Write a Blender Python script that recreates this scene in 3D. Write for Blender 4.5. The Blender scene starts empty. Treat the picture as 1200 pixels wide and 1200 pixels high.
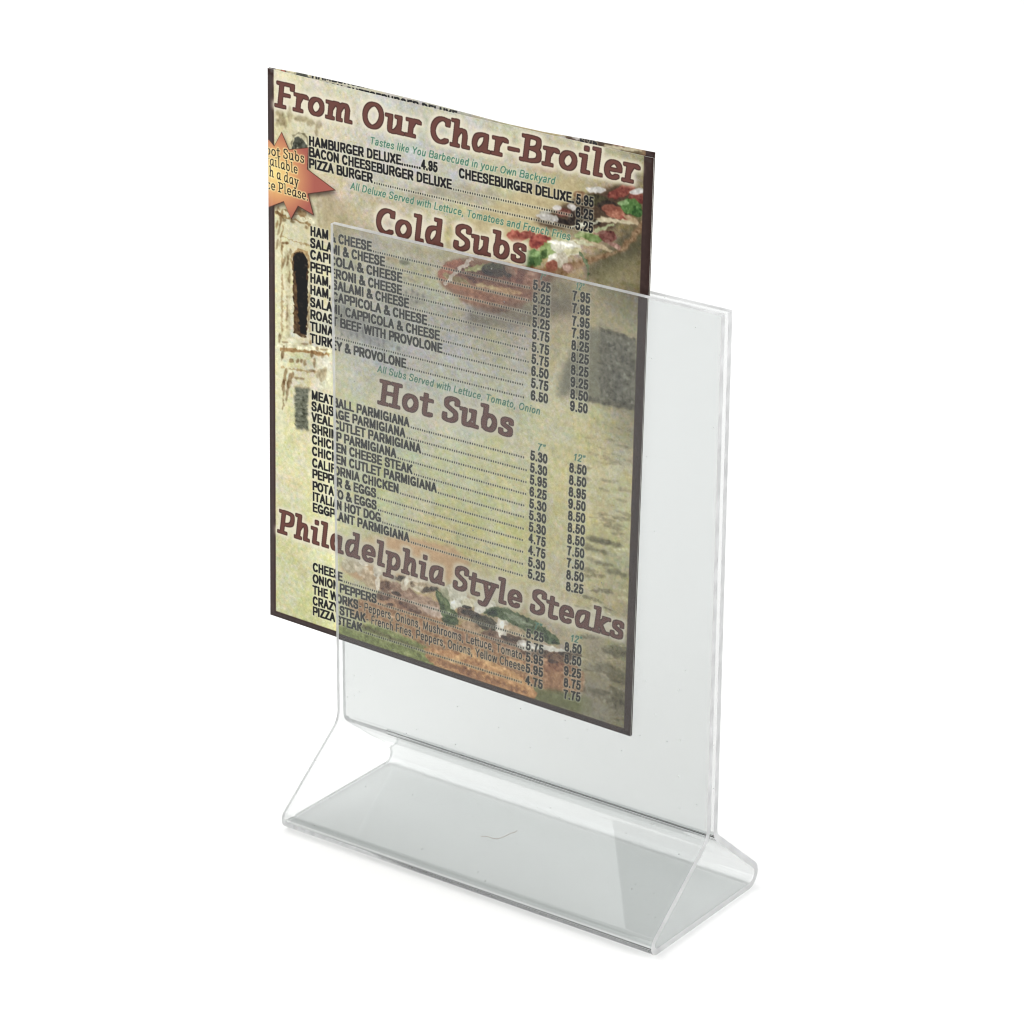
import bpy, math, random
import numpy as np
from mathutils import Vector, Matrix

scene = bpy.context.scene
COL = scene.collection

# ------------------------------------------------------------------ camera
cam_data = bpy.data.cameras.new("camera")
cam = bpy.data.objects.new("camera", cam_data)
COL.objects.link(cam)
YAW, PITCH, ROLL = -0.62295, 0.39070, 0.00542
fw = Vector((math.sin(YAW)*math.cos(PITCH), math.cos(YAW)*math.cos(PITCH), -math.sin(PITCH)))
rt = Vector((math.cos(YAW), -math.sin(YAW), 0))
up = rt.cross(fw)
r2 = rt*math.cos(ROLL) + up*math.sin(ROLL)
u2 = up*math.cos(ROLL) - rt*math.sin(ROLL)
m = Matrix((r2, u2, -fw)).transposed().to_4x4()
m.translation = Vector((1.03756, -1.29845, 0.83544))
cam.matrix_world = m
cam_data.sensor_width = 36.0
cam_data.lens = 36.0*4384.4/1200.0
cam_data.clip_start = 0.05
cam_data.clip_end = 60
scene.camera = cam

# ------------------------------------------------------------------ studio light
world = bpy.data.worlds.new("World")
scene.world = world
world.use_nodes = True
bg = world.node_tree.nodes["Background"]
bg.inputs[0].default_value = (0.97, 0.985, 1.0, 1)
bg.inputs[1].default_value = 0.28

def area(name, loc, target, size, power, color=(1, 1, 1), size_y=None):
    l = bpy.data.lights.new(name, 'AREA')
    l.shape = 'RECTANGLE'
    l.size = size
    l.size_y = size_y or size
    l.energy = power
    l.color = color
    o = bpy.data.objects.new(name, l)
    COL.objects.link(o)
    o.location = loc
    o.rotation_euler = (Vector(target) - Vector(loc)).to_track_quat('-Z', 'Y').to_euler()
    return o

area("overhead_softbox", (-0.6, 1.6, 2.3), (-0.6, 1.6, 0), 2.8, 42, (1, 1, 1))
area("left_softbox", (-1.30, -0.45, 1.28), (0.05, 0.0, 0.03), 1.25, 10.5, (1.0, 0.995, 0.985), 1.2)
area("left_fill", (-1.15, -0.60, 1.75), (0.05, 0.0, 0.03), 2.3, 17, (1.0, 0.995, 0.985), 2.0)  # added lamp: grades the left softbox's reflected edge and lifts the foot
area("front_fill", (0.1, -2.3, 1.15), (0.08, 0.0, 0.18), 2.6, 40, (1.0, 0.995, 0.985), 1.7)  # added fill lamp to brighten the menu behind the front panel
area("right_fill", (1.7, 0.35, 0.75), (0.1, 0, 0.12), 1.3, 19, (1.0, 1.0, 1.0))  # added fill lamp to whiten the right-hand acrylic edges

scene.view_settings.view_transform = 'Standard'
scene.view_settings.look = 'None'
scene.view_settings.exposure = 0.0
scene.view_settings.gamma = 1.0
cy = scene.cycles
cy.max_bounces = 24
cy.transmission_bounces = 20
cy.glossy_bounces = 12
cy.diffuse_bounces = 8
cy.transparent_max_bounces = 16
cy.caustics_refractive = True
cy.caustics_reflective = True
cy.blur_glossy = 0.0
cy.sample_clamp_indirect = 20.0
cy.use_denoising = True
cy.filter_width = 1.2
cy.denoising_input_passes = 'RGB_ALBEDO_NORMAL'

# ------------------------------------------------------------------ helpers
def mat(name):
    mt = bpy.data.materials.new(name)
    mt.use_nodes = True
    nt = mt.node_tree
    for n in list(nt.nodes):
        if n.type != 'OUTPUT_MATERIAL':
            nt.nodes.remove(n)
    out = [n for n in nt.nodes if n.type == 'OUTPUT_MATERIAL'][0]
    return mt, nt, out

def link_obj(name, me, parent=None):
    o = bpy.data.objects.new(name, me)
    COL.objects.link(o)
    if parent:
        o.parent = parent
    return o

# ------------------------------------------------------------------ backdrop (a white sweep)
bm_mat, nt, out = mat("white_sweep")
b = nt.nodes.new("ShaderNodeBsdfPrincipled")
b.inputs["Base Color"].default_value = (0.9, 0.9, 0.895, 1)
b.inputs["Roughness"].default_value = 0.8
b.inputs["Specular IOR Level"].default_value = 0.0
nt.links.new(b.outputs[0], out.inputs[0])
vs, fs = [], []
prof = [(-2.6, 0.0), (1.0, 0.0), (3.0, 0.0)]
for i in range(17):
    a = math.pi/2*i/16
    prof.append((4.0+1.0*math.sin(a), 1.0-1.0*math.cos(a)))
prof.append((5.0, 4.0))
dirv = Vector((math.sin(YAW), math.cos(YAW), 0))
side = Vector((math.cos(YAW), -math.sin(YAW), 0))
GROUND = -0.0015
for d, z in prof:
    for s in (-3.5, 3.5):
        p = dirv*d + side*s
        vs.append((p.x, p.y, z + GROUND))
for i in range(len(prof)-1):
    fs.append((2*i, 2*i+1, 2*i+3, 2*i+2))
me = bpy.data.meshes.new("backdrop")
me.from_pydata(vs, [], fs)
me.materials.append(bm_mat)
for p in me.polygons:
    p.use_smooth = True
bd = link_obj("backdrop", me)
bd["kind"] = "structure"

# ------------------------------------------------------------------ acrylic
acr, nt, out = mat("clear_acrylic")
IOR = 1.38
rf = nt.nodes.new("ShaderNodeBsdfRefraction")
rf.inputs["Color"].default_value = (0.900, 0.907, 0.905, 1)     # grey cast of the plastic, once per surface crossed
rf.inputs["Roughness"].default_value = 0.0
rf.inputs["IOR"].default_value = IOR
gs = nt.nodes.new("ShaderNodeBsdfGlossy")
gs.inputs["Color"].default_value = (1, 1, 1, 1)
gs.inputs["Roughness"].default_value = 0.0
fr = nt.nodes.new("ShaderNodeFresnel")
fr.inputs["IOR"].default_value = IOR
mx = nt.nodes.new("ShaderNodeMixShader")
nt.links.new(fr.outputs[0], mx.inputs[0])
nt.links.new(rf.outputs[0], mx.inputs[1])
nt.links.new(gs.outputs[0], mx.inputs[2])
# sparse dust specks and hairline scratches
tcd = nt.nodes.new("ShaderNodeTexCoord")
dn = nt.nodes.new("ShaderNodeTexVoronoi")
dn.inputs["Scale"].default_value = 95
dn.inputs["Randomness"].default_value = 1.0
nt.links.new(tcd.outputs["Object"], dn.inputs["Vector"])
dr = nt.nodes.new("ShaderNodeMath")
dr.operation = 'LESS_THAN'
dr.inputs[1].default_value = 0.035
nt.links.new(dn.outputs["Distance"], dr.inputs[0])
dm = nt.nodes.new("ShaderNodeMath")
dm.operation = 'MULTIPLY'
dm.inputs[1].default_value = 0.3
nt.links.new(dr.outputs[0], dm.inputs[0])
dd = nt.nodes.new("ShaderNodeBsdfDiffuse")
dd.inputs["Color"].default_value = (0.75, 0.75, 0.72, 1)
dx = nt.nodes.new("ShaderNodeMixShader")
nt.links.new(dm.outputs[0], dx.inputs[0])
nt.links.new(mx.outputs[0], dx.inputs[1])
nt.links.new(dd.outputs[0], dx.inputs[2])
nt.links.new(dx.outputs[0], out.inputs[0])

edg, nt, out = mat("sawn_acrylic_edge")
d1 = nt.nodes.new("ShaderNodeBsdfDiffuse")
d1.inputs["Color"].default_value = (0.95, 0.955, 0.955, 1)
tr = nt.nodes.new("ShaderNodeBsdfTranslucent")
tr.inputs["Color"].default_value = (0.95, 0.955, 0.955, 1)
gl = nt.nodes.new("ShaderNodeBsdfGlass")
gl.inputs["Color"].default_value = (0.93, 0.94, 0.94, 1)
gl.inputs["Roughness"].default_value = 0.35
gl.inputs["IOR"].default_value = 1.49
mx1 = nt.nodes.new("ShaderNodeMixShader")
mx1.inputs[0].default_value = 0.5
mx2 = nt.nodes.new("ShaderNodeMixShader")
nz = nt.nodes.new("ShaderNodeTexNoise")
nz.inputs["Scale"].default_value = 120
nz.inputs["Detail"].default_value = 3
tc = nt.nodes.new("ShaderNodeTexCoord")
nt.links.new(tc.outputs["Object"], nz.inputs["Vector"])
rp = nt.nodes.new("ShaderNodeValToRGB")
rp.color_ramp.elements[0].position = 0.35
rp.color_ramp.elements[0].color = (0.03, 0.03, 0.03, 1)
rp.color_ramp.elements[1].position = 0.75
rp.color_ramp.elements[1].color = (0.35, 0.35, 0.35, 1)
nt.links.new(nz.outputs["Fac"], rp.inputs[0])
nt.links.new(rp.outputs[0], mx2.inputs[0])
nt.links.new(d1.outputs[0], mx1.inputs[1])
nt.links.new(tr.outputs[0], mx1.inputs[2])
nt.links.new(mx1.outputs[0], mx2.inputs[1])
nt.links.new(gl.outputs[0], mx2.inputs[2])
nt.links.new(mx2.outputs[0], out.inputs[0])

W, H, T, TH = 0.216, 0.2960, 0.0031, 0.0031/2
YB = 0.0090 - TH                       # centre line of the rear plate
ZC = 0.0405                            # where plates and slopes would meet
FR, BR = 0.0038, 0.0056                # foot bend radii (centre line)
corners = [((YB, H), 0), ((YB, ZC-0.001), 0.0065), ((0.0540, TH-0.0015), BR), ((-0.0502, TH-0.0015), FR), ((TH, ZC), 0.012), ((TH, H), 0)]

def fillet_path(cs, nseg=20):
    """list of segments; each is (kind, [(point, tangent), ...])"""
    segs = []
    prev = Vector(cs[0][0])
    for i in range(1, len(cs)-1):
        a, b, c = Vector(cs[i-1][0]), Vector(cs[i][0]), Vector(cs[i+1][0])
        r = cs[i][1]
        u, v = (b-a).normalized(), (c-b).normalized()
        cross = u.x*v.y - u.y*v.x
        ang = math.atan2(cross, u.dot(v))
        tl = r*math.tan(abs(ang)/2)
        p0, p1 = b - u*tl, b + v*tl
        segs.append(('line', [(prev, u), (p0, u)]))
        nrm = Vector((-u.y, u.x)) * (1 if ang > 0 else -1)
        cen = p0 + nrm*r
        pts = []
        for k in range(nseg+1):
            t = ang*k/nseg
            cs_, sn = math.cos(t), math.sin(t)
            d = p0 - cen
            pts.append((cen + Vector((d.x*cs_ - d.y*sn, d.x*sn + d.y*cs_)),
                        Vector((u.x*cs_ - u.y*sn, u.x*sn + u.y*cs_))))
        segs.append(('arc', pts))
        prev = p1
    e = Vector(cs[-1][0])
    segs.append(('line', [(prev, v), (e, v)]))
    return segs

segs = fillet_path(corners)
def join(*idx):
    o = []
    for i in idx:
        for q in segs[i][1]:
            if o and (o[-1][0]-q[0]).length < 1e-7:
                continue
            o.append(q)
    return o

def sheet(name, pts, parent, rim_start=False, rim_end=False):
    verts, faces, mats, norms = [], [], [], []
    def quad(a, b, c, d, na, nb, nc, nd, mi):
        k = len(verts)
        verts.extend((a, b, c, d))
        faces.append((k, k+1, k+2, k+3))
        norms.extend((na, nb, nc, nd))
        mats.append(mi)
    for i in range(len(pts)-1):
        (p, t), (q, s) = pts[i], pts[i+1]
        np_, nq = Vector((-t.y, t.x)), Vector((-s.y, s.x))
        for sg in (1, -1):
            a = p + np_*TH*sg
            b_ = q + nq*TH*sg
            A0, A1 = Vector((0, a.x, a.y)), Vector((W, a.x, a.y))
            B0, B1 = Vector((0, b_.x, b_.y)), Vector((W, b_.x, b_.y))
            nA, nB = Vector((0, np_.x, np_.y))*sg, Vector((0, nq.x, nq.y))*sg
            if sg > 0:
                quad(A0, B0, B1, A1, nA, nB, nB, nA, 0)
            else:
                quad(A0, A1, B1, B0, nA, nA, nB, nB, 0)
        for x, nx in ((0, -1), (W, 1)):
            a, c = p + np_*TH, p - np_*TH
            b_, d_ = q + nq*TH, q - nq*TH
            N = Vector((nx, 0, 0))
            vsq = [Vector((x, a.x, a.y)), Vector((x, b_.x, b_.y)), Vector((x, d_.x, d_.y)), Vector((x, c.x, c.y))]
            if nx < 0:
                vsq.reverse()
            quad(*vsq, N, N, N, N, 1)
    for flag, (p, t), sg in ((rim_start, pts[0], -1), (rim_end, pts[-1], 1)):
        if flag:
            n_ = Vector((-t.y, t.x))
            a, c = p + n_*TH, p - n_*TH
            N = Vector((0, t.x, t.y))*sg
            q4 = [Vector((0, a.x, a.y)), Vector((W, a.x, a.y)), Vector((W, c.x, c.y)), Vector((0, c.x, c.y))]
            if (q4[1]-q4[0]).cross(q4[2]-q4[1]).dot(N) < 0:
                q4.reverse()
            quad(*q4, N, N, N, N, 1)
    # face winding to agree with its normal
    f2 = []
    n2 = []
    for f in faces:
        A, B_, C_ = verts[f[0]], verts[f[1]], verts[f[2]]
        g_ = (B_-A).cross(C_-B_)
        if g_.dot(norms[f[0]]) < 0:
            f = tuple(reversed(f))
        f2.append(f)
        n2.extend(norms[j] for j in f)
    me = bpy.data.meshes.new(name)
    me.from_pydata([tuple(v) for v in verts], [], f2)
    me.materials.append(acr)
    me.materials.append(edg)
    for pl, mi in zip(me.polygons, mats):
        pl.material_index = mi
        pl.use_smooth = True
    me.normals_split_custom_set([tuple(n.normalized()) for n in n2])
    return link_obj(name, me, parent)

holder = bpy.data.objects.new("sign_holder", None)
COL.objects.link(holder)
holder.location = (0, 0, 0.0004)
holder["label"] = "clear bent acrylic sign holder with triangular foot and two upright plates"
holder["category"] = "sign holder"
sheet("rear_panel", join(0), holder, rim_start=True)
sheet("rear_slope", join(1, 2), holder)
sheet("base", join(3, 4, 5), holder)
sheet("front_slope", join(6, 7), holder)
sheet("front_panel", join(8), holder, rim_end=True)

# ------------------------------------------------------------------ the printed menu: shapes and lettering in inches on an 8.5 x 11 page
SHAPES = [
 ([(0.13,0.32),(1.18,0.30),(1.18,2.81),(1.31,3.89),(0.03,3.90)],(212, 206, 165),0.35,0.15),
 ([(0.43,0.90),(0.42,0.97),(0.39,1.02),(0.34,1.04),(0.29,1.04),(0.26,1.00),(0.24,0.94),(0.26,0.88),(0.29,0.83),(0.34,0.80),(0.39,0.81),(0.42,0.85)],(135, 115, 70),0.45,0.03),
 ([(0.39,0.78),(0.38,0.81),(0.34,0.85),(0.29,0.86),(0.24,0.87),(0.20,0.85),(0.19,0.82),(0.20,0.78),(0.24,0.75),(0.29,0.73),(0.34,0.73),(0.38,0.75)],(135, 115, 70),0.45,0.03),
 ([(0.58,0.77),(0.57,0.85),(0.55,0.91),(0.52,0.94),(0.49,0.92),(0.48,0.87),(0.47,0.79),(0.48,0.71),(0.50,0.65),(0.52,0.62),(0.55,0.63),(0.57,0.69)],(135, 115, 70),0.45,0.03),
 ([(0.97,0.77),(0.94,0.81),(0.88,0.84),(0.79,0.87),(0.70,0.88),(0.63,0.87),(0.60,0.84),(0.63,0.81),(0.70,0.77),(0.79,0.75),(0.88,0.74),(0.94,0.75)],(135, 115, 70),0.45,0.03),
 ([(1.12,0.82),(1.10,0.86),(1.07,0.89),(1.02,0.91),(0.97,0.91),(0.93,0.89),(0.92,0.86),(0.93,0.82),(0.97,0.79),(1.02,0.78),(1.07,0.77),(1.10,0.79)],(135, 115, 70),0.45,0.03),
 ([(1.30,0.81),(1.29,0.85),(1.26,0.89),(1.22,0.91),(1.18,0.91),(1.15,0.88),(1.13,0.85),(1.15,0.80),(1.18,0.77),(1.22,0.75),(1.26,0.75),(1.29,0.78)],(135, 115, 70),0.45,0.03),
 ([(0.46,0.98),(0.46,1.02),(0.44,1.05),(0.42,1.07),(0.40,1.06),(0.39,1.03),(0.38,0.99),(0.39,0.95),(0.40,0.92),(0.42,0.91),(0.44,0.91),(0.46,0.94)],(135, 115, 70),0.45,0.03),
 ([(0.26,0.99),(0.25,1.03),(0.24,1.07),(0.22,1.08),(0.20,1.07),(0.19,1.05),(0.19,1.01),(0.19,0.96),(0.20,0.93),(0.22,0.92),(0.24,0.93),(0.25,0.95)],(135, 115, 70),0.45,0.03),
 ([(1.19,0.97),(1.18,1.02),(1.17,1.06),(1.15,1.08),(1.13,1.07),(1.12,1.04),(1.11,0.98),(1.12,0.93),(1.13,0.89),(1.15,0.87),(1.17,0.88),(1.18,0.92)],(135, 115, 70),0.45,0.03),
 ([(0.98,1.22),(0.95,1.34),(0.87,1.45),(0.75,1.50),(0.64,1.49),(0.55,1.43),(0.52,1.32),(0.55,1.20),(0.64,1.10),(0.75,1.04),(0.87,1.05),(0.95,1.12)],(205, 198, 158),0.8,0.015),
 ([(0.96,1.23),(0.93,1.34),(0.85,1.43),(0.75,1.47),(0.65,1.47),(0.57,1.41),(0.55,1.31),(0.57,1.21),(0.65,1.12),(0.75,1.07),(0.86,1.07),(0.93,1.13)],(150, 142, 108),0.8,0.01),
 ([(0.94,1.24),(0.92,1.33),(0.85,1.41),(0.75,1.46),(0.66,1.45),(0.58,1.40),(0.56,1.32),(0.59,1.22),(0.66,1.14),(0.75,1.10),(0.85,1.10),(0.92,1.15)],(205, 198, 158),0.9,0.01),
 ([(0.57,1.44),(0.59,1.30),(0.64,1.21),(0.72,1.17),(0.81,1.17),(0.90,1.23),(0.94,1.34)],(98, 100, 86),1,0.015),
 ([(1.11,1.87),(1.18,1.83),(1.25,2.80),(1.18,2.81)],(160, 145, 105),0.5,0.03),
 ([(1.23,1.99),(1.48,2.01),(1.58,2.73),(1.25,2.80)],(180, 165, 125),0.5,0.1),
 ([(0.17,2.65),(1.05,2.69),(1.05,2.80),(0.17,2.75)],(222, 216, 176),0.9,0.015),
 ([(0.17,2.74),(1.01,2.78),(1.01,2.83),(0.17,2.79)],(150, 112, 50),0.75,0.015),
 ([(0.21,2.64),(1.01,2.69),(1.01,2.71),(0.21,2.66)],(160, 125, 65),0.6,0.01),
 ([(0.34,2.81),(0.32,2.89),(0.29,2.96),(0.27,2.98),(0.26,2.96),(0.26,2.90),(0.28,2.81),(0.30,2.73),(0.32,2.66),(0.34,2.64),(0.36,2.66),(0.35,2.72)],(140, 95, 35),0.6,0.02),
 ([(0.79,2.55),(0.77,2.60),(0.73,2.63),(0.69,2.64),(0.66,2.63),(0.64,2.60),(0.64,2.56),(0.66,2.52),(0.69,2.49),(0.73,2.47),(0.77,2.48),(0.79,2.51)],(140, 95, 35),0.6,0.02),
 ([(0.91,2.61),(0.89,2.65),(0.85,2.68),(0.80,2.69),(0.75,2.68),(0.72,2.66),(0.71,2.62),(0.73,2.59),(0.78,2.56),(0.83,2.55),(0.88,2.55),(0.91,2.58)],(140, 95, 35),0.6,0.02),
 ([(0.33,3.17),(0.30,3.28),(0.28,3.37),(0.26,3.40),(0.25,3.37),(0.26,3.29),(0.28,3.17),(0.31,3.06),(0.33,2.97),(0.35,2.94),(0.36,2.97),(0.35,3.05)],(140, 95, 35),0.6,0.02),
 ([(0.48,3.27),(0.47,3.29),(0.46,3.30),(0.43,3.31),(0.41,3.31),(0.40,3.29),(0.40,3.28),(0.41,3.27),(0.42,3.25),(0.45,3.25),(0.47,3.25),(0.48,3.26)],(140, 95, 35),0.6,0.02),
 ([(0.23,2.97),(0.22,3.01),(0.20,3.04),(0.19,3.06),(0.18,3.04),(0.17,3.01),(0.18,2.97),(0.19,2.93),(0.21,2.90),(0.22,2.88),(0.23,2.89),(0.24,2.92)],(140, 95, 35),0.6,0.02),
 ([(0.30,3.17),(1.01,3.21),(1.01,3.24),(0.30,3.20)],(165, 130, 70),0.5,0.01),
 ([(0.19,3.25),(0.41,3.24),(0.34,6.04),(0.38,7.30),(0.17,7.35)],(225, 222, 180),0.5,0.05),
 ([(0.30,3.29),(0.35,3.28),(0.33,5.18),(0.29,5.19)],(165, 125, 65),0.55,0.02),
 ([(0.97,3.29),(1.03,3.27),(1.00,5.17),(0.95,5.18)],(205, 190, 140),0.7,0.02),
 ([(0.53,3.63),(0.56,3.46),(0.66,3.36),(0.79,3.31),(0.91,3.34),(0.99,3.46),(0.98,3.70),(0.94,3.64),(0.91,3.47),(0.81,3.38),(0.68,3.42),(0.60,3.54),(0.57,3.76)],(175, 130, 65),0.7,0.01),
 ([(0.57,3.55),(0.62,3.45),(0.74,3.38),(0.87,3.40),(0.94,3.54),(0.93,4.13),(0.91,5.05),(0.80,5.06),(0.73,5.04),(0.60,5.01),(0.59,4.21),(0.57,3.86)],(100, 74, 38),1,0.012),
 ([(0.60,3.52),(0.64,3.45),(0.75,3.40),(0.86,3.42),(0.92,3.54),(0.93,4.13),(0.89,5.00),(0.76,4.98),(0.70,4.60),(0.68,4.19),(0.66,3.91),(0.61,3.71)],(34, 28, 22),1,0.015),
 ([(0.68,4.19),(0.67,4.29),(0.65,4.38),(0.63,4.41),(0.61,4.38),(0.60,4.31),(0.59,4.21),(0.60,4.10),(0.61,4.02),(0.63,3.99),(0.66,4.01),(0.67,4.08)],(135, 100, 50),0.6,0.02),
 ([(0.69,4.60),(0.69,4.71),(0.67,4.79),(0.64,4.83),(0.62,4.80),(0.60,4.73),(0.59,4.63),(0.60,4.52),(0.62,4.44),(0.65,4.41),(0.67,4.43),(0.69,4.50)],(135, 100, 50),0.6,0.02),
 ([(0.65,4.90),(0.65,4.94),(0.63,4.98),(0.62,4.99),(0.60,4.99),(0.59,4.96),(0.58,4.91),(0.59,4.87),(0.60,4.83),(0.62,4.82),(0.63,4.82),(0.65,4.85)],(135, 100, 50),0.6,0.02),
 ([(0.22,5.30),(1.48,5.12),(1.49,5.21),(0.22,5.39)],(228, 222, 182),1,0.012),
 ([(0.24,5.39),(1.45,5.22),(1.44,5.28),(0.24,5.45)],(165, 118, 52),0.8,0.015),
 ([(0.95,5.04),(0.95,5.11),(0.22,5.21),(0.22,5.17)],(205, 195, 150),0.6,0.015),
 ([(0.28,5.77),(1.37,5.63),(1.37,5.67),(0.28,5.81)],(170, 128, 62),0.5,0.012),
 ([(0.38,5.46),(0.36,5.54),(0.34,5.59),(0.32,5.61),(0.30,5.60),(0.29,5.54),(0.30,5.47),(0.32,5.40),(0.34,5.34),(0.36,5.32),(0.38,5.34),(0.39,5.39)],(130, 92, 42),0.6,0.018),
 ([(0.60,5.59),(0.59,5.61),(0.56,5.63),(0.53,5.64),(0.50,5.64),(0.48,5.63),(0.48,5.60),(0.49,5.58),(0.52,5.56),(0.55,5.55),(0.58,5.55),(0.59,5.57)],(130, 92, 42),0.6,0.018),
 ([(0.73,5.56),(0.72,5.58),(0.70,5.60),(0.68,5.61),(0.66,5.61),(0.65,5.59),(0.65,5.57),(0.66,5.54),(0.68,5.52),(0.70,5.51),(0.72,5.51),(0.73,5.53)],(130, 92, 42),0.6,0.018),
 ([(0.81,5.54),(0.81,5.56),(0.79,5.58),(0.77,5.58),(0.75,5.58),(0.74,5.57),(0.74,5.55),(0.75,5.52),(0.76,5.50),(0.78,5.50),(0.80,5.50),(0.81,5.51)],(130, 92, 42),0.6,0.018),
 ([(0.42,5.95),(0.40,6.05),(0.37,6.12),(0.35,6.14),(0.33,6.12),(0.33,6.05),(0.34,5.96),(0.36,5.87),(0.39,5.80),(0.41,5.77),(0.43,5.79),(0.43,5.86)],(130, 92, 42),0.6,0.018),
 ([(0.56,5.99),(0.53,6.08),(0.50,6.14),(0.47,6.17),(0.44,6.15),(0.43,6.09),(0.44,6.01),(0.46,5.92),(0.49,5.86),(0.52,5.83),(0.55,5.85),(0.56,5.91)],(130, 92, 42),0.6,0.018),
 ([(0.60,5.87),(0.59,5.91),(0.57,5.94),(0.55,5.95),(0.53,5.95),(0.52,5.92),(0.52,5.88),(0.53,5.85),(0.55,5.82),(0.57,5.80),(0.59,5.81),(0.60,5.84)],(130, 92, 42),0.6,0.018),
 ([(0.38,6.11),(0.36,6.16),(0.34,6.20),(0.33,6.22),(0.31,6.21),(0.30,6.17),(0.31,6.11),(0.32,6.06),(0.34,6.02),(0.36,6.00),(0.38,6.01),(0.38,6.05)],(130, 92, 42),0.6,0.018),
 ([(1.07,5.33),(1.06,5.37),(1.04,5.41),(1.02,5.42),(1.00,5.41),(0.99,5.38),(0.99,5.34),(1.00,5.30),(1.02,5.27),(1.04,5.26),(1.06,5.27),(1.07,5.29)],(130, 92, 42),0.6,0.018),
 ([(1.05,5.11),(1.04,5.13),(1.02,5.15),(1.00,5.16),(0.98,5.15),(0.97,5.14),(0.97,5.12),(0.98,5.09),(1.00,5.08),(1.02,5.07),(1.04,5.07),(1.05,5.09)],(130, 92, 42),0.6,0.018),
 ([(1.38,5.69),(1.35,5.77),(1.31,5.82),(1.26,5.85),(1.22,5.84),(1.19,5.79),(1.19,5.71),(1.22,5.64),(1.26,5.58),(1.31,5.56),(1.35,5.57),(1.38,5.62)],(130, 92, 42),0.6,0.018),
 ([(1.26,5.68),(1.24,5.74),(1.21,5.78),(1.18,5.80),(1.16,5.79),(1.14,5.75),(1.14,5.70),(1.16,5.64),(1.19,5.60),(1.22,5.58),(1.25,5.59),(1.26,5.63)],(130, 92, 42),0.6,0.018),
 ([(1.39,5.58),(1.38,5.61),(1.36,5.64),(1.34,5.65),(1.32,5.64),(1.31,5.62),(1.31,5.59),(1.32,5.55),(1.34,5.53),(1.36,5.51),(1.38,5.52),(1.39,5.54)],(130, 92, 42),0.6,0.018),
 ([(0.47,4.34),(0.46,4.36),(0.45,4.37),(0.44,4.38),(0.42,4.37),(0.42,4.36),(0.42,4.35),(0.42,4.33),(0.43,4.32),(0.45,4.32),(0.46,4.32),(0.47,4.33)],(130, 92, 42),0.6,0.018),
 ([(0.47,4.94),(0.46,4.96),(0.45,4.97),(0.43,4.98),(0.42,4.98),(0.41,4.97),(0.41,4.95),(0.41,4.93),(0.43,4.92),(0.44,4.91),(0.46,4.92),(0.47,4.93)],(130, 92, 42),0.6,0.018),
 ([(0.35,3.39),(0.34,3.42),(0.33,3.44),(0.31,3.44),(0.30,3.44),(0.29,3.42),(0.29,3.40),(0.30,3.37),(0.31,3.35),(0.33,3.35),(0.34,3.35),(0.35,3.37)],(130, 92, 42),0.6,0.018),
 ([(0.48,3.28),(0.47,3.30),(0.43,3.31),(0.39,3.32),(0.35,3.32),(0.32,3.31),(0.31,3.30),(0.33,3.28),(0.36,3.27),(0.40,3.26),(0.44,3.26),(0.47,3.27)],(130, 92, 42),0.6,0.018),
 ([(1.32,5.31),(1.31,5.34),(1.29,5.36),(1.28,5.37),(1.26,5.37),(1.25,5.34),(1.25,5.32),(1.26,5.29),(1.28,5.26),(1.29,5.25),(1.31,5.26),(1.32,5.28)],(130, 92, 42),0.6,0.018),
 ([(1.12,5.35),(1.49,5.29),(1.49,5.97),(1.16,5.98)],(205, 205, 175),0.5,0.04),
 ([(0.58,6.08),(0.97,6.01),(0.97,6.07),(0.58,6.14)],(190, 170, 120),0.6,0.01),
 ([(0.61,6.11),(0.95,6.04),(0.94,6.65),(0.92,6.90),(0.64,6.94)],(112, 116, 98),0.9,0.04),
 ([(0.63,6.17),(0.94,6.12),(0.94,6.14),(0.63,6.20)],(84, 88, 74),0.5,0.008),
 ([(0.63,6.26),(0.94,6.20),(0.94,6.23),(0.63,6.29)],(84, 88, 74),0.5,0.008),
 ([(0.63,6.34),(0.94,6.29),(0.94,6.32),(0.63,6.37)],(84, 88, 74),0.5,0.008),
 ([(0.63,6.43),(0.93,6.38),(0.93,6.40),(0.63,6.46)],(84, 88, 74),0.5,0.008),
 ([(0.62,6.52),(0.93,6.46),(0.93,6.49),(0.62,6.54)],(84, 88, 74),0.5,0.008),
 ([(0.62,6.60),(0.93,6.55),(0.93,6.58),(0.62,6.63)],(84, 88, 74),0.5,0.008),
 ([(0.62,6.69),(0.93,6.63),(0.93,6.66),(0.62,6.72)],(84, 88, 74),0.5,0.008),
 ([(0.62,6.78),(0.93,6.72),(0.93,6.75),(0.62,6.81)],(84, 88, 74),0.5,0.008),
 ([(0.62,6.86),(0.93,6.81),(0.93,6.84),(0.62,6.89)],(84, 88, 74),0.5,0.008),
 ([(1.99,3.92),(1.94,4.03),(1.84,4.12),(1.71,4.16),(1.59,4.14),(1.51,4.08),(1.50,3.97),(1.55,3.86),(1.65,3.77),(1.78,3.73),(1.90,3.75),(1.98,3.81)],(150, 150, 140),0.55,0.12),
 ([(2.24,4.36),(2.17,4.49),(2.02,4.60),(1.83,4.65),(1.65,4.64),(1.53,4.57),(1.50,4.44),(1.57,4.31),(1.72,4.21),(1.91,4.15),(2.09,4.16),(2.21,4.24)],(118, 120, 122),0.55,0.12),
 ([(2.78,4.38),(2.70,4.50),(2.52,4.59),(2.29,4.65),(2.07,4.65),(1.92,4.59),(1.88,4.49),(1.95,4.37),(2.13,4.28),(2.36,4.22),(2.58,4.22),(2.73,4.28)],(124, 124, 126),0.55,0.12),
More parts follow.
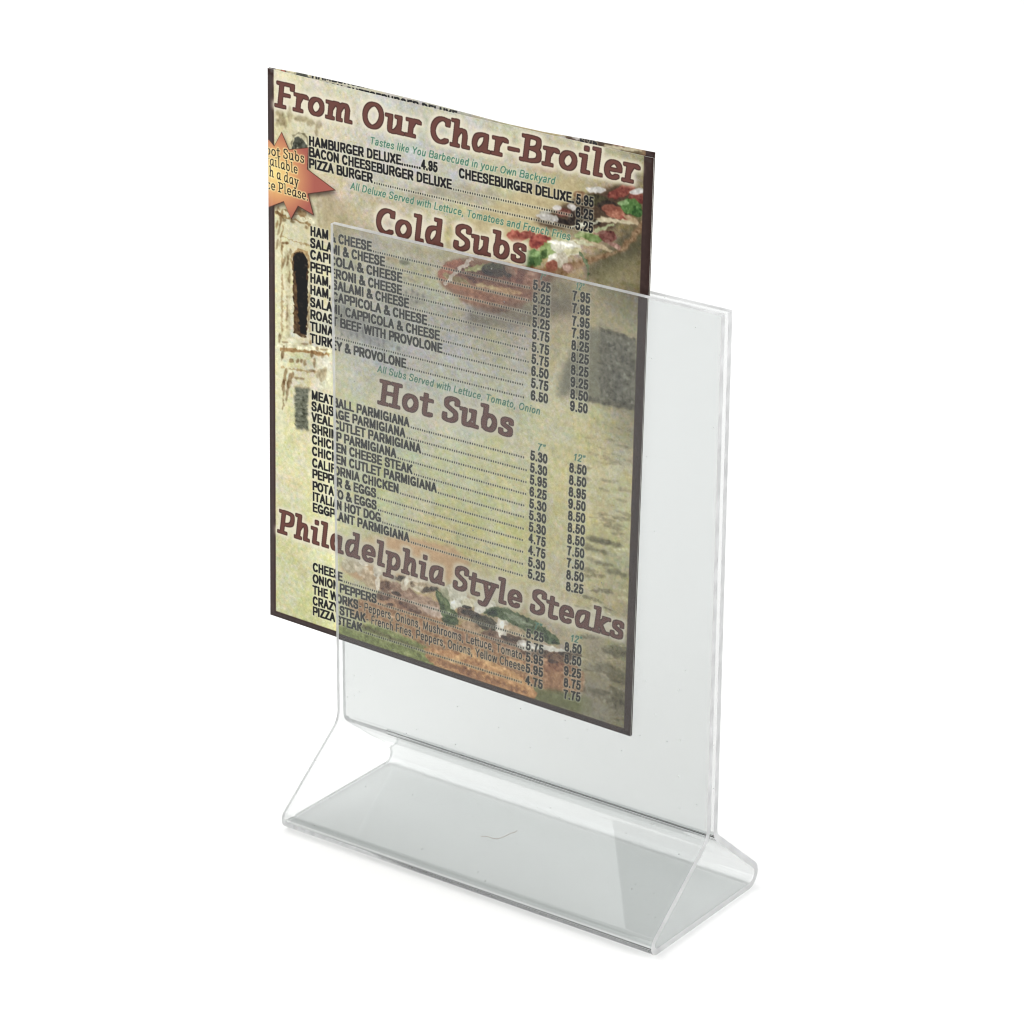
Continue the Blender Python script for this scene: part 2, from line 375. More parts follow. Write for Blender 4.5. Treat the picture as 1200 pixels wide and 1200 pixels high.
 ([(2.90,4.62),(2.85,4.71),(2.72,4.79),(2.55,4.83),(2.39,4.83),(2.28,4.78),(2.25,4.69),(2.31,4.60),(2.44,4.52),(2.60,4.48),(2.76,4.48),(2.87,4.53)],(140, 138, 138),0.55,0.12),
 ([(2.65,4.56),(2.58,4.63),(2.39,4.71),(2.14,4.76),(1.90,4.77),(1.72,4.74),(1.67,4.67),(1.75,4.59),(1.94,4.52),(2.19,4.47),(2.43,4.46),(2.60,4.49)],(135, 134, 134),0.55,0.12),
 ([(1.83,4.22),(1.78,4.37),(1.71,4.48),(1.62,4.53),(1.54,4.50),(1.50,4.40),(1.50,4.26),(1.54,4.11),(1.62,4.00),(1.71,3.96),(1.78,3.98),(1.83,4.08)],(125, 122, 110),0.55,0.12),
 ([(2.15,3.37),(2.11,3.42),(2.00,3.48),(1.85,3.50),(1.71,3.50),(1.61,3.48),(1.58,3.43),(1.63,3.37),(1.74,3.32),(1.89,3.29),(2.03,3.29),(2.12,3.32)],(150, 148, 130),0.55,0.12),
 ([(3.05,3.27),(3.01,3.32),(2.92,3.37),(2.80,3.40),(2.68,3.40),(2.60,3.37),(2.57,3.32),(2.61,3.26),(2.71,3.21),(2.83,3.19),(2.95,3.19),(3.03,3.22)],(150, 140, 105),0.55,0.12),
 ([(3.74,3.65),(3.66,3.75),(3.46,3.83),(3.20,3.89),(2.94,3.89),(2.76,3.85),(2.70,3.77),(2.78,3.67),(2.98,3.59),(3.25,3.54),(3.51,3.53),(3.69,3.57)],(145, 142, 128),0.55,0.12),
 ([(3.31,4.24),(3.25,4.40),(3.15,4.53),(3.02,4.58),(2.90,4.55),(2.83,4.45),(2.82,4.29),(2.88,4.13),(2.99,4.00),(3.11,3.94),(3.23,3.97),(3.30,4.08)],(160, 158, 155),0.55,0.12),
 ([(1.58,4.09),(1.62,4.08),(1.61,4.39),(1.57,4.40)],(98, 98, 98),0.42,0.025),
 ([(1.71,4.30),(1.74,4.30),(1.74,4.68),(1.70,4.69)],(98, 98, 98),0.42,0.025),
 ([(1.83,4.20),(1.87,4.20),(1.86,4.40),(1.83,4.41)],(98, 98, 98),0.42,0.025),
 ([(2.00,4.34),(2.03,4.34),(2.03,4.75),(1.99,4.76)],(98, 98, 98),0.42,0.025),
 ([(2.12,4.45),(2.16,4.45),(2.16,4.75),(2.12,4.76)],(98, 98, 98),0.42,0.025),
 ([(2.29,4.27),(2.32,4.27),(2.32,4.68),(2.28,4.69)],(98, 98, 98),0.42,0.025),
 ([(2.43,4.48),(2.47,4.48),(2.47,4.82),(2.43,4.83)],(98, 98, 98),0.42,0.025),
 ([(2.62,4.33),(2.65,4.33),(2.65,4.81),(2.62,4.82)],(98, 98, 98),0.42,0.025),
 ([(2.74,4.62),(2.78,4.62),(2.78,4.99),(2.74,5.00)],(98, 98, 98),0.42,0.025),
 ([(1.75,4.64),(1.78,4.64),(1.78,4.84),(1.74,4.85)],(98, 98, 98),0.42,0.025),
 ([(1.91,4.74),(1.95,4.74),(1.95,4.94),(1.91,4.95)],(98, 98, 98),0.42,0.025),
 ([(3.14,3.49),(3.18,3.49),(3.17,3.69),(3.14,3.70)],(98, 98, 98),0.42,0.025),
 ([(3.26,3.56),(3.30,3.56),(3.30,3.75),(3.26,3.75)],(98, 98, 98),0.42,0.025),
 ([(3.38,3.50),(3.42,3.50),(3.42,3.70),(3.38,3.71)],(98, 98, 98),0.42,0.025),
 ([(3.50,3.54),(3.54,3.54),(3.54,3.71),(3.50,3.72)],(98, 98, 98),0.42,0.025),
 ([(3.63,3.52),(3.66,3.52),(3.66,3.68),(3.62,3.69)],(98, 98, 98),0.42,0.025),
 ([(2.94,4.36),(2.98,4.36),(2.98,4.73),(2.94,4.74)],(98, 98, 98),0.42,0.025),
 ([(3.07,4.68),(3.11,4.68),(3.11,4.95),(3.07,4.96)],(98, 98, 98),0.42,0.025),
 ([(1.79,3.73),(1.82,3.73),(1.82,3.89),(1.78,3.90)],(98, 98, 98),0.42,0.025),
 ([(2.08,3.32),(2.11,3.32),(2.11,3.41),(2.07,3.42)],(98, 98, 98),0.42,0.025),
 ([(3.34,2.99),(3.32,3.02),(3.28,3.05),(3.22,3.07),(3.16,3.08),(3.11,3.07),(3.10,3.04),(3.11,3.01),(3.15,2.97),(3.21,2.95),(3.28,2.95),(3.32,2.96)],(90, 95, 75),0.6,0.03),
 ([(3.08,3.04),(3.05,3.07),(2.99,3.09),(2.91,3.09),(2.83,3.07),(2.79,3.05),(2.78,3.01),(2.81,2.98),(2.88,2.96),(2.96,2.96),(3.03,2.98),(3.08,3.00)],(160, 130, 80),0.5,0.04),
 ([(2.08,3.35),(3.62,3.28),(3.62,3.31),(2.08,3.39)],(125, 115, 90),0.35,0.02),
 ([(1.25,2.14),(1.77,2.14),(1.97,2.64),(2.04,3.04),(1.31,3.00)],(176, 158, 112),0.45,0.15),
 ([(1.05,2.51),(1.15,2.52),(1.15,2.85),(1.05,2.84)],(206, 200, 162),0.6,0.03),
 ([(0.25,2.69),(0.24,2.73),(0.22,2.76),(0.20,2.77),(0.19,2.76),(0.19,2.73),(0.20,2.69),(0.21,2.65),(0.23,2.62),(0.25,2.60),(0.26,2.62),(0.26,2.65)],(118, 84, 38),0.5,0.02),
 ([(0.28,3.04),(0.26,3.11),(0.23,3.17),(0.22,3.19),(0.21,3.17),(0.22,3.11),(0.24,3.04),(0.26,2.97),(0.28,2.92),(0.29,2.90),(0.30,2.92),(0.29,2.97)],(118, 84, 38),0.5,0.02),
 ([(0.42,2.85),(0.41,2.87),(0.39,2.88),(0.36,2.89),(0.34,2.89),(0.33,2.87),(0.33,2.85),(0.34,2.83),(0.36,2.82),(0.39,2.81),(0.41,2.81),(0.42,2.83)],(118, 84, 38),0.5,0.02),
 ([(0.64,2.83),(0.62,2.85),(0.60,2.86),(0.57,2.86),(0.54,2.86),(0.52,2.85),(0.52,2.84),(0.53,2.82),(0.55,2.81),(0.58,2.81),(0.61,2.81),(0.63,2.82)],(118, 84, 38),0.5,0.02),
 ([(0.96,2.87),(0.95,2.89),(0.93,2.90),(0.90,2.91),(0.88,2.90),(0.86,2.89),(0.86,2.87),(0.87,2.86),(0.89,2.84),(0.92,2.84),(0.95,2.84),(0.96,2.85)],(118, 84, 38),0.5,0.02),
 ([(0.23,3.36),(0.21,3.42),(0.19,3.46),(0.17,3.47),(0.16,3.46),(0.17,3.42),(0.18,3.36),(0.19,3.30),(0.21,3.26),(0.23,3.24),(0.24,3.26),(0.24,3.30)],(118, 84, 38),0.5,0.02),
 ([(0.54,3.46),(0.52,3.50),(0.50,3.53),(0.48,3.54),(0.47,3.53),(0.47,3.50),(0.47,3.46),(0.49,3.42),(0.51,3.38),(0.53,3.37),(0.54,3.38),(0.55,3.41)],(118, 84, 38),0.5,0.02),
 ([(0.40,3.65),(0.38,3.71),(0.36,3.75),(0.34,3.77),(0.33,3.76),(0.33,3.71),(0.34,3.66),(0.36,3.60),(0.38,3.56),(0.40,3.54),(0.41,3.56),(0.41,3.60)],(118, 84, 38),0.5,0.02),
 ([(0.32,1.80),(0.30,1.84),(0.28,1.87),(0.26,1.89),(0.25,1.87),(0.24,1.84),(0.25,1.80),(0.26,1.76),(0.28,1.73),(0.30,1.72),(0.32,1.73),(0.32,1.76)],(118, 84, 38),0.5,0.02),
 ([(0.41,3.41),(0.53,3.40),(0.52,5.14),(0.41,5.15)],(198, 186, 140),0.6,0.03),
 ([(0.48,3.60),(0.47,3.68),(0.45,3.73),(0.44,3.75),(0.43,3.73),(0.43,3.68),(0.43,3.61),(0.44,3.54),(0.46,3.49),(0.47,3.47),(0.48,3.48),(0.48,3.54)],(122, 88, 42),0.5,0.02),
 ([(0.51,4.02),(0.49,4.12),(0.48,4.20),(0.47,4.23),(0.46,4.21),(0.46,4.13),(0.47,4.02),(0.48,3.92),(0.49,3.84),(0.51,3.81),(0.51,3.83),(0.51,3.91)],(122, 88, 42),0.5,0.02),
 ([(0.46,4.66),(0.45,4.75),(0.43,4.82),(0.41,4.84),(0.40,4.82),(0.40,4.76),(0.41,4.67),(0.42,4.58),(0.43,4.51),(0.45,4.49),(0.46,4.51),(0.46,4.57)],(122, 88, 42),0.5,0.02),
 ([(0.47,5.25),(0.46,5.26),(0.42,5.27),(0.38,5.28),(0.34,5.29),(0.31,5.28),(0.30,5.28),(0.31,5.26),(0.34,5.25),(0.39,5.24),(0.43,5.23),(0.46,5.24)],(122, 88, 42),0.5,0.02),
 ([(0.97,5.16),(0.96,5.18),(0.92,5.19),(0.86,5.21),(0.81,5.21),(0.77,5.21),(0.75,5.20),(0.77,5.19),(0.81,5.17),(0.86,5.16),(0.92,5.15),(0.96,5.16)],(122, 88, 42),0.5,0.02),
 ([(1.44,5.16),(1.42,5.17),(1.38,5.19),(1.33,5.20),(1.27,5.21),(1.23,5.21),(1.22,5.20),(1.23,5.18),(1.27,5.17),(1.33,5.16),(1.38,5.15),(1.42,5.15)],(122, 88, 42),0.5,0.02),
 ([(0.33,5.54),(0.32,5.60),(0.31,5.64),(0.29,5.66),(0.28,5.64),(0.28,5.61),(0.28,5.55),(0.29,5.50),(0.30,5.45),(0.32,5.44),(0.33,5.45),(0.33,5.49)],(122, 88, 42),0.5,0.02),
 ([(0.90,5.55),(0.90,5.58),(0.88,5.61),(0.85,5.62),(0.83,5.62),(0.82,5.59),(0.82,5.56),(0.83,5.53),(0.84,5.50),(0.87,5.49),(0.89,5.50),(0.90,5.52)],(122, 88, 42),0.5,0.02),
 ([(1.11,5.66),(1.10,5.68),(1.07,5.69),(1.03,5.70),(0.99,5.71),(0.96,5.70),(0.94,5.69),(0.96,5.67),(0.99,5.66),(1.03,5.65),(1.07,5.64),(1.10,5.65)],(122, 88, 42),0.5,0.02),
 ([(0.86,5.88),(0.84,5.90),(0.79,5.92),(0.73,5.94),(0.67,5.95),(0.62,5.94),(0.60,5.93),(0.62,5.91),(0.67,5.89),(0.73,5.88),(0.80,5.87),(0.84,5.87)],(122, 88, 42),0.5,0.02),
 ([(0.46,6.23),(0.45,6.34),(0.43,6.42),(0.41,6.45),(0.40,6.43),(0.39,6.35),(0.40,6.24),(0.41,6.13),(0.43,6.05),(0.45,6.01),(0.46,6.04),(0.47,6.12)],(122, 88, 42),0.5,0.02),
 ([(0.36,6.39),(0.35,6.53),(0.33,6.62),(0.31,6.66),(0.30,6.63),(0.30,6.54),(0.30,6.41),(0.32,6.28),(0.34,6.18),(0.36,6.14),(0.37,6.17),(0.37,6.27)],(122, 88, 42),0.5,0.02),
 ([(1.13,5.49),(1.12,5.55),(1.11,5.59),(1.08,5.61),(1.07,5.60),(1.06,5.56),(1.06,5.51),(1.07,5.45),(1.08,5.41),(1.10,5.39),(1.12,5.40),(1.13,5.44)],(122, 88, 42),0.5,0.02),
 ([(1.20,5.19),(1.19,5.22),(1.18,5.24),(1.16,5.24),(1.13,5.24),(1.12,5.23),(1.12,5.21),(1.12,5.19),(1.14,5.17),(1.16,5.16),(1.18,5.16),(1.20,5.17)],(122, 88, 42),0.5,0.02),
 ([(0.29,5.20),(0.28,5.25),(0.27,5.29),(0.25,5.31),(0.23,5.30),(0.22,5.26),(0.22,5.21),(0.23,5.15),(0.25,5.11),(0.27,5.09),(0.28,5.11),(0.29,5.14)],(122, 88, 42),0.5,0.02),
 ([(0.98,4.47),(0.96,4.68),(0.94,4.84),(0.92,4.90),(0.92,4.85),(0.92,4.69),(0.94,4.48),(0.96,4.26),(0.98,4.11),(0.99,4.05),(1.00,4.10),(0.99,4.26)],(122, 88, 42),0.5,0.02),
 ([(0.99,6.06),(1.16,6.04),(1.15,6.92),(0.99,6.92)],(206, 200, 160),0.5,0.04),
 ([(4.73,1.88),(5.16,1.53),(5.88,1.01),(6.85,0.66),(7.15,0.89),(6.42,1.66),(5.57,2.18),(4.79,2.57),(4.08,2.73),(4.21,2.32)],(196, 178, 126),0.85,0.12),
 ([(7.12,2.21),(8.37,1.13),(8.40,1.77),(7.63,2.42),(7.21,2.51)],(98, 96, 70),0.75,0.15),
 ([(7.21,2.37),(8.31,1.76),(8.30,2.42),(7.64,2.57)],(160, 152, 105),0.5,0.15),
 ([(6.51,0.55),(6.48,0.61),(6.38,0.67),(6.26,0.71),(6.13,0.72),(6.04,0.70),(6.00,0.66),(6.03,0.59),(6.12,0.54),(6.25,0.50),(6.38,0.48),(6.47,0.51)],(190, 150, 125),0.5,0.08),
 ([(3.27,1.67),(3.97,1.37),(5.37,1.26),(5.12,1.53),(4.15,1.59),(3.27,2.00)],(150, 142, 118),0.4,0.1),
 ([(5.99,1.64),(6.57,1.26),(7.15,0.92),(7.89,0.55),(8.31,0.68),(8.12,1.08),(7.59,1.48),(7.09,1.59),(6.33,1.72)],(95, 72, 52),0.9,0.06),
 ([(6.36,2.52),(7.03,2.15),(7.86,1.78),(8.33,1.10),(8.38,1.31),(7.94,1.80),(7.33,2.12),(6.79,2.46),(6.49,2.68)],(155, 120, 80),0.9,0.04),
 ([(7.61,0.97),(7.57,1.03),(7.47,1.07),(7.35,1.10),(7.23,1.09),(7.14,1.05),(7.12,1.00),(7.16,0.94),(7.26,0.90),(7.38,0.88),(7.50,0.88),(7.59,0.92)],(86, 82, 50),0.9,0.02),
 ([(7.24,1.21),(7.23,1.28),(7.16,1.36),(7.04,1.43),(6.92,1.47),(6.81,1.47),(6.76,1.43),(6.77,1.35),(6.84,1.27),(6.96,1.20),(7.08,1.17),(7.19,1.17)],(70, 54, 44),0.9,0.02),
 ([(6.83,1.32),(6.81,1.37),(6.75,1.41),(6.67,1.44),(6.58,1.45),(6.52,1.43),(6.49,1.39),(6.51,1.34),(6.58,1.29),(6.66,1.26),(6.74,1.26),(6.81,1.28)],(125, 62, 48),0.9,0.02),
 ([(7.78,1.00),(7.76,1.06),(7.68,1.12),(7.58,1.16),(7.48,1.16),(7.40,1.14),(7.37,1.09),(7.39,1.03),(7.47,0.98),(7.57,0.94),(7.68,0.93),(7.75,0.96)],(70, 56, 46),0.9,0.02),
 ([(7.04,1.50),(7.00,1.54),(6.89,1.57),(6.74,1.59),(6.59,1.59),(6.49,1.57),(6.46,1.53),(6.50,1.49),(6.62,1.46),(6.76,1.44),(6.91,1.44),(7.01,1.46)],(60, 48, 42),0.9,0.02),
 ([(6.58,1.50),(6.54,1.54),(6.44,1.57),(6.32,1.58),(6.19,1.58),(6.10,1.56),(6.07,1.53),(6.11,1.50),(6.21,1.47),(6.34,1.45),(6.46,1.45),(6.55,1.47)],(185, 182, 175),0.9,0.02),
 ([(7.55,0.77),(7.52,0.80),(7.44,0.83),(7.33,0.86),(7.23,0.87),(7.15,0.86),(7.12,0.83),(7.15,0.79),(7.23,0.76),(7.34,0.74),(7.45,0.73),(7.53,0.74)],(212, 210, 204),0.9,0.02),
 ([(6.62,1.28),(6.61,1.31),(6.58,1.33),(6.53,1.35),(6.47,1.35),(6.44,1.34),(6.42,1.32),(6.43,1.30),(6.47,1.27),(6.52,1.25),(6.57,1.25),(6.61,1.26)],(205, 200, 195),0.9,0.02),
 ([(6.93,1.22),(6.91,1.25),(6.86,1.27),(6.81,1.27),(6.77,1.26),(6.74,1.24),(6.74,1.21),(6.76,1.18),(6.80,1.16),(6.86,1.16),(6.90,1.17),(6.93,1.19)],(200, 195, 190),0.9,0.02),
 ([(6.41,1.41),(6.39,1.43),(6.35,1.46),(6.28,1.48),(6.22,1.49),(6.17,1.48),(6.15,1.46),(6.17,1.44),(6.22,1.41),(6.28,1.39),(6.34,1.38),(6.39,1.39)],(175, 172, 160),0.9,0.02),
 ([(7.46,1.39),(7.42,1.43),(7.31,1.48),(7.17,1.51),(7.02,1.52),(6.92,1.50),(6.88,1.47),(6.92,1.42),(7.03,1.37),(7.18,1.34),(7.32,1.33),(7.43,1.35)],(75, 64, 48),0.9,0.02),
 ([(7.11,0.93),(7.10,0.97),(7.05,1.01),(6.99,1.03),(6.93,1.03),(6.88,1.02),(6.86,0.98),(6.88,0.94),(6.92,0.91),(6.98,0.89),(7.05,0.88),(7.09,0.90)],(150, 110, 70),0.9,0.02),
 ([(8.14,0.59),(8.12,0.65),(8.03,0.74),(7.89,0.82),(7.74,0.88),(7.62,0.90),(7.57,0.88),(7.59,0.82),(7.68,0.74),(7.82,0.66),(7.97,0.60),(8.09,0.57)],(150, 62, 38),0.9,0.02),
 ([(8.37,0.77),(8.34,0.82),(8.27,0.86),(8.17,0.88),(8.08,0.87),(8.02,0.84),(8.01,0.79),(8.04,0.73),(8.11,0.69),(8.20,0.67),(8.29,0.68),(8.35,0.72)],(140, 58, 38),0.9,0.02),
 ([(8.35,0.62),(8.33,0.65),(8.27,0.68),(8.19,0.71),(8.11,0.73),(8.05,0.73),(8.02,0.71),(8.04,0.68),(8.10,0.64),(8.18,0.61),(8.26,0.59),(8.32,0.60)],(215, 215, 210),0.9,0.02),
 ([(7.95,1.13),(7.92,1.19),(7.83,1.24),(7.73,1.26),(7.63,1.25),(7.56,1.21),(7.54,1.15),(7.58,1.09),(7.66,1.04),(7.77,1.01),(7.87,1.02),(7.93,1.07)],(176, 100, 66),0.9,0.02),
 ([(7.79,1.04),(7.76,1.08),(7.71,1.12),(7.62,1.15),(7.54,1.16),(7.48,1.14),(7.45,1.11),(7.47,1.07),(7.54,1.03),(7.62,1.00),(7.70,1.00),(7.76,1.01)],(160, 90, 60),0.9,0.02),
 ([(8.08,1.18),(8.06,1.20),(8.01,1.23),(7.95,1.24),(7.89,1.23),(7.85,1.22),(7.83,1.19),(7.86,1.17),(7.90,1.14),(7.97,1.13),(8.03,1.14),(8.07,1.15)],(165, 70, 48),0.9,0.02),
 ([(8.29,0.97),(8.25,1.03),(8.15,1.08),(8.04,1.10),(7.93,1.08),(7.86,1.03),(7.85,0.96),(7.90,0.89),(7.99,0.84),(8.11,0.82),(8.21,0.84),(8.28,0.90)],(92, 142, 62),0.9,0.02),
 ([(8.32,1.02),(8.31,1.06),(8.27,1.10),(8.20,1.12),(8.14,1.12),(8.10,1.10),(8.08,1.07),(8.09,1.03),(8.14,0.99),(8.20,0.96),(8.26,0.96),(8.30,0.98)],(70, 120, 50),0.9,0.02),
 ([(8.03,0.90),(8.01,0.93),(7.97,0.96),(7.91,0.97),(7.84,0.98),(7.80,0.97),(7.78,0.95),(7.80,0.92),(7.84,0.90),(7.90,0.88),(7.96,0.87),(8.01,0.88)],(140, 175, 110),0.9,0.02),
 ([(5.89,2.00),(5.85,2.06),(5.76,2.10),(5.65,2.13),(5.55,2.12),(5.48,2.08),(5.46,2.03),(5.50,1.97),(5.58,1.92),(5.69,1.90),(5.80,1.91),(5.87,1.95)],(172, 66, 38),0.9,0.02),
 ([(6.08,1.88),(6.06,1.92),(6.00,1.96),(5.91,1.99),(5.83,2.00),(5.76,1.99),(5.74,1.96),(5.76,1.91),(5.82,1.87),(5.91,1.84),(5.99,1.84),(6.06,1.85)],(150, 58, 36),0.9,0.02),
 ([(6.40,1.83),(6.40,1.90),(6.34,1.99),(6.23,2.07),(6.11,2.13),(6.00,2.15),(5.94,2.12),(5.94,2.05),(6.00,1.96),(6.10,1.87),(6.23,1.81),(6.33,1.80)],(172, 58, 32),0.9,0.02),
 ([(6.46,1.83),(6.45,1.87),(6.40,1.91),(6.34,1.93),(6.28,1.93),(6.23,1.92),(6.21,1.89),(6.22,1.85),(6.27,1.82),(6.33,1.80),(6.40,1.79),(6.45,1.80)],(160, 64, 40),0.9,0.02),
 ([(7.49,1.68),(7.44,1.73),(7.33,1.76),(7.18,1.78),(7.04,1.77),(6.94,1.75),(6.91,1.70),(6.96,1.66),(7.07,1.62),(7.22,1.60),(7.36,1.61),(7.46,1.64)],(118, 148, 74),0.9,0.02),
 ([(7.21,1.59),(7.20,1.61),(7.15,1.66),(7.07,1.71),(6.99,1.74),(6.93,1.76),(6.90,1.75),(6.91,1.72),(6.96,1.68),(7.04,1.63),(7.12,1.59),(7.18,1.58)],(170, 180, 120),0.9,0.02),
 ([(7.78,1.60),(7.73,1.67),(7.65,1.71),(7.55,1.71),(7.47,1.69),(7.42,1.64),(7.42,1.57),(7.46,1.51),(7.54,1.47),(7.64,1.46),(7.73,1.49),(7.78,1.54)],(128, 66, 56),0.9,0.02),
 ([(7.55,1.52),(7.54,1.55),(7.49,1.58),(7.43,1.60),(7.37,1.61),(7.32,1.60),(7.30,1.58),(7.32,1.55),(7.37,1.52),(7.43,1.50),(7.49,1.49),(7.54,1.50)],(150, 105, 90),0.9,0.02),
 ([(7.54,1.31),(7.49,1.35),(7.37,1.42),(7.18,1.50),(7.00,1.57),(6.86,1.61),(6.81,1.61),(6.85,1.57),(6.98,1.50),(7.16,1.43),(7.35,1.36),(7.48,1.32)],(205, 205, 180),0.9,0.02),
 ([(8.21,1.23),(8.15,1.25),(7.98,1.29),(7.75,1.33),(7.52,1.35),(7.35,1.35),(7.29,1.34),(7.35,1.31),(7.53,1.27),(7.76,1.24),(7.99,1.22),(8.15,1.21)],(200, 188, 150),0.9,0.02),
 ([(8.24,1.24),(8.21,1.26),(8.14,1.26),(8.06,1.24),(7.98,1.21),(7.93,1.18),(7.92,1.15),(7.96,1.13),(8.03,1.13),(8.11,1.14),(8.19,1.17),(8.23,1.21)],(196, 170, 130),0.9,0.02),
 ([(7.74,1.34),(7.72,1.37),(7.64,1.42),(7.52,1.49),(7.41,1.55),(7.32,1.58),(7.28,1.59),(7.30,1.56),(7.38,1.50),(7.50,1.43),(7.61,1.38),(7.70,1.34)],(180, 190, 140),0.9,0.02),
 ([(6.79,1.87),(6.74,1.90),(6.63,1.91),(6.49,1.90),(6.35,1.88),(6.25,1.85),(6.22,1.82),(6.27,1.79),(6.38,1.78),(6.53,1.78),(6.67,1.80),(6.76,1.84)],(200, 200, 150),0.9,0.02),
 ([(7.71,1.85),(7.65,1.86),(7.52,1.86),(7.34,1.84),(7.16,1.82),(7.04,1.78),(7.00,1.76),(7.06,1.74),(7.19,1.75),(7.37,1.76),(7.54,1.79),(7.67,1.82)],(198, 178, 138),0.9,0.02),
 ([(7.35,1.83),(7.31,1.84),(7.22,1.85),(7.09,1.86),(6.97,1.85),(6.88,1.84),(6.86,1.82),(6.89,1.80),(6.99,1.79),(7.11,1.79),(7.23,1.80),(7.32,1.81)],(205, 205, 165),0.9,0.02),
 ([(7.88,1.76),(7.85,1.77),(7.78,1.77),(7.69,1.76),(7.61,1.73),(7.55,1.70),(7.54,1.68),(7.57,1.66),(7.64,1.66),(7.73,1.68),(7.81,1.70),(7.87,1.73)],(165, 118, 104),0.9,0.02),
 ([(7.87,1.79),(7.86,1.80),(7.83,1.80),(7.80,1.79),(7.77,1.77),(7.75,1.75),(7.76,1.74),(7.77,1.73),(7.80,1.73),(7.83,1.74),(7.86,1.76),(7.88,1.78)],(190, 150, 130),0.9,0.02),
 ([(6.24,2.34),(6.19,2.43),(6.08,2.50),(5.96,2.52),(5.85,2.50),(5.78,2.43),(5.77,2.34),(5.83,2.25),(5.93,2.18),(6.06,2.16),(6.17,2.18),(6.23,2.25)],(92, 134, 66),0.9,0.02),
 ([(6.04,2.46),(5.99,2.51),(5.93,2.54),(5.86,2.54),(5.81,2.51),(5.79,2.46),(5.81,2.40),(5.86,2.35),(5.92,2.32),(5.99,2.32),(6.03,2.35),(6.05,2.40)],(70, 108, 52),0.9,0.02),
 ([(6.20,2.19),(6.19,2.22),(6.16,2.25),(6.11,2.29),(6.06,2.31),(6.01,2.31),(5.99,2.30),(5.99,2.28),(6.02,2.24),(6.07,2.21),(6.13,2.19),(6.17,2.18)],(150, 185, 110),0.9,0.02),
 ([(6.53,2.08),(6.51,2.16),(6.44,2.24),(6.35,2.28),(6.26,2.28),(6.18,2.23),(6.16,2.16),(6.18,2.07),(6.25,2.00),(6.34,1.96),(6.43,1.96),(6.50,2.00)],(142, 170, 92),0.9,0.02),
 ([(6.32,2.23),(6.28,2.28),(6.24,2.31),(6.20,2.32),(6.18,2.30),(6.18,2.25),(6.20,2.19),(6.24,2.14),(6.29,2.11),(6.32,2.10),(6.34,2.12),(6.34,2.17)],(80, 110, 50),0.9,0.02),
 ([(7.05,1.96),(7.00,2.03),(6.87,2.10),(6.71,2.13),(6.55,2.13),(6.43,2.09),(6.40,2.02),(6.45,1.95),(6.58,1.88),(6.74,1.85),(6.91,1.85),(7.02,1.89)],(216, 214, 192),0.9,0.02),
 ([(7.06,1.95),(7.04,1.99),(6.97,2.05),(6.88,2.10),(6.77,2.14),(6.69,2.15),(6.65,2.13),(6.67,2.09),(6.74,2.04),(6.83,1.98),(6.94,1.95),(7.02,1.93)],(205, 198, 150),0.9,0.02),
 ([(6.79,2.23),(6.75,2.31),(6.68,2.37),(6.58,2.40),(6.49,2.38),(6.43,2.33),(6.42,2.26),(6.46,2.18),(6.54,2.12),(6.63,2.09),(6.72,2.11),(6.78,2.16)],(198, 190, 166),0.9,0.02),
 ([(6.54,2.14),(6.55,2.17),(6.52,2.22),(6.47,2.28),(6.42,2.33),(6.36,2.35),(6.33,2.35),(6.32,2.32),(6.35,2.27),(6.39,2.21),(6.46,2.17),(6.51,2.14)],(228, 225, 210),0.9,0.02),
 ([(6.74,1.93),(6.71,1.96),(6.63,1.98),(6.53,1.99),(6.42,1.99),(6.35,1.98),(6.32,1.96),(6.35,1.94),(6.43,1.92),(6.54,1.90),(6.64,1.90),(6.72,1.91)],(235, 232, 215),0.9,0.02),
 ([(6.96,1.93),(6.92,1.94),(6.85,1.95),(6.76,1.96),(6.66,1.95),(6.60,1.94),(6.58,1.92),(6.61,1.90),(6.68,1.89),(6.78,1.89),(6.87,1.89),(6.93,1.91)],(240, 238, 226),0.9,0.02),
 ([(6.57,2.36),(6.55,2.43),(6.51,2.48),(6.44,2.51),(6.38,2.51),(6.33,2.48),(6.31,2.42),(6.33,2.36),(6.37,2.31),(6.44,2.27),(6.50,2.28),(6.55,2.31)],(160, 80, 50),0.9,0.02),
 ([(6.88,2.38),(6.84,2.42),(6.79,2.45),(6.73,2.45),(6.68,2.42),(6.66,2.38),(6.68,2.33),(6.72,2.28),(6.77,2.26),(6.83,2.26),(6.88,2.29),(6.90,2.33)],(170, 130, 110),0.9,0.02),
 ([(6.83,2.38),(6.80,2.41),(6.76,2.42),(6.72,2.42),(6.70,2.41),(6.68,2.38),(6.69,2.34),(6.72,2.31),(6.76,2.29),(6.80,2.29),(6.83,2.31),(6.84,2.34)],(200, 165, 145),0.9,0.02),
 ([(7.01,2.00),(7.11,2.06),(7.21,2.18),(7.24,2.45),(7.21,2.51),(7.18,2.23),(7.08,2.10)],(112, 130, 92),0.9,0.01),
 ([(3.96,3.13),(4.13,2.81),(4.75,2.56),(5.75,2.54),(6.53,2.45),(6.45,2.69),(5.78,3.33),(5.21,3.54),(4.63,3.48),(4.05,3.27)],(148, 92, 56),0.9,0.05),
 ([(4.62,2.76),(4.59,2.83),(4.51,2.91),(4.38,2.98),(4.25,3.01),(4.14,3.00),(4.09,2.95),(4.11,2.88),(4.20,2.80),(4.33,2.74),(4.46,2.70),(4.57,2.71)],(178, 92, 48),0.8,0.02),
 ([(4.37,3.06),(4.32,3.14),(4.23,3.19),(4.12,3.20),(4.03,3.17),(3.98,3.11),(3.99,3.03),(4.04,2.96),(4.13,2.90),(4.24,2.89),(4.33,2.92),(4.38,2.98)],(170, 84, 46),0.8,0.02),
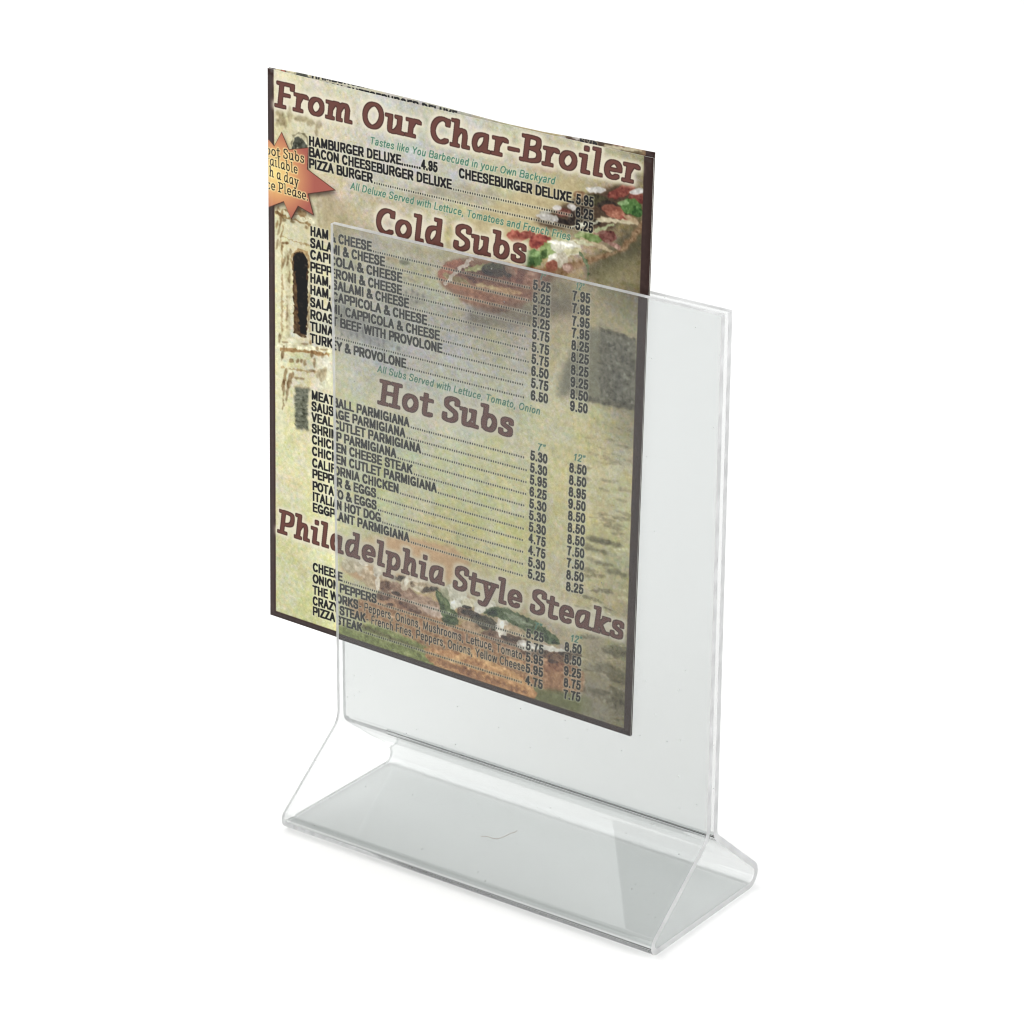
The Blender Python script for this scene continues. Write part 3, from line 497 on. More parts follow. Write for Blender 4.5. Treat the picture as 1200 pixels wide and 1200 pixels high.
 ([(4.93,2.80),(4.89,2.87),(4.78,2.94),(4.62,2.98),(4.47,3.00),(4.35,2.99),(4.31,2.94),(4.35,2.88),(4.46,2.81),(4.62,2.76),(4.77,2.74),(4.89,2.76)],(120, 62, 40),0.8,0.02),
 ([(5.23,2.86),(5.17,2.93),(5.04,2.99),(4.86,3.02),(4.69,3.02),(4.57,2.98),(4.54,2.91),(4.60,2.85),(4.73,2.79),(4.91,2.76),(5.08,2.76),(5.20,2.80)],(110, 58, 36),0.8,0.02),
 ([(4.73,3.15),(4.67,3.18),(4.53,3.19),(4.37,3.17),(4.21,3.13),(4.10,3.08),(4.08,3.04),(4.14,3.00),(4.27,3.00),(4.44,3.02),(4.60,3.05),(4.70,3.10)],(150, 140, 80),0.8,0.02),
 ([(5.08,2.69),(5.05,2.73),(4.96,2.78),(4.83,2.84),(4.70,2.88),(4.60,2.89),(4.56,2.88),(4.59,2.84),(4.68,2.79),(4.80,2.73),(4.94,2.69),(5.04,2.67)],(170, 180, 100),0.8,0.02),
 ([(5.18,2.62),(5.16,2.65),(5.11,2.69),(5.03,2.74),(4.95,2.78),(4.88,2.80),(4.85,2.80),(4.87,2.77),(4.92,2.73),(5.00,2.68),(5.08,2.64),(5.15,2.62)],(200, 200, 150),0.8,0.02),
 ([(5.71,2.70),(5.64,2.78),(5.49,2.84),(5.29,2.87),(5.10,2.86),(4.97,2.81),(4.94,2.73),(5.00,2.65),(5.16,2.59),(5.36,2.56),(5.54,2.58),(5.67,2.63)],(62, 50, 38),0.8,0.02),
 ([(5.41,2.62),(5.38,2.67),(5.30,2.71),(5.19,2.75),(5.08,2.76),(5.00,2.75),(4.97,2.72),(5.00,2.68),(5.08,2.63),(5.19,2.60),(5.30,2.58),(5.38,2.59)],(90, 95, 60),0.8,0.02),
 ([(5.88,2.88),(5.82,2.94),(5.67,2.98),(5.48,3.00),(5.29,3.00),(5.16,2.96),(5.12,2.92),(5.18,2.87),(5.33,2.82),(5.52,2.80),(5.71,2.81),(5.84,2.84)],(128, 74, 46),0.8,0.02),
 ([(5.76,2.69),(5.75,2.80),(5.72,2.88),(5.68,2.92),(5.63,2.90),(5.60,2.83),(5.58,2.73),(5.59,2.63),(5.62,2.55),(5.67,2.51),(5.71,2.53),(5.74,2.59)],(170, 100, 66),0.8,0.02),
 ([(5.91,2.71),(5.88,2.83),(5.82,2.92),(5.76,2.95),(5.71,2.92),(5.69,2.84),(5.69,2.73),(5.72,2.61),(5.78,2.53),(5.84,2.49),(5.89,2.52),(5.92,2.60)],(140, 80, 56),0.8,0.02),
 ([(5.72,2.72),(5.68,2.74),(5.62,2.73),(5.54,2.71),(5.48,2.67),(5.45,2.62),(5.45,2.59),(5.48,2.58),(5.55,2.58),(5.62,2.61),(5.68,2.65),(5.72,2.69)],(160, 120, 90),0.8,0.02),
 ([(6.32,2.70),(6.28,2.78),(6.19,2.84),(6.07,2.86),(5.97,2.85),(5.90,2.79),(5.88,2.72),(5.93,2.64),(6.02,2.58),(6.14,2.56),(6.24,2.57),(6.31,2.62)],(172, 112, 80),0.8,0.02),
 ([(6.40,2.62),(6.39,2.68),(6.34,2.73),(6.28,2.76),(6.21,2.76),(6.17,2.73),(6.15,2.68),(6.16,2.62),(6.21,2.57),(6.27,2.54),(6.34,2.54),(6.38,2.57)],(150, 90, 64),0.8,0.02),
 ([(6.19,2.56),(6.17,2.59),(6.12,2.62),(6.06,2.65),(6.00,2.65),(5.95,2.64),(5.93,2.62),(5.95,2.58),(5.99,2.55),(6.06,2.53),(6.12,2.52),(6.17,2.53)],(190, 140, 110),0.8,0.02),
 ([(5.13,3.24),(5.05,3.28),(4.85,3.30),(4.60,3.30),(4.35,3.28),(4.17,3.23),(4.12,3.19),(4.20,3.14),(4.40,3.12),(4.66,3.12),(4.91,3.14),(5.08,3.19)],(170, 106, 60),0.8,0.02),
 ([(5.59,3.30),(5.51,3.37),(5.31,3.43),(5.05,3.47),(4.79,3.47),(4.61,3.44),(4.55,3.38),(4.63,3.31),(4.83,3.24),(5.10,3.20),(5.35,3.20),(5.53,3.24)],(158, 98, 56),0.8,0.02),
 ([(5.64,3.36),(5.61,3.40),(5.49,3.46),(5.34,3.50),(5.19,3.53),(5.08,3.52),(5.03,3.50),(5.07,3.45),(5.18,3.40),(5.34,3.35),(5.49,3.33),(5.60,3.33)],(140, 84, 48),0.8,0.02),
 ([(6.15,2.99),(6.11,3.06),(5.98,3.15),(5.79,3.23),(5.60,3.29),(5.45,3.31),(5.39,3.29),(5.43,3.22),(5.56,3.13),(5.75,3.05),(5.94,2.99),(6.09,2.97)],(150, 92, 58),0.8,0.02),
 ([(5.85,3.01),(5.80,3.04),(5.67,3.07),(5.50,3.10),(5.33,3.11),(5.20,3.10),(5.16,3.09),(5.21,3.06),(5.34,3.03),(5.51,3.00),(5.68,2.99),(5.81,3.00)],(190, 150, 90),0.8,0.02),
 ([(5.33,3.06),(5.29,3.08),(5.19,3.10),(5.06,3.11),(4.93,3.11),(4.84,3.10),(4.81,3.08),(4.85,3.06),(4.95,3.05),(5.08,3.04),(5.20,3.03),(5.29,3.04)],(195, 175, 110),0.8,0.02),
 ([(4.68,2.59),(4.77,2.61),(4.14,3.26),(4.08,3.24)],(208, 196, 182),0.85,0.01),
 ([(4.17,2.71),(4.24,2.69),(4.11,2.87),(4.04,2.89)],(200, 190, 170),0.5,0.01),
 ([(4.64,3.59),(6.80,2.90),(7.23,3.03),(5.96,3.62),(4.64,3.97)],(108, 96, 80),0.55,0.14),
 ([(6.11,2.76),(6.62,2.58),(7.05,2.70),(6.89,3.11),(6.12,3.28)],(120, 112, 92),0.5,0.15),
 ([(1.73,9.48),(2.36,8.90),(3.25,8.43),(4.43,8.33),(4.84,8.58),(4.44,9.05),(3.10,9.33),(2.15,9.64)],(194, 150, 98),0.9,0.07),
 ([(4.27,8.50),(4.12,8.63),(3.74,8.76),(3.22,8.87),(2.71,8.91),(2.34,8.89),(2.21,8.81),(2.37,8.68),(2.76,8.55),(3.28,8.45),(3.79,8.40),(4.15,8.42)],(205, 160, 105),0.6,0.08),
 ([(1.84,10.15),(2.58,9.89),(3.73,9.84),(5.18,9.88),(6.19,10.00),(7.43,9.99),(7.50,10.38),(6.76,10.65),(5.71,10.69),(4.47,10.68),(3.11,10.43),(2.05,10.41)],(170, 116, 62),0.9,0.04),
 ([(1.73,10.67),(2.69,10.44),(3.74,10.53),(4.48,10.87),(4.89,11.02),(3.54,11.01),(2.59,10.98),(1.62,11.00)],(128, 138, 60),0.9,0.04),
 ([(6.21,10.63),(7.60,10.48),(7.62,10.84),(7.12,10.86),(6.22,10.90)],(118, 122, 66),0.85,0.05),
 ([(3.75,10.57),(4.88,10.38),(6.21,10.54),(6.39,10.76),(6.32,10.91),(5.51,10.98),(4.48,10.96),(3.90,10.85)],(188, 128, 54),0.95,0.02),
 ([(4.01,10.92),(4.78,10.32),(5.08,10.25),(4.47,10.73),(4.17,10.96)],(205, 152, 78),0.9,0.015),
 ([(4.48,10.87),(5.39,10.41),(6.21,10.54),(6.34,10.86),(5.86,10.87),(5.20,10.88)],(196, 136, 60),0.8,0.02),
 ([(4.68,10.72),(5.50,10.75),(6.21,10.77),(6.17,10.83),(5.40,10.85)],(150, 96, 38),0.6,0.015),
 ([(2.16,10.52),(3.75,10.62),(3.85,10.68),(2.11,10.59)],(100, 82, 46),0.5,0.03),
 ([(2.31,9.28),(2.28,9.38),(2.18,9.47),(2.05,9.53),(1.92,9.55),(1.82,9.51),(1.78,9.42),(1.82,9.32),(1.91,9.23),(2.05,9.17),(2.18,9.15),(2.28,9.20)],(192, 182, 150),0.85,0.02),
 ([(2.52,9.57),(2.44,9.60),(2.33,9.58),(2.21,9.52),(2.12,9.43),(2.08,9.33),(2.11,9.26),(2.19,9.23),(2.30,9.25),(2.42,9.31),(2.51,9.40),(2.54,9.49)],(205, 190, 160),0.85,0.02),
 ([(2.73,9.69),(2.63,9.74),(2.51,9.74),(2.39,9.68),(2.30,9.58),(2.28,9.47),(2.32,9.38),(2.42,9.34),(2.54,9.34),(2.66,9.40),(2.75,9.50),(2.77,9.60)],(196, 168, 128),0.85,0.02),
 ([(2.97,9.37),(2.94,9.51),(2.87,9.64),(2.76,9.70),(2.66,9.70),(2.58,9.62),(2.55,9.49),(2.58,9.34),(2.65,9.22),(2.76,9.15),(2.87,9.16),(2.94,9.24)],(184, 150, 108),0.85,0.02),
 ([(3.00,9.52),(2.98,9.59),(2.92,9.65),(2.84,9.69),(2.76,9.69),(2.71,9.66),(2.68,9.61),(2.71,9.54),(2.76,9.48),(2.84,9.45),(2.92,9.44),(2.98,9.47)],(120, 80, 50),0.85,0.02),
 ([(2.76,9.24),(2.75,9.34),(2.71,9.42),(2.66,9.46),(2.60,9.45),(2.56,9.39),(2.55,9.30),(2.56,9.21),(2.60,9.13),(2.65,9.09),(2.71,9.10),(2.75,9.16)],(215, 208, 190),0.85,0.02),
 ([(3.36,9.26),(3.33,9.29),(3.26,9.34),(3.15,9.37),(3.05,9.39),(2.97,9.40),(2.94,9.38),(2.97,9.34),(3.05,9.30),(3.15,9.26),(3.26,9.24),(3.33,9.24)],(60, 48, 38),0.85,0.02),
 ([(3.58,9.63),(3.50,9.69),(3.35,9.72),(3.18,9.70),(3.04,9.65),(2.95,9.57),(2.94,9.49),(3.02,9.43),(3.17,9.40),(3.34,9.42),(3.49,9.48),(3.57,9.55)],(150, 108, 80),0.85,0.02),
 ([(3.41,9.39),(3.37,9.46),(3.32,9.52),(3.26,9.53),(3.22,9.51),(3.20,9.46),(3.21,9.38),(3.25,9.31),(3.31,9.26),(3.36,9.24),(3.40,9.27),(3.42,9.32)],(210, 195, 165),0.85,0.02),
 ([(4.17,9.18),(4.09,9.30),(3.92,9.40),(3.70,9.47),(3.48,9.47),(3.33,9.42),(3.28,9.32),(3.36,9.20),(3.53,9.10),(3.76,9.04),(3.97,9.03),(4.12,9.08)],(200, 180, 146),0.85,0.02),
 ([(4.09,9.24),(4.03,9.33),(3.90,9.40),(3.73,9.45),(3.56,9.45),(3.45,9.42),(3.41,9.35),(3.47,9.27),(3.60,9.19),(3.77,9.15),(3.94,9.14),(4.05,9.18)],(132, 108, 80),0.85,0.02),
 ([(4.06,9.21),(4.02,9.28),(3.91,9.33),(3.76,9.37),(3.62,9.38),(3.52,9.35),(3.49,9.30),(3.54,9.24),(3.65,9.18),(3.79,9.15),(3.93,9.14),(4.03,9.16)],(196, 172, 134),0.85,0.02),
 ([(4.04,9.33),(4.00,9.36),(3.93,9.39),(3.83,9.41),(3.72,9.42),(3.65,9.42),(3.63,9.40),(3.66,9.37),(3.73,9.34),(3.84,9.32),(3.94,9.31),(4.01,9.31)],(84, 66, 46),0.85,0.02),
 ([(3.76,9.36),(3.74,9.39),(3.69,9.43),(3.62,9.46),(3.56,9.47),(3.51,9.46),(3.49,9.43),(3.51,9.39),(3.56,9.36),(3.62,9.33),(3.69,9.32),(3.74,9.33)],(210, 196, 166),0.85,0.02),
 ([(3.49,9.84),(3.40,9.90),(3.24,9.94),(3.04,9.93),(2.86,9.89),(2.74,9.82),(2.73,9.74),(2.81,9.68),(2.97,9.64),(3.17,9.65),(3.35,9.69),(3.47,9.76)],(160, 112, 78),0.85,0.02),
 ([(4.26,9.74),(4.15,9.83),(3.93,9.89),(3.66,9.90),(3.40,9.85),(3.23,9.77),(3.20,9.67),(3.31,9.57),(3.53,9.52),(3.81,9.51),(4.06,9.56),(4.23,9.64)],(172, 136, 110),0.85,0.02),
 ([(4.27,9.80),(4.21,9.85),(4.09,9.88),(3.95,9.87),(3.81,9.84),(3.72,9.79),(3.71,9.73),(3.77,9.68),(3.89,9.66),(4.04,9.66),(4.17,9.70),(4.26,9.75)],(196, 168, 146),0.85,0.02),
 ([(3.71,9.87),(3.65,9.91),(3.53,9.92),(3.39,9.91),(3.25,9.89),(3.16,9.85),(3.14,9.80),(3.19,9.77),(3.31,9.75),(3.46,9.76),(3.59,9.79),(3.68,9.83)],(120, 80, 54),0.85,0.02),
 ([(3.21,9.90),(3.16,9.95),(3.04,10.00),(2.88,10.04),(2.73,10.04),(2.62,10.02),(2.59,9.98),(2.64,9.93),(2.76,9.88),(2.92,9.85),(3.07,9.84),(3.17,9.86)],(184, 136, 90),0.85,0.02),
 ([(3.00,9.73),(2.97,9.78),(2.90,9.83),(2.79,9.87),(2.69,9.89),(2.61,9.88),(2.58,9.85),(2.61,9.80),(2.69,9.74),(2.79,9.70),(2.90,9.69),(2.97,9.69)],(110, 76, 54),0.85,0.02),
 ([(4.72,9.38),(4.61,9.51),(4.45,9.59),(4.30,9.60),(4.18,9.53),(4.14,9.41),(4.18,9.26),(4.29,9.13),(4.44,9.05),(4.60,9.04),(4.71,9.11),(4.75,9.23)],(198, 196, 176),0.85,0.02),
 ([(4.84,9.35),(4.82,9.42),(4.75,9.49),(4.66,9.53),(4.57,9.54),(4.50,9.51),(4.47,9.45),(4.50,9.38),(4.56,9.31),(4.65,9.26),(4.74,9.26),(4.81,9.29)],(214, 210, 190),0.85,0.02),
 ([(4.34,9.27),(4.36,9.36),(4.36,9.43),(4.32,9.48),(4.26,9.49),(4.20,9.46),(4.15,9.39),(4.12,9.31),(4.13,9.23),(4.17,9.18),(4.23,9.17),(4.29,9.21)],(150, 150, 110),0.85,0.02),
 ([(4.01,9.27),(4.14,9.34),(4.35,9.48),(4.58,9.67),(4.51,9.87),(4.31,9.94),(4.19,9.80),(4.09,9.56)],(82, 104, 50),1,0.015),
 ([(4.04,9.29),(4.14,9.36),(4.46,9.64),(4.35,9.71),(4.14,9.50)],(125, 140, 80),0.7,0.015),
 ([(4.58,9.81),(4.55,9.87),(4.47,9.92),(4.36,9.94),(4.26,9.94),(4.20,9.91),(4.18,9.87),(4.21,9.81),(4.29,9.76),(4.40,9.73),(4.50,9.74),(4.57,9.77)],(70, 92, 44),0.85,0.018),
 ([(4.91,9.51),(4.89,9.57),(4.81,9.64),(4.71,9.68),(4.61,9.69),(4.53,9.67),(4.51,9.62),(4.53,9.55),(4.61,9.49),(4.71,9.45),(4.81,9.43),(4.88,9.46)],(120, 92, 70),0.85,0.018),
 ([(5.11,9.55),(5.07,9.59),(4.97,9.62),(4.84,9.64),(4.72,9.64),(4.64,9.61),(4.62,9.58),(4.66,9.54),(4.76,9.51),(4.88,9.49),(5.00,9.49),(5.09,9.52)],(70, 56, 44),0.85,0.018),
 ([(5.21,9.31),(5.16,9.36),(5.05,9.40),(4.90,9.43),(4.75,9.44),(4.64,9.42),(4.61,9.39),(4.66,9.34),(4.77,9.29),(4.92,9.26),(5.07,9.26),(5.18,9.27)],(206, 196, 160),0.85,0.018),
 ([(5.42,9.23),(5.38,9.29),(5.29,9.36),(5.17,9.42),(5.04,9.44),(4.95,9.42),(4.91,9.37),(4.94,9.30),(5.03,9.23),(5.16,9.18),(5.29,9.16),(5.38,9.18)],(200, 196, 180),0.85,0.018),
 ([(5.21,9.37),(5.20,9.42),(5.14,9.46),(5.07,9.49),(4.99,9.50),(4.93,9.49),(4.91,9.46),(4.93,9.42),(4.99,9.38),(5.06,9.35),(5.14,9.33),(5.19,9.34)],(220, 216, 205),0.85,0.018),
 ([(5.50,9.67),(5.44,9.74),(5.30,9.79),(5.12,9.80),(4.96,9.78),(4.86,9.72),(4.83,9.65),(4.91,9.58),(5.05,9.53),(5.22,9.52),(5.38,9.54),(5.49,9.60)],(70, 66, 48),0.85,0.018),
 ([(5.11,9.85),(5.06,9.90),(4.96,9.94),(4.83,9.95),(4.71,9.93),(4.64,9.89),(4.63,9.83),(4.68,9.77),(4.78,9.73),(4.91,9.72),(5.02,9.74),(5.10,9.79)],(186, 150, 112),0.85,0.018),
 ([(5.72,9.63),(5.67,9.77),(5.59,9.88),(5.50,9.92),(5.44,9.88),(5.41,9.78),(5.43,9.64),(5.49,9.50),(5.57,9.39),(5.65,9.35),(5.71,9.38),(5.74,9.49)],(206, 196, 180),0.85,0.018),
 ([(5.67,9.88),(5.61,9.94),(5.49,9.98),(5.34,9.99),(5.20,9.97),(5.11,9.92),(5.09,9.86),(5.15,9.80),(5.27,9.76),(5.42,9.75),(5.56,9.77),(5.65,9.82)],(120, 84, 58),0.85,0.018),
 ([(6.05,9.70),(5.99,9.75),(5.89,9.77),(5.77,9.76),(5.67,9.72),(5.61,9.66),(5.61,9.60),(5.67,9.55),(5.77,9.53),(5.89,9.54),(5.99,9.58),(6.05,9.64)],(190, 160, 120),0.85,0.018),
 ([(6.27,9.86),(6.20,9.93),(6.06,9.97),(5.89,9.99),(5.73,9.96),(5.62,9.91),(5.60,9.83),(5.67,9.77),(5.81,9.72),(5.98,9.71),(6.14,9.73),(6.25,9.79)],(96, 66, 46),0.85,0.018),
 ([(6.47,9.86),(6.42,9.92),(6.30,9.95),(6.16,9.97),(6.02,9.95),(5.92,9.91),(5.90,9.86),(5.95,9.81),(6.07,9.77),(6.22,9.76),(6.36,9.77),(6.45,9.81)],(214, 206, 194),0.85,0.018),
 ([(6.12,10.04),(6.06,10.08),(5.93,10.11),(5.76,10.12),(5.59,10.10),(5.48,10.06),(5.46,10.01),(5.52,9.97),(5.65,9.94),(5.82,9.93),(5.98,9.95),(6.09,9.99)],(160, 116, 78),0.85,0.018),
 ([(7.02,9.73),(6.97,9.77),(6.84,9.81),(6.67,9.84),(6.50,9.85),(6.38,9.83),(6.34,9.80),(6.40,9.76),(6.53,9.72),(6.70,9.69),(6.87,9.68),(6.99,9.70)],(216, 212, 202),0.85,0.018),
 ([(6.73,9.88),(6.69,9.93),(6.60,9.97),(6.47,10.00),(6.35,10.01),(6.27,9.99),(6.24,9.94),(6.28,9.89),(6.38,9.85),(6.50,9.82),(6.62,9.81),(6.71,9.84)],(90, 60, 40),0.85,0.018),
 ([(7.13,9.86),(7.08,9.93),(6.97,9.98),(6.82,10.02),(6.67,10.02),(6.57,9.99),(6.54,9.94),(6.59,9.87),(6.71,9.81),(6.86,9.78),(7.00,9.78),(7.10,9.80)],(120, 80, 46),0.85,0.018),
 ([(6.98,10.07),(6.92,10.13),(6.77,10.19),(6.57,10.23),(6.38,10.23),(6.25,10.20),(6.20,10.15),(6.27,10.08),(6.42,10.02),(6.62,9.98),(6.81,9.98),(6.94,10.01)],(164, 108, 58),0.85,0.018),
 ([(7.33,9.98),(7.28,10.04),(7.15,10.09),(6.98,10.14),(6.81,10.15),(6.69,10.13),(6.65,10.09),(6.70,10.03),(6.83,9.97),(7.00,9.93),(7.17,9.92),(7.29,9.93)],(150, 96, 50),0.85,0.018),
 ([(7.38,9.70),(7.35,9.75),(7.28,9.80),(7.18,9.84),(7.08,9.86),(7.01,9.85),(6.98,9.81),(7.01,9.76),(7.08,9.71),(7.18,9.66),(7.28,9.65),(7.35,9.66)],(90, 66, 44),0.85,0.018),
 ([(5.47,10.12),(5.41,10.17),(5.30,10.20),(5.15,10.21),(5.01,10.19),(4.92,10.15),(4.89,10.10),(4.95,10.05),(5.07,10.02),(5.21,10.02),(5.35,10.03),(5.45,10.07)],(176, 130, 86),0.85,0.018),
 ([(4.96,10.09),(4.91,10.13),(4.79,10.16),(4.64,10.16),(4.50,10.15),(4.40,10.11),(4.38,10.07),(4.43,10.03),(4.55,10.00),(4.70,9.99),(4.84,10.01),(4.93,10.04)],(168, 118, 78),0.85,0.018),
 ([(4.60,10.10),(4.55,10.14),(4.43,10.16),(4.28,10.17),(4.14,10.15),(4.04,10.12),(4.02,10.08),(4.07,10.04),(4.19,10.02),(4.33,10.01),(4.48,10.03),(4.57,10.06)],(178, 134, 92),0.85,0.018),
 ([(5.12,9.45),(5.32,9.28),(5.62,9.22),(6.07,9.27),(6.47,9.33),(6.82,9.50),(6.90,9.62),(6.68,9.67),(6.33,9.60),(5.98,9.52),(5.57,9.48),(5.27,9.49)],(82, 102, 58),0.95,0.015),
 ([(5.57,9.32),(5.97,9.29),(6.27,9.39),(6.17,9.46),(5.82,9.44)],(150, 156, 130),0.7,0.02),
 ([(5.17,9.43),(5.42,9.29),(5.47,9.39),(5.27,9.49)],(54, 80, 40),0.9,0.015),
 ([(6.42,9.43),(6.85,9.58),(6.73,9.65),(6.48,9.55)],(52, 78, 44),0.8,0.015),
 ([(4.84,8.58),(7.54,8.76),(7.55,9.15),(6.16,9.02),(4.85,8.98)],(190, 180, 140),0.3,0.15),
 ([(2.43,9.26),(2.40,9.28),(2.35,9.29),(2.28,9.29),(2.23,9.27),(2.19,9.24),(2.19,9.20),(2.23,9.18),(2.28,9.17),(2.34,9.18),(2.40,9.20),(2.43,9.23)],(226, 218, 198),0.8,0.014),
 ([(2.72,9.55),(2.71,9.62),(2.69,9.68),(2.66,9.71),(2.63,9.70),(2.60,9.65),(2.59,9.59),(2.60,9.52),(2.62,9.46),(2.66,9.43),(2.69,9.44),(2.71,9.49)],(232, 224, 205),0.8,0.014),
 ([(3.39,9.31),(3.37,9.36),(3.35,9.40),(3.32,9.42),(3.29,9.41),(3.28,9.37),(3.29,9.32),(3.30,9.27),(3.33,9.23),(3.36,9.21),(3.38,9.22),(3.39,9.26)],(236, 228, 210),0.8,0.014),
 ([(3.80,9.18),(3.77,9.21),(3.70,9.24),(3.60,9.28),(3.49,9.30),(3.42,9.31),(3.39,9.30),(3.42,9.27),(3.49,9.24),(3.60,9.20),(3.70,9.18),(3.77,9.17)],(226, 212, 184),0.8,0.014),
 ([(4.09,9.26),(4.07,9.28),(4.04,9.31),(3.99,9.33),(3.93,9.34),(3.90,9.33),(3.88,9.32),(3.90,9.30),(3.93,9.27),(3.98,9.26),(4.04,9.24),(4.07,9.25)],(60, 48, 36),0.8,0.014),
 ([(3.23,9.66),(3.21,9.68),(3.16,9.69),(3.09,9.69),(3.03,9.68),(2.99,9.67),(2.98,9.65),(3.00,9.63),(3.05,9.62),(3.12,9.61),(3.18,9.62),(3.22,9.64)],(64, 46, 34),0.8,0.014),
 ([(3.04,9.90),(3.03,9.92),(3.00,9.94),(2.95,9.96),(2.90,9.97),(2.87,9.97),(2.86,9.95),(2.87,9.93),(2.90,9.91),(2.95,9.89),(3.00,9.88),(3.03,9.88)],(80, 52, 36),0.8,0.014),
 ([(3.67,9.92),(3.64,9.93),(3.58,9.94),(3.51,9.93),(3.44,9.92),(3.40,9.90),(3.38,9.88),(3.41,9.87),(3.47,9.86),(3.54,9.87),(3.61,9.88),(3.66,9.90)],(96, 64, 44),0.8,0.014),
 ([(4.88,9.44),(4.86,9.46),(4.81,9.48),(4.75,9.50),(4.69,9.50),(4.65,9.49),(4.64,9.47),(4.66,9.45),(4.70,9.43),(4.76,9.42),(4.83,9.42),(4.87,9.43)],(52, 44, 34),0.8,0.014),
 ([(5.09,9.55),(5.07,9.57),(5.01,9.59),(4.93,9.60),(4.86,9.61),(4.81,9.60),(4.79,9.59),(4.81,9.56),(4.87,9.54),(4.95,9.53),(5.02,9.52),(5.07,9.53)],(58, 46, 36),0.8,0.014),
 ([(5.35,9.27),(5.33,9.30),(5.29,9.31),(5.25,9.32),(5.21,9.31),(5.18,9.29),(5.18,9.27),(5.20,9.24),(5.24,9.23),(5.28,9.22),(5.32,9.23),(5.35,9.25)],(234, 230, 216),0.8,0.014),
 ([(4.53,9.49),(4.51,9.55),(4.48,9.59),(4.43,9.61),(4.39,9.60),(4.37,9.57),(4.37,9.51),(4.39,9.45),(4.43,9.41),(4.47,9.39),(4.51,9.40),(4.53,9.44)],(230, 228, 212),0.8,0.014),
 ([(5.61,9.68),(5.59,9.77),(5.56,9.84),(5.52,9.87),(5.50,9.85),(5.49,9.79),(5.49,9.69),(5.52,9.60),(5.55,9.53),(5.58,9.50),(5.61,9.52),(5.62,9.59)],(232, 226, 208),0.8,0.014),
 ([(5.83,9.83),(5.80,9.85),(5.74,9.86),(5.67,9.87),(5.60,9.86),(5.55,9.84),(5.54,9.82),(5.57,9.80),(5.62,9.79),(5.70,9.79),(5.76,9.80),(5.81,9.81)],(70, 50, 36),0.8,0.014),
 ([(6.30,9.82),(6.27,9.85),(6.21,9.87),(6.13,9.88),(6.04,9.87),(5.99,9.86),(5.97,9.84),(6.00,9.82),(6.06,9.80),(6.15,9.79),(6.23,9.79),(6.28,9.80)],(236, 230, 218),0.8,0.014),
 ([(6.38,9.99),(6.35,10.01),(6.28,10.03),(6.18,10.04),(6.08,10.04),(6.02,10.03),(6.00,10.01),(6.03,9.98),(6.10,9.96),(6.20,9.95),(6.30,9.95),(6.36,9.97)],(104, 70, 44),0.8,0.014),
 ([(6.64,10.01),(6.62,10.03),(6.56,10.05),(6.48,10.06),(6.41,10.07),(6.36,10.06),(6.35,10.04),(6.37,10.02),(6.43,9.99),(6.50,9.98),(6.57,9.98),(6.62,9.99)],(190, 140, 84),0.8,0.014),
 ([(6.87,9.98),(6.85,10.00),(6.80,10.02),(6.74,10.04),(6.67,10.04),(6.63,10.03),(6.61,10.01),(6.63,9.99),(6.68,9.97),(6.75,9.95),(6.81,9.95),(6.85,9.96)],(84, 56, 34),0.8,0.014),
 ([(7.13,9.75),(7.11,9.77),(7.05,9.79),(6.98,9.80),(6.90,9.81),(6.85,9.80),(6.84,9.79),(6.86,9.77),(6.91,9.74),(6.99,9.73),(7.06,9.72),(7.11,9.73)],(70, 50, 36),0.8,0.014),
 ([(6.23,10.25),(6.19,10.27),(6.08,10.28),(5.94,10.29),(5.79,10.28),(5.69,10.27),(5.66,10.25),(5.70,10.23),(5.81,10.22),(5.96,10.22),(6.10,10.22),(6.20,10.23)],(206, 150, 86),0.8,0.014),
 ([(4.45,10.37),(4.41,10.38),(4.29,10.39),(4.15,10.39),(4.00,10.38),(3.90,10.37),(3.87,10.35),(3.91,10.34),(4.02,10.33),(4.17,10.33),(4.31,10.34),(4.42,10.36)],(210, 160, 104),0.8,0.014),
 ([(3.10,10.15),(3.06,10.17),(2.94,10.19),(2.79,10.21),(2.63,10.22),(2.52,10.22),(2.48,10.21),(2.53,10.19),(2.65,10.17),(2.80,10.15),(2.96,10.14),(3.06,10.14)],(206, 158, 104),0.8,0.014),
 ([(4.55,10.41),(4.67,10.35),(5.95,10.48),(6.29,10.70),(6.21,10.74),(5.86,10.60)],(214, 162, 84),0.7,0.014),
 ([(4.01,10.82),(4.16,10.71),(4.78,10.71),(5.20,10.84),(5.15,10.89),(4.68,10.84)],(150, 94, 36),0.6,0.014),
 ([(7.28,3.33),(7.79,3.29),(8.30,3.36),(8.34,4.67),(7.55,4.67),(6.67,4.75),(6.79,4.17)],(116, 113, 94),0.8,0.12),
 ([(7.53,3.31),(8.30,3.35),(8.34,4.60),(7.58,4.61)],(112, 109, 92),0.75,0.03),
 ([(7.53,3.29),(8.29,3.33),(8.30,3.38),(7.54,3.34)],(90, 86, 70),0.6,0.02),
 ([(7.72,3.51),(7.78,3.51),(7.79,3.62),(7.73,3.62)],(82, 80, 68),0.55,0.015),
 ([(7.83,3.51),(7.89,3.51),(7.90,3.62),(7.84,3.62)],(82, 80, 68),0.55,0.015),
 ([(7.94,3.51),(8.00,3.51),(8.00,3.62),(7.95,3.62)],(82, 80, 68),0.55,0.015),
 ([(8.07,3.52),(8.13,3.52),(8.13,3.63),(8.08,3.63)],(82, 80, 68),0.55,0.015),
 ([(7.75,3.72),(7.80,3.71),(7.81,3.83),(7.75,3.83)],(82, 80, 68),0.55,0.015),
 ([(7.86,3.72),(7.92,3.72),(7.93,3.83),(7.87,3.83)],(82, 80, 68),0.55,0.015),
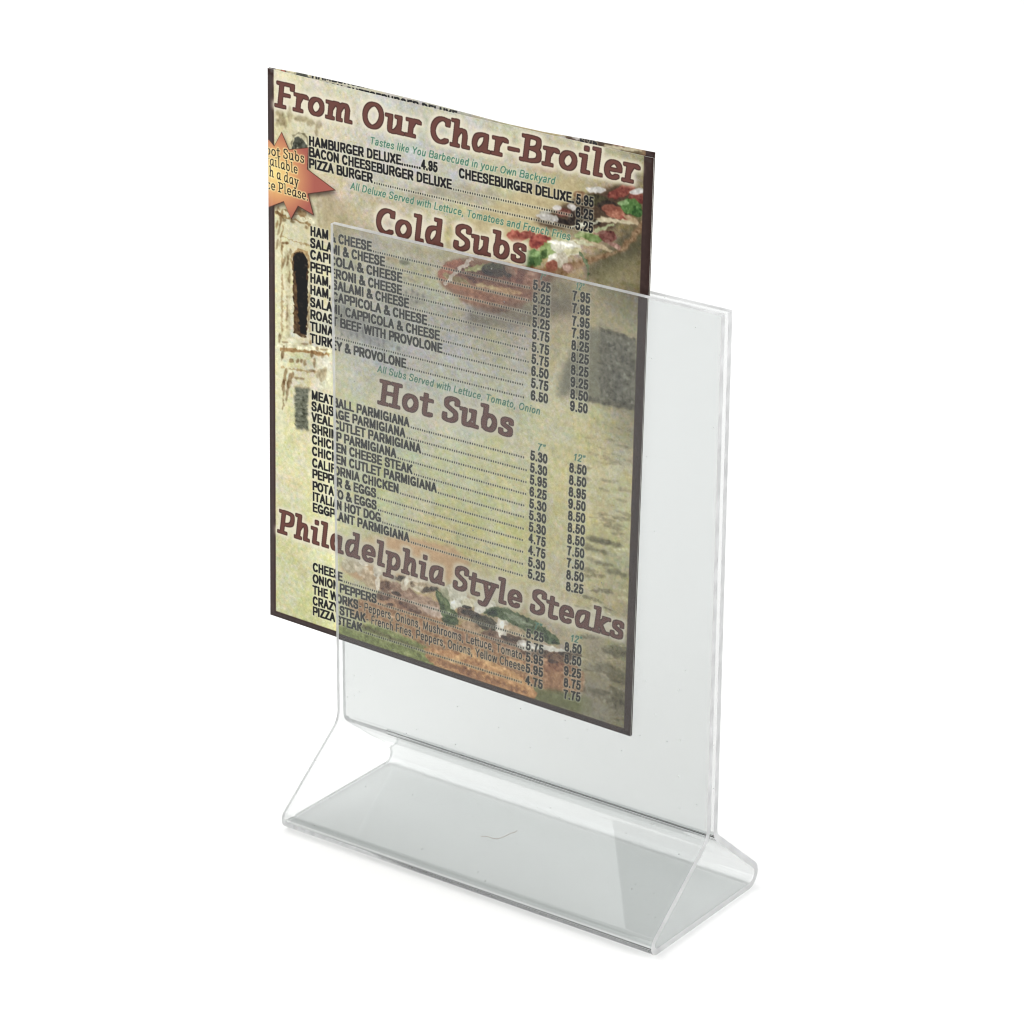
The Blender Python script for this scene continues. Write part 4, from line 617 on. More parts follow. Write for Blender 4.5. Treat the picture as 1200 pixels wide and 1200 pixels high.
 ([(7.98,3.73),(8.04,3.72),(8.04,3.84),(7.99,3.84)],(82, 80, 68),0.55,0.015),
 ([(8.10,3.73),(8.15,3.73),(8.16,3.84),(8.10,3.84)],(82, 80, 68),0.55,0.015),
 ([(7.93,4.09),(7.99,4.09),(7.99,4.20),(7.93,4.20)],(82, 80, 68),0.55,0.015),
 ([(8.08,4.11),(8.13,4.10),(8.14,4.22),(8.08,4.22)],(82, 80, 68),0.55,0.015),
 ([(7.82,4.02),(8.07,4.02),(8.07,4.60),(7.84,4.59)],(98, 96, 82),0.5,0.03),
 ([(7.45,3.94),(8.31,3.92),(8.31,3.95),(7.45,3.97)],(92, 90, 75),0.5,0.015),
 ([(7.25,4.64),(8.34,4.56),(8.34,4.67),(7.26,4.73)],(84, 80, 62),0.7,0.03),
 ([(7.51,6.56),(7.49,6.57),(7.43,6.58),(7.36,6.59),(7.28,6.59),(7.22,6.60),(7.21,6.59),(7.23,6.58),(7.28,6.57),(7.36,6.56),(7.44,6.55),(7.49,6.55)],(200, 192, 150),0.382617,0.02),
 ([(8.51,10.37),(8.48,10.38),(8.39,10.41),(8.27,10.43),(8.16,10.45),(8.07,10.46),(8.04,10.45),(8.07,10.43),(8.16,10.41),(8.28,10.38),(8.39,10.37),(8.48,10.36)],(100, 94, 62),0.621284,0.02),
 ([(7.46,6.21),(7.44,6.23),(7.40,6.24),(7.34,6.24),(7.28,6.23),(7.25,6.22),(7.24,6.20),(7.26,6.19),(7.30,6.18),(7.36,6.17),(7.41,6.18),(7.45,6.19)],(128, 118, 80),0.360433,0.02),
 ([(7.83,9.86),(7.81,9.88),(7.76,9.90),(7.69,9.90),(7.62,9.89),(7.58,9.88),(7.57,9.86),(7.59,9.83),(7.64,9.82),(7.71,9.81),(7.78,9.82),(7.82,9.84)],(100, 94, 62),0.580157,0.02),
 ([(7.83,10.33),(7.80,10.36),(7.72,10.39),(7.62,10.42),(7.52,10.43),(7.45,10.43),(7.42,10.41),(7.45,10.38),(7.52,10.35),(7.63,10.32),(7.73,10.31),(7.80,10.31)],(100, 94, 62),0.608018,0.02),
 ([(7.67,7.93),(7.63,7.96),(7.53,7.99),(7.39,8.01),(7.26,8.03),(7.16,8.03),(7.13,8.01),(7.17,7.98),(7.27,7.95),(7.40,7.93),(7.54,7.91),(7.63,7.92)],(128, 118, 80),0.465756,0.02),
 ([(8.32,10.38),(8.29,10.41),(8.19,10.45),(8.06,10.47),(7.93,10.48),(7.84,10.47),(7.81,10.45),(7.85,10.41),(7.95,10.38),(8.08,10.35),(8.20,10.35),(8.29,10.35)],(100, 94, 62),0.618105,0.02),
 ([(7.89,8.59),(7.88,8.60),(7.83,8.62),(7.78,8.64),(7.73,8.65),(7.69,8.65),(7.67,8.64),(7.69,8.62),(7.73,8.61),(7.78,8.59),(7.84,8.58),(7.88,8.58)],(100, 94, 62),0.509619,0.02),
 ([(7.98,5.33),(7.96,5.34),(7.92,5.35),(7.85,5.36),(7.79,5.37),(7.74,5.37),(7.72,5.36),(7.74,5.35),(7.79,5.33),(7.86,5.33),(7.92,5.32),(7.97,5.32)],(128, 118, 80),0.316213,0.02),
 ([(7.91,11.03),(7.89,11.04),(7.83,11.06),(7.75,11.08),(7.67,11.09),(7.61,11.09),(7.59,11.09),(7.61,11.07),(7.67,11.05),(7.75,11.03),(7.83,11.02),(7.89,11.02)],(100, 94, 62),0.649048,0.02),
 ([(8.19,7.07),(8.17,7.08),(8.12,7.10),(8.05,7.12),(7.98,7.13),(7.93,7.13),(7.91,7.12),(7.93,7.11),(7.98,7.08),(8.05,7.07),(8.12,7.06),(8.17,7.05)],(128, 118, 80),0.424541,0.02),
 ([(7.68,5.51),(7.65,5.52),(7.56,5.54),(7.45,5.56),(7.33,5.57),(7.25,5.57),(7.22,5.56),(7.25,5.55),(7.34,5.53),(7.45,5.51),(7.57,5.50),(7.65,5.50)],(200, 192, 150),0.321564,0.02),
 ([(7.79,6.15),(7.78,6.16),(7.74,6.17),(7.70,6.17),(7.67,6.16),(7.64,6.15),(7.64,6.13),(7.65,6.12),(7.68,6.11),(7.72,6.11),(7.76,6.12),(7.79,6.13)],(128, 118, 80),0.362139,0.02),
 ([(8.45,9.26),(8.43,9.28),(8.40,9.29),(8.36,9.29),(8.33,9.29),(8.30,9.28),(8.29,9.26),(8.31,9.25),(8.34,9.24),(8.38,9.24),(8.41,9.24),(8.44,9.25)],(100, 94, 62),0.557207,0.02),
 ([(8.46,7.32),(8.44,7.34),(8.36,7.37),(8.26,7.39),(8.16,7.41),(8.09,7.41),(8.06,7.39),(8.09,7.37),(8.17,7.34),(8.27,7.32),(8.37,7.31),(8.44,7.31)],(200, 192, 150),0.44365,0.02),
 ([(7.59,7.75),(7.57,7.77),(7.52,7.80),(7.44,7.83),(7.36,7.84),(7.31,7.84),(7.29,7.82),(7.31,7.79),(7.36,7.76),(7.44,7.74),(7.52,7.73),(7.57,7.73)],(200, 192, 150),0.45545,0.02),
 ([(7.62,5.41),(7.59,5.42),(7.50,5.45),(7.39,5.47),(7.27,5.49),(7.18,5.50),(7.15,5.50),(7.18,5.49),(7.27,5.46),(7.39,5.44),(7.50,5.42),(7.59,5.41)],(200, 192, 150),0.315679,0.02),
 ([(8.07,10.87),(8.05,10.88),(8.01,10.90),(7.95,10.91),(7.89,10.92),(7.85,10.93),(7.83,10.92),(7.85,10.91),(7.89,10.90),(7.95,10.88),(8.01,10.87),(8.05,10.87)],(200, 192, 150),0.643612,0.02),
 ([(7.58,9.17),(7.57,9.19),(7.53,9.20),(7.49,9.20),(7.46,9.19),(7.43,9.18),(7.43,9.16),(7.44,9.14),(7.48,9.13),(7.52,9.13),(7.55,9.14),(7.58,9.15)],(200, 192, 150),0.536889,0.02),
 ([(8.00,5.79),(7.97,5.80),(7.88,5.81),(7.77,5.82),(7.66,5.83),(7.57,5.83),(7.54,5.82),(7.58,5.81),(7.66,5.80),(7.78,5.79),(7.89,5.78),(7.97,5.78)],(128, 118, 80),0.342796,0.02),
 ([(7.76,6.53),(7.74,6.54),(7.71,6.55),(7.67,6.55),(7.63,6.54),(7.61,6.53),(7.60,6.52),(7.62,6.51),(7.65,6.50),(7.68,6.50),(7.72,6.51),(7.75,6.52)],(200, 192, 150),0.384652,0.02),
 ([(8.06,9.95),(8.05,9.96),(8.02,9.97),(7.98,9.99),(7.94,9.99),(7.91,9.99),(7.90,9.98),(7.91,9.96),(7.94,9.95),(7.98,9.94),(8.03,9.93),(8.05,9.94)],(200, 192, 150),0.590866,0.02),
 ([(8.25,6.34),(8.23,6.34),(8.19,6.35),(8.14,6.35),(8.09,6.35),(8.06,6.35),(8.05,6.35),(8.06,6.34),(8.10,6.33),(8.15,6.33),(8.20,6.33),(8.23,6.33)],(128, 118, 80),0.381013,0.02),
 ([(8.19,10.95),(8.15,10.98),(8.05,11.00),(7.92,11.01),(7.79,11.01),(7.71,10.99),(7.68,10.96),(7.72,10.94),(7.82,10.92),(7.95,10.91),(8.07,10.91),(8.16,10.93)],(100, 94, 62),0.6467,0.02),
 ([(7.52,8.10),(7.50,8.12),(7.45,8.13),(7.39,8.14),(7.34,8.13),(7.30,8.11),(7.29,8.09),(7.32,8.06),(7.36,8.05),(7.42,8.05),(7.47,8.06),(7.51,8.08)],(128, 118, 80),0.473001,0.02),
 ([(8.19,6.99),(8.15,7.01),(8.06,7.03),(7.95,7.04),(7.83,7.04),(7.75,7.04),(7.72,7.02),(7.75,7.01),(7.84,6.99),(7.96,6.98),(8.08,6.97),(8.16,6.98)],(128, 118, 80),0.417806,0.02),
 ([(8.19,8.84),(8.17,8.87),(8.12,8.90),(8.06,8.92),(7.99,8.93),(7.95,8.92),(7.93,8.90),(7.95,8.87),(8.00,8.84),(8.06,8.82),(8.13,8.81),(8.17,8.82)],(100, 94, 62),0.529156,0.02),
 ([(8.65,10.64),(8.62,10.65),(8.54,10.67),(8.43,10.70),(8.32,10.72),(8.25,10.73),(8.22,10.73),(8.25,10.72),(8.33,10.70),(8.43,10.67),(8.54,10.65),(8.62,10.64)],(100, 94, 62),0.639881,0.02),
 ([(8.25,10.74),(8.24,10.75),(8.21,10.77),(8.16,10.77),(8.12,10.77),(8.09,10.77),(8.08,10.76),(8.10,10.75),(8.13,10.73),(8.17,10.73),(8.21,10.73),(8.24,10.73)],(100, 94, 62),0.638987,0.02),
 ([(8.46,9.31),(8.45,9.32),(8.40,9.34),(8.34,9.35),(8.29,9.37),(8.24,9.37),(8.22,9.37),(8.24,9.36),(8.29,9.35),(8.34,9.33),(8.40,9.32),(8.45,9.31)],(100, 94, 62),0.561273,0.02),
 ([(7.89,10.32),(7.85,10.35),(7.76,10.38),(7.64,10.39),(7.52,10.40),(7.43,10.39),(7.41,10.36),(7.44,10.33),(7.54,10.30),(7.66,10.29),(7.78,10.28),(7.86,10.29)],(100, 94, 62),0.606748,0.02),
 ([(7.93,10.33),(7.90,10.34),(7.82,10.36),(7.72,10.36),(7.61,10.36),(7.54,10.35),(7.52,10.33),(7.55,10.32),(7.63,10.31),(7.73,10.30),(7.84,10.30),(7.91,10.31)],(100, 94, 62),0.607548,0.02),
 ([(7.93,7.83),(7.92,7.83),(7.89,7.84),(7.85,7.84),(7.81,7.85),(7.78,7.84),(7.77,7.84),(7.78,7.83),(7.81,7.83),(7.85,7.82),(7.89,7.82),(7.92,7.82)],(128, 118, 80),0.465029,0.02),
 ([(8.19,10.13),(8.18,10.14),(8.13,10.16),(8.08,10.17),(8.03,10.17),(8.00,10.16),(7.99,10.15),(8.00,10.13),(8.04,10.11),(8.10,10.11),(8.14,10.11),(8.18,10.11)],(100, 94, 62),0.602652,0.02),
 ([(8.30,5.06),(8.27,5.07),(8.18,5.08),(8.06,5.10),(7.94,5.11),(7.85,5.11),(7.82,5.11),(7.86,5.10),(7.94,5.09),(8.06,5.08),(8.18,5.07),(8.27,5.06)],(128, 118, 80),0.303693,0.02),
 ([(7.93,9.72),(7.91,9.74),(7.86,9.76),(7.80,9.78),(7.74,9.79),(7.70,9.79),(7.68,9.78),(7.70,9.76),(7.74,9.73),(7.80,9.71),(7.87,9.70),(7.91,9.71)],(100, 94, 62),0.575586,0.02),
 ([(8.11,5.75),(8.07,5.76),(7.98,5.76),(7.86,5.76),(7.74,5.75),(7.65,5.74),(7.62,5.72),(7.66,5.71),(7.75,5.71),(7.87,5.71),(7.99,5.72),(8.08,5.74)],(128, 118, 80),0.340058,0.02),
 ([(7.83,9.75),(7.79,9.76),(7.70,9.77),(7.58,9.77),(7.45,9.76),(7.36,9.76),(7.33,9.74),(7.37,9.73),(7.46,9.73),(7.59,9.73),(7.71,9.73),(7.80,9.74)],(200, 192, 150),0.571805,0.02),
 ([(8.23,7.45),(8.21,7.47),(8.17,7.49),(8.12,7.51),(8.06,7.51),(8.03,7.51),(8.01,7.49),(8.03,7.47),(8.07,7.44),(8.12,7.43),(8.18,7.42),(8.21,7.43)],(200, 192, 150),0.447863,0.02),
 ([(7.85,7.97),(7.82,8.00),(7.75,8.04),(7.66,8.06),(7.57,8.08),(7.50,8.08),(7.47,8.07),(7.50,8.04),(7.57,8.01),(7.66,7.98),(7.75,7.96),(7.82,7.96)],(128, 118, 80),0.472989,0.02),
 ([(8.01,6.86),(7.98,6.88),(7.92,6.90),(7.83,6.92),(7.75,6.94),(7.68,6.94),(7.66,6.93),(7.68,6.91),(7.75,6.88),(7.83,6.86),(7.92,6.85),(7.98,6.85)],(128, 118, 80),0.409136,0.02),
 ([(8.27,6.42),(8.25,6.44),(8.19,6.45),(8.12,6.46),(8.05,6.46),(8.00,6.45),(7.98,6.43),(8.01,6.42),(8.06,6.40),(8.13,6.40),(8.20,6.40),(8.25,6.41)],(128, 118, 80),0.385904,0.02),
 ([(8.12,9.03),(8.09,9.06),(8.04,9.07),(7.97,9.08),(7.91,9.07),(7.86,9.04),(7.85,9.02),(7.88,8.99),(7.93,8.97),(8.00,8.97),(8.07,8.98),(8.11,9.00)],(100, 94, 62),0.536857,0.02),
 ([(8.40,6.72),(8.36,6.75),(8.28,6.77),(8.16,6.80),(8.04,6.82),(7.96,6.82),(7.93,6.81),(7.96,6.79),(8.05,6.77),(8.16,6.74),(8.28,6.72),(8.37,6.72)],(128, 118, 80),0.406978,0.02),
 ([(8.06,9.59),(8.03,9.61),(7.95,9.63),(7.84,9.65),(7.74,9.67),(7.66,9.69),(7.63,9.68),(7.66,9.67),(7.74,9.64),(7.85,9.62),(7.95,9.60),(8.03,9.59)],(200, 192, 150),0.569865,0.02),
 ([(7.95,9.88),(7.91,9.90),(7.82,9.92),(7.68,9.95),(7.55,9.96),(7.46,9.96),(7.42,9.95),(7.46,9.93),(7.56,9.91),(7.69,9.88),(7.82,9.87),(7.92,9.87)],(100, 94, 62),0.583158,0.02),
 ([(7.59,8.84),(7.56,8.87),(7.50,8.89),(7.42,8.90),(7.34,8.89),(7.29,8.88),(7.28,8.85),(7.30,8.82),(7.37,8.80),(7.45,8.79),(7.52,8.80),(7.57,8.81)],(200, 192, 150),0.517291,0.02),
 ([(7.66,7.05),(7.65,7.06),(7.62,7.06),(7.58,7.06),(7.54,7.06),(7.52,7.05),(7.51,7.05),(7.52,7.04),(7.55,7.04),(7.59,7.04),(7.62,7.04),(7.65,7.04)],(128, 118, 80),0.414335,0.02),
 ([(8.52,9.67),(8.48,9.69),(8.38,9.70),(8.25,9.72),(8.11,9.73),(8.02,9.73),(7.98,9.73),(8.02,9.71),(8.12,9.70),(8.26,9.68),(8.39,9.67),(8.49,9.67)],(100, 94, 62),0.580387,0.02),
 ([(8.53,8.31),(8.49,8.34),(8.40,8.36),(8.29,8.37),(8.18,8.37),(8.10,8.35),(8.08,8.32),(8.11,8.30),(8.20,8.28),(8.31,8.27),(8.42,8.27),(8.50,8.28)],(200, 192, 150),0.500853,0.02),
 ([(8.32,8.99),(8.29,9.01),(8.21,9.02),(8.11,9.03),(8.02,9.01),(7.95,8.99),(7.93,8.96),(7.97,8.94),(8.04,8.93),(8.14,8.93),(8.24,8.94),(8.30,8.96)],(200, 192, 150),0.536389,0.02),
 ([(8.17,7.38),(8.13,7.41),(8.04,7.44),(7.91,7.46),(7.78,7.48),(7.68,7.48),(7.65,7.47),(7.69,7.45),(7.78,7.42),(7.91,7.39),(8.04,7.38),(8.13,7.37)],(200, 192, 150),0.442139,0.02),
 ([(8.20,6.93),(8.16,6.95),(8.05,6.97),(7.92,7.00),(7.78,7.00),(7.68,7.00),(7.64,6.99),(7.68,6.96),(7.79,6.94),(7.93,6.92),(8.06,6.91),(8.16,6.91)],(128, 118, 80),0.414316,0.02),
 ([(7.95,9.92),(7.92,9.93),(7.86,9.94),(7.78,9.95),(7.71,9.95),(7.65,9.96),(7.63,9.95),(7.65,9.94),(7.71,9.93),(7.79,9.93),(7.87,9.92),(7.92,9.92)],(200, 192, 150),0.586122,0.02),
 ([(8.14,9.09),(8.12,9.12),(8.07,9.15),(7.99,9.18),(7.92,9.18),(7.86,9.18),(7.84,9.15),(7.87,9.12),(7.92,9.09),(8.00,9.07),(8.07,9.06),(8.13,9.07)],(100, 94, 62),0.542651,0.02),
 ([(8.48,5.34),(8.45,5.36),(8.35,5.38),(8.21,5.40),(8.07,5.42),(7.97,5.42),(7.94,5.41),(7.98,5.39),(8.08,5.37),(8.21,5.35),(8.35,5.34),(8.45,5.33)],(128, 118, 80),0.323701,0.02),
 ([(7.60,5.70),(7.58,5.71),(7.54,5.72),(7.48,5.73),(7.42,5.72),(7.38,5.71),(7.37,5.70),(7.39,5.68),(7.44,5.67),(7.50,5.67),(7.55,5.67),(7.59,5.69)],(128, 118, 80),0.331969,0.02),
 ([(7.61,6.04),(7.59,6.05),(7.54,6.06),(7.47,6.07),(7.41,6.06),(7.36,6.05),(7.35,6.03),(7.37,6.01),(7.42,6.00),(7.49,6.00),(7.55,6.01),(7.60,6.02)],(200, 192, 150),0.352054,0.02),
 ([(8.20,9.01),(8.16,9.03),(8.06,9.06),(7.92,9.09),(7.78,9.11),(7.68,9.13),(7.65,9.12),(7.68,9.10),(7.79,9.07),(7.92,9.04),(8.06,9.02),(8.16,9.01)],(100, 94, 62),0.538244,0.02),
 ([(7.39,5.80),(7.37,5.81),(7.32,5.81),(7.25,5.80),(7.19,5.79),(7.14,5.78),(7.12,5.78),(7.14,5.77),(7.20,5.77),(7.26,5.78),(7.33,5.78),(7.37,5.79)],(200, 192, 150),0.333867,0.02),
 ([(8.39,6.68),(8.35,6.70),(8.27,6.70),(8.17,6.70),(8.07,6.69),(8.00,6.67),(7.98,6.65),(8.01,6.64),(8.09,6.63),(8.19,6.64),(8.29,6.65),(8.36,6.67)],(128, 118, 80),0.40117,0.02),
 ([(8.38,10.17),(8.35,10.20),(8.28,10.22),(8.18,10.24),(8.09,10.24),(8.02,10.23),(8.00,10.21),(8.03,10.18),(8.11,10.15),(8.20,10.14),(8.29,10.14),(8.36,10.15)],(100, 94, 62),0.607468,0.02),
 ([(7.72,8.07),(7.69,8.10),(7.59,8.12),(7.47,8.15),(7.34,8.17),(7.25,8.18),(7.22,8.17),(7.25,8.15),(7.35,8.12),(7.47,8.10),(7.60,8.07),(7.69,8.07)],(200, 192, 150),0.475892,0.02),
 ([(7.93,10.27),(7.91,10.29),(7.85,10.32),(7.77,10.34),(7.69,10.35),(7.64,10.34),(7.62,10.32),(7.64,10.29),(7.70,10.26),(7.78,10.24),(7.86,10.24),(7.91,10.25)],(100, 94, 62),0.606174,0.02),
 ([(7.80,7.37),(7.78,7.39),(7.75,7.40),(7.71,7.41),(7.67,7.40),(7.65,7.38),(7.65,7.36),(7.67,7.34),(7.70,7.33),(7.74,7.33),(7.77,7.33),(7.80,7.35)],(200, 192, 150),0.435382,0.02),
 ([(7.64,6.06),(7.61,6.08),(7.51,6.10),(7.39,6.11),(7.27,6.11),(7.18,6.10),(7.15,6.09),(7.19,6.07),(7.28,6.06),(7.40,6.05),(7.52,6.04),(7.61,6.05)],(200, 192, 150),0.35338,0.02),
 ([(8.16,7.81),(8.14,7.83),(8.10,7.84),(8.04,7.85),(7.99,7.84),(7.95,7.83),(7.94,7.81),(7.96,7.79),(8.01,7.77),(8.06,7.77),(8.11,7.77),(8.15,7.79)],(128, 118, 80),0.466846,0.02),
 ([(8.55,10.38),(8.52,10.41),(8.46,10.44),(8.39,10.45),(8.31,10.45),(8.26,10.43),(8.25,10.40),(8.27,10.37),(8.33,10.34),(8.41,10.33),(8.48,10.33),(8.53,10.35)],(100, 94, 62),0.62243,0.02),
 ([(8.11,5.71),(8.07,5.72),(7.98,5.72),(7.86,5.71),(7.73,5.70),(7.64,5.69),(7.61,5.68),(7.65,5.67),(7.74,5.67),(7.87,5.68),(7.99,5.69),(8.08,5.70)],(128, 118, 80),0.337507,0.02),
 ([(7.57,8.73),(7.54,8.74),(7.47,8.75),(7.37,8.76),(7.26,8.76),(7.19,8.76),(7.17,8.74),(7.20,8.73),(7.27,8.72),(7.38,8.72),(7.48,8.71),(7.55,8.72)],(100, 94, 62),0.510035,0.02),
 ([(8.38,6.78),(8.35,6.79),(8.28,6.79),(8.19,6.79),(8.09,6.78),(8.02,6.77),(8.00,6.76),(8.03,6.75),(8.10,6.75),(8.20,6.75),(8.29,6.76),(8.36,6.77)],(128, 118, 80),0.407587,0.02),
 ([(8.55,10.21),(8.52,10.24),(8.44,10.27),(8.33,10.29),(8.23,10.29),(8.16,10.28),(8.13,10.25),(8.17,10.23),(8.25,10.20),(8.35,10.18),(8.46,10.18),(8.53,10.19)],(100, 94, 62),0.612618,0.02),
 ([(7.98,10.94),(7.96,10.97),(7.92,10.99),(7.88,11.01),(7.83,11.00),(7.80,10.99),(7.80,10.96),(7.82,10.93),(7.85,10.91),(7.90,10.90),(7.94,10.90),(7.97,10.92)],(100, 94, 62),0.645605,0.02),
 ([(7.70,8.67),(7.69,8.67),(7.64,8.68),(7.59,8.68),(7.53,8.67),(7.49,8.66),(7.48,8.66),(7.50,8.65),(7.54,8.65),(7.60,8.65),(7.65,8.65),(7.69,8.66)],(100, 94, 62),0.509255,0.02),
 ([(7.75,9.22),(7.72,9.25),(7.62,9.30),(7.47,9.34),(7.33,9.37),(7.23,9.38),(7.19,9.37),(7.23,9.33),(7.33,9.29),(7.47,9.24),(7.62,9.21),(7.72,9.21)],(100, 94, 62),0.543849,0.02),
 ([(8.30,9.95),(8.28,9.97),(8.20,9.99),(8.10,10.02),(8.00,10.04),(7.92,10.06),(7.89,10.06),(7.92,10.05),(8.00,10.02),(8.10,9.99),(8.20,9.97),(8.28,9.96)],(100, 94, 62),0.59535,0.02),
 ([(7.60,7.98),(7.57,8.01),(7.52,8.02),(7.44,8.03),(7.37,8.02),(7.33,8.00),(7.31,7.98),(7.34,7.96),(7.39,7.94),(7.47,7.94),(7.54,7.95),(7.59,7.96)],(128, 118, 80),0.467329,0.02),
 ([(7.86,6.87),(7.83,6.88),(7.76,6.88),(7.66,6.87),(7.57,6.86),(7.50,6.85),(7.48,6.84),(7.51,6.84),(7.58,6.84),(7.67,6.85),(7.76,6.86),(7.83,6.87)],(128, 118, 80),0.404344,0.02),
 ([(8.42,9.40),(8.40,9.42),(8.35,9.44),(8.28,9.45),(8.21,9.44),(8.17,9.43),(8.16,9.41),(8.18,9.38),(8.23,9.37),(8.30,9.36),(8.37,9.36),(8.41,9.38)],(100, 94, 62),0.563914,0.02),
 ([(7.56,7.72),(7.54,7.74),(7.51,7.76),(7.47,7.77),(7.43,7.78),(7.41,7.76),(7.40,7.75),(7.41,7.72),(7.44,7.70),(7.48,7.69),(7.52,7.69),(7.55,7.70)],(128, 118, 80),0.453091,0.02),
 ([(8.08,9.52),(8.05,9.55),(7.97,9.57),(7.87,9.59),(7.77,9.59),(7.70,9.57),(7.68,9.54),(7.71,9.52),(7.79,9.49),(7.89,9.48),(7.99,9.48),(8.06,9.50)],(200, 192, 150),0.564524,0.02),
 ([(7.86,6.58),(7.85,6.59),(7.82,6.60),(7.78,6.60),(7.74,6.59),(7.72,6.58),(7.71,6.57),(7.72,6.57),(7.75,6.56),(7.79,6.56),(7.83,6.57),(7.85,6.58)],(200, 192, 150),0.389596,0.02),
 ([(8.10,5.78),(8.09,5.80),(8.05,5.82),(8.01,5.83),(7.96,5.84),(7.93,5.83),(7.92,5.82),(7.93,5.80),(7.96,5.78),(8.01,5.77),(8.05,5.77),(8.09,5.77)],(200, 192, 150),0.346341,0.02),
 ([(8.41,6.17),(8.39,6.19),(8.31,6.22),(8.21,6.24),(8.10,6.26),(8.02,6.26),(8.00,6.25),(8.03,6.23),(8.10,6.20),(8.21,6.18),(8.31,6.16),(8.39,6.16)],(128, 118, 80),0.374061,0.02),
 ([(8.01,7.09),(7.97,7.10),(7.88,7.10),(7.74,7.10),(7.61,7.09),(7.51,7.08),(7.48,7.08),(7.52,7.07),(7.62,7.07),(7.75,7.07),(7.88,7.08),(7.98,7.09)],(200, 192, 150),0.419174,0.02),
 ([(8.35,5.65),(8.33,5.66),(8.28,5.66),(8.21,5.66),(8.15,5.66),(8.11,5.64),(8.10,5.63),(8.12,5.62),(8.16,5.62),(8.23,5.62),(8.29,5.63),(8.33,5.64)],(128, 118, 80),0.339901,0.02),
 ([(8.19,5.46),(8.17,5.47),(8.13,5.48),(8.08,5.48),(8.03,5.47),(7.99,5.46),(7.98,5.45),(8.00,5.44),(8.04,5.43),(8.09,5.43),(8.14,5.43),(8.18,5.45)],(200, 192, 150),0.326499,0.02),
 ([(7.53,6.24),(7.52,6.24),(7.49,6.25),(7.45,6.25),(7.41,6.24),(7.38,6.23),(7.38,6.22),(7.39,6.21),(7.42,6.21),(7.46,6.21),(7.50,6.22),(7.52,6.22)],(200, 192, 150),0.363378,0.02),
 ([(7.98,8.70),(7.94,8.71),(7.84,8.71),(7.71,8.70),(7.58,8.69),(7.48,8.67),(7.45,8.66),(7.49,8.66),(7.59,8.66),(7.72,8.66),(7.85,8.67),(7.95,8.69)],(200, 192, 150),0.512382,0.02),
 ([(8.45,10.63),(8.41,10.64),(8.31,10.65),(8.18,10.66),(8.04,10.66),(7.94,10.66),(7.91,10.65),(7.94,10.64),(8.05,10.63),(8.18,10.63),(8.32,10.62),(8.42,10.62)],(100, 94, 62),0.633003,0.02),
 ([(8.32,8.89),(8.31,8.90),(8.27,8.91),(8.22,8.92),(8.18,8.92),(8.14,8.92),(8.13,8.91),(8.15,8.90),(8.18,8.89),(8.23,8.88),(8.28,8.88),(8.31,8.88)],(200, 192, 150),0.533827,0.02),
 ([(8.03,8.27),(8.00,8.29),(7.95,8.30),(7.87,8.31),(7.80,8.30),(7.75,8.29),(7.74,8.27),(7.76,8.25),(7.82,8.23),(7.89,8.23),(7.96,8.23),(8.01,8.25)],(100, 94, 62),0.491155,0.02),
 ([(7.49,5.40),(7.47,5.41),(7.43,5.42),(7.37,5.43),(7.31,5.44),(7.26,5.44),(7.25,5.44),(7.27,5.43),(7.31,5.42),(7.37,5.41),(7.43,5.40),(7.47,5.39)],(128, 118, 80),0.313259,0.02),
 ([(7.85,8.76),(7.83,8.79),(7.77,8.81),(7.69,8.83),(7.62,8.84),(7.57,8.84),(7.55,8.82),(7.57,8.80),(7.62,8.77),(7.70,8.75),(7.78,8.74),(7.83,8.75)],(100, 94, 62),0.518634,0.02),
 ([(8.40,6.99),(8.38,6.99),(8.34,7.00),(8.29,7.00),(8.23,6.99),(8.19,6.99),(8.18,6.98),(8.19,6.98),(8.24,6.97),(8.29,6.97),(8.35,6.98),(8.39,6.98)],(200, 192, 150),0.421882,0.02),
 ([(8.52,9.24),(8.50,9.25),(8.43,9.26),(8.35,9.26),(8.26,9.26),(8.20,9.26),(8.18,9.25),(8.20,9.24),(8.27,9.24),(8.35,9.23),(8.44,9.23),(8.50,9.24)],(200, 192, 150),0.555951,0.02),
 ([(7.58,7.47),(7.56,7.48),(7.50,7.50),(7.43,7.51),(7.35,7.51),(7.30,7.51),(7.28,7.50),(7.30,7.48),(7.36,7.46),(7.44,7.45),(7.51,7.45),(7.56,7.46)],(128, 118, 80),0.437489,0.02),
 ([(7.50,5.97),(7.46,5.99),(7.38,6.02),(7.26,6.04),(7.14,6.06),(7.06,6.07),(7.03,6.06),(7.06,6.04),(7.14,6.02),(7.26,5.99),(7.38,5.97),(7.47,5.96)],(128, 118, 80),0.347704,0.02),
 ([(8.10,6.78),(8.06,6.79),(7.96,6.81),(7.84,6.82),(7.71,6.83),(7.62,6.82),(7.59,6.81),(7.62,6.80),(7.72,6.78),(7.85,6.77),(7.97,6.77),(8.06,6.77)],(128, 118, 80),0.403436,0.02),
 ([(8.07,6.08),(8.04,6.09),(7.97,6.12),(7.87,6.14),(7.78,6.16),(7.70,6.17),(7.68,6.16),(7.70,6.14),(7.78,6.12),(7.87,6.09),(7.97,6.08),(8.04,6.07)],(128, 118, 80),0.363386,0.02),
 ([(8.23,7.54),(8.21,7.54),(8.18,7.55),(8.12,7.56),(8.07,7.57),(8.04,7.57),(8.02,7.57),(8.04,7.56),(8.08,7.55),(8.13,7.54),(8.18,7.53),(8.21,7.53)],(200, 192, 150),0.452935,0.02),
 ([(7.82,7.67),(7.79,7.68),(7.72,7.69),(7.62,7.70),(7.52,7.70),(7.45,7.69),(7.42,7.68),(7.45,7.67),(7.53,7.67),(7.63,7.66),(7.73,7.66),(7.80,7.67)],(200, 192, 150),0.452301,0.02),
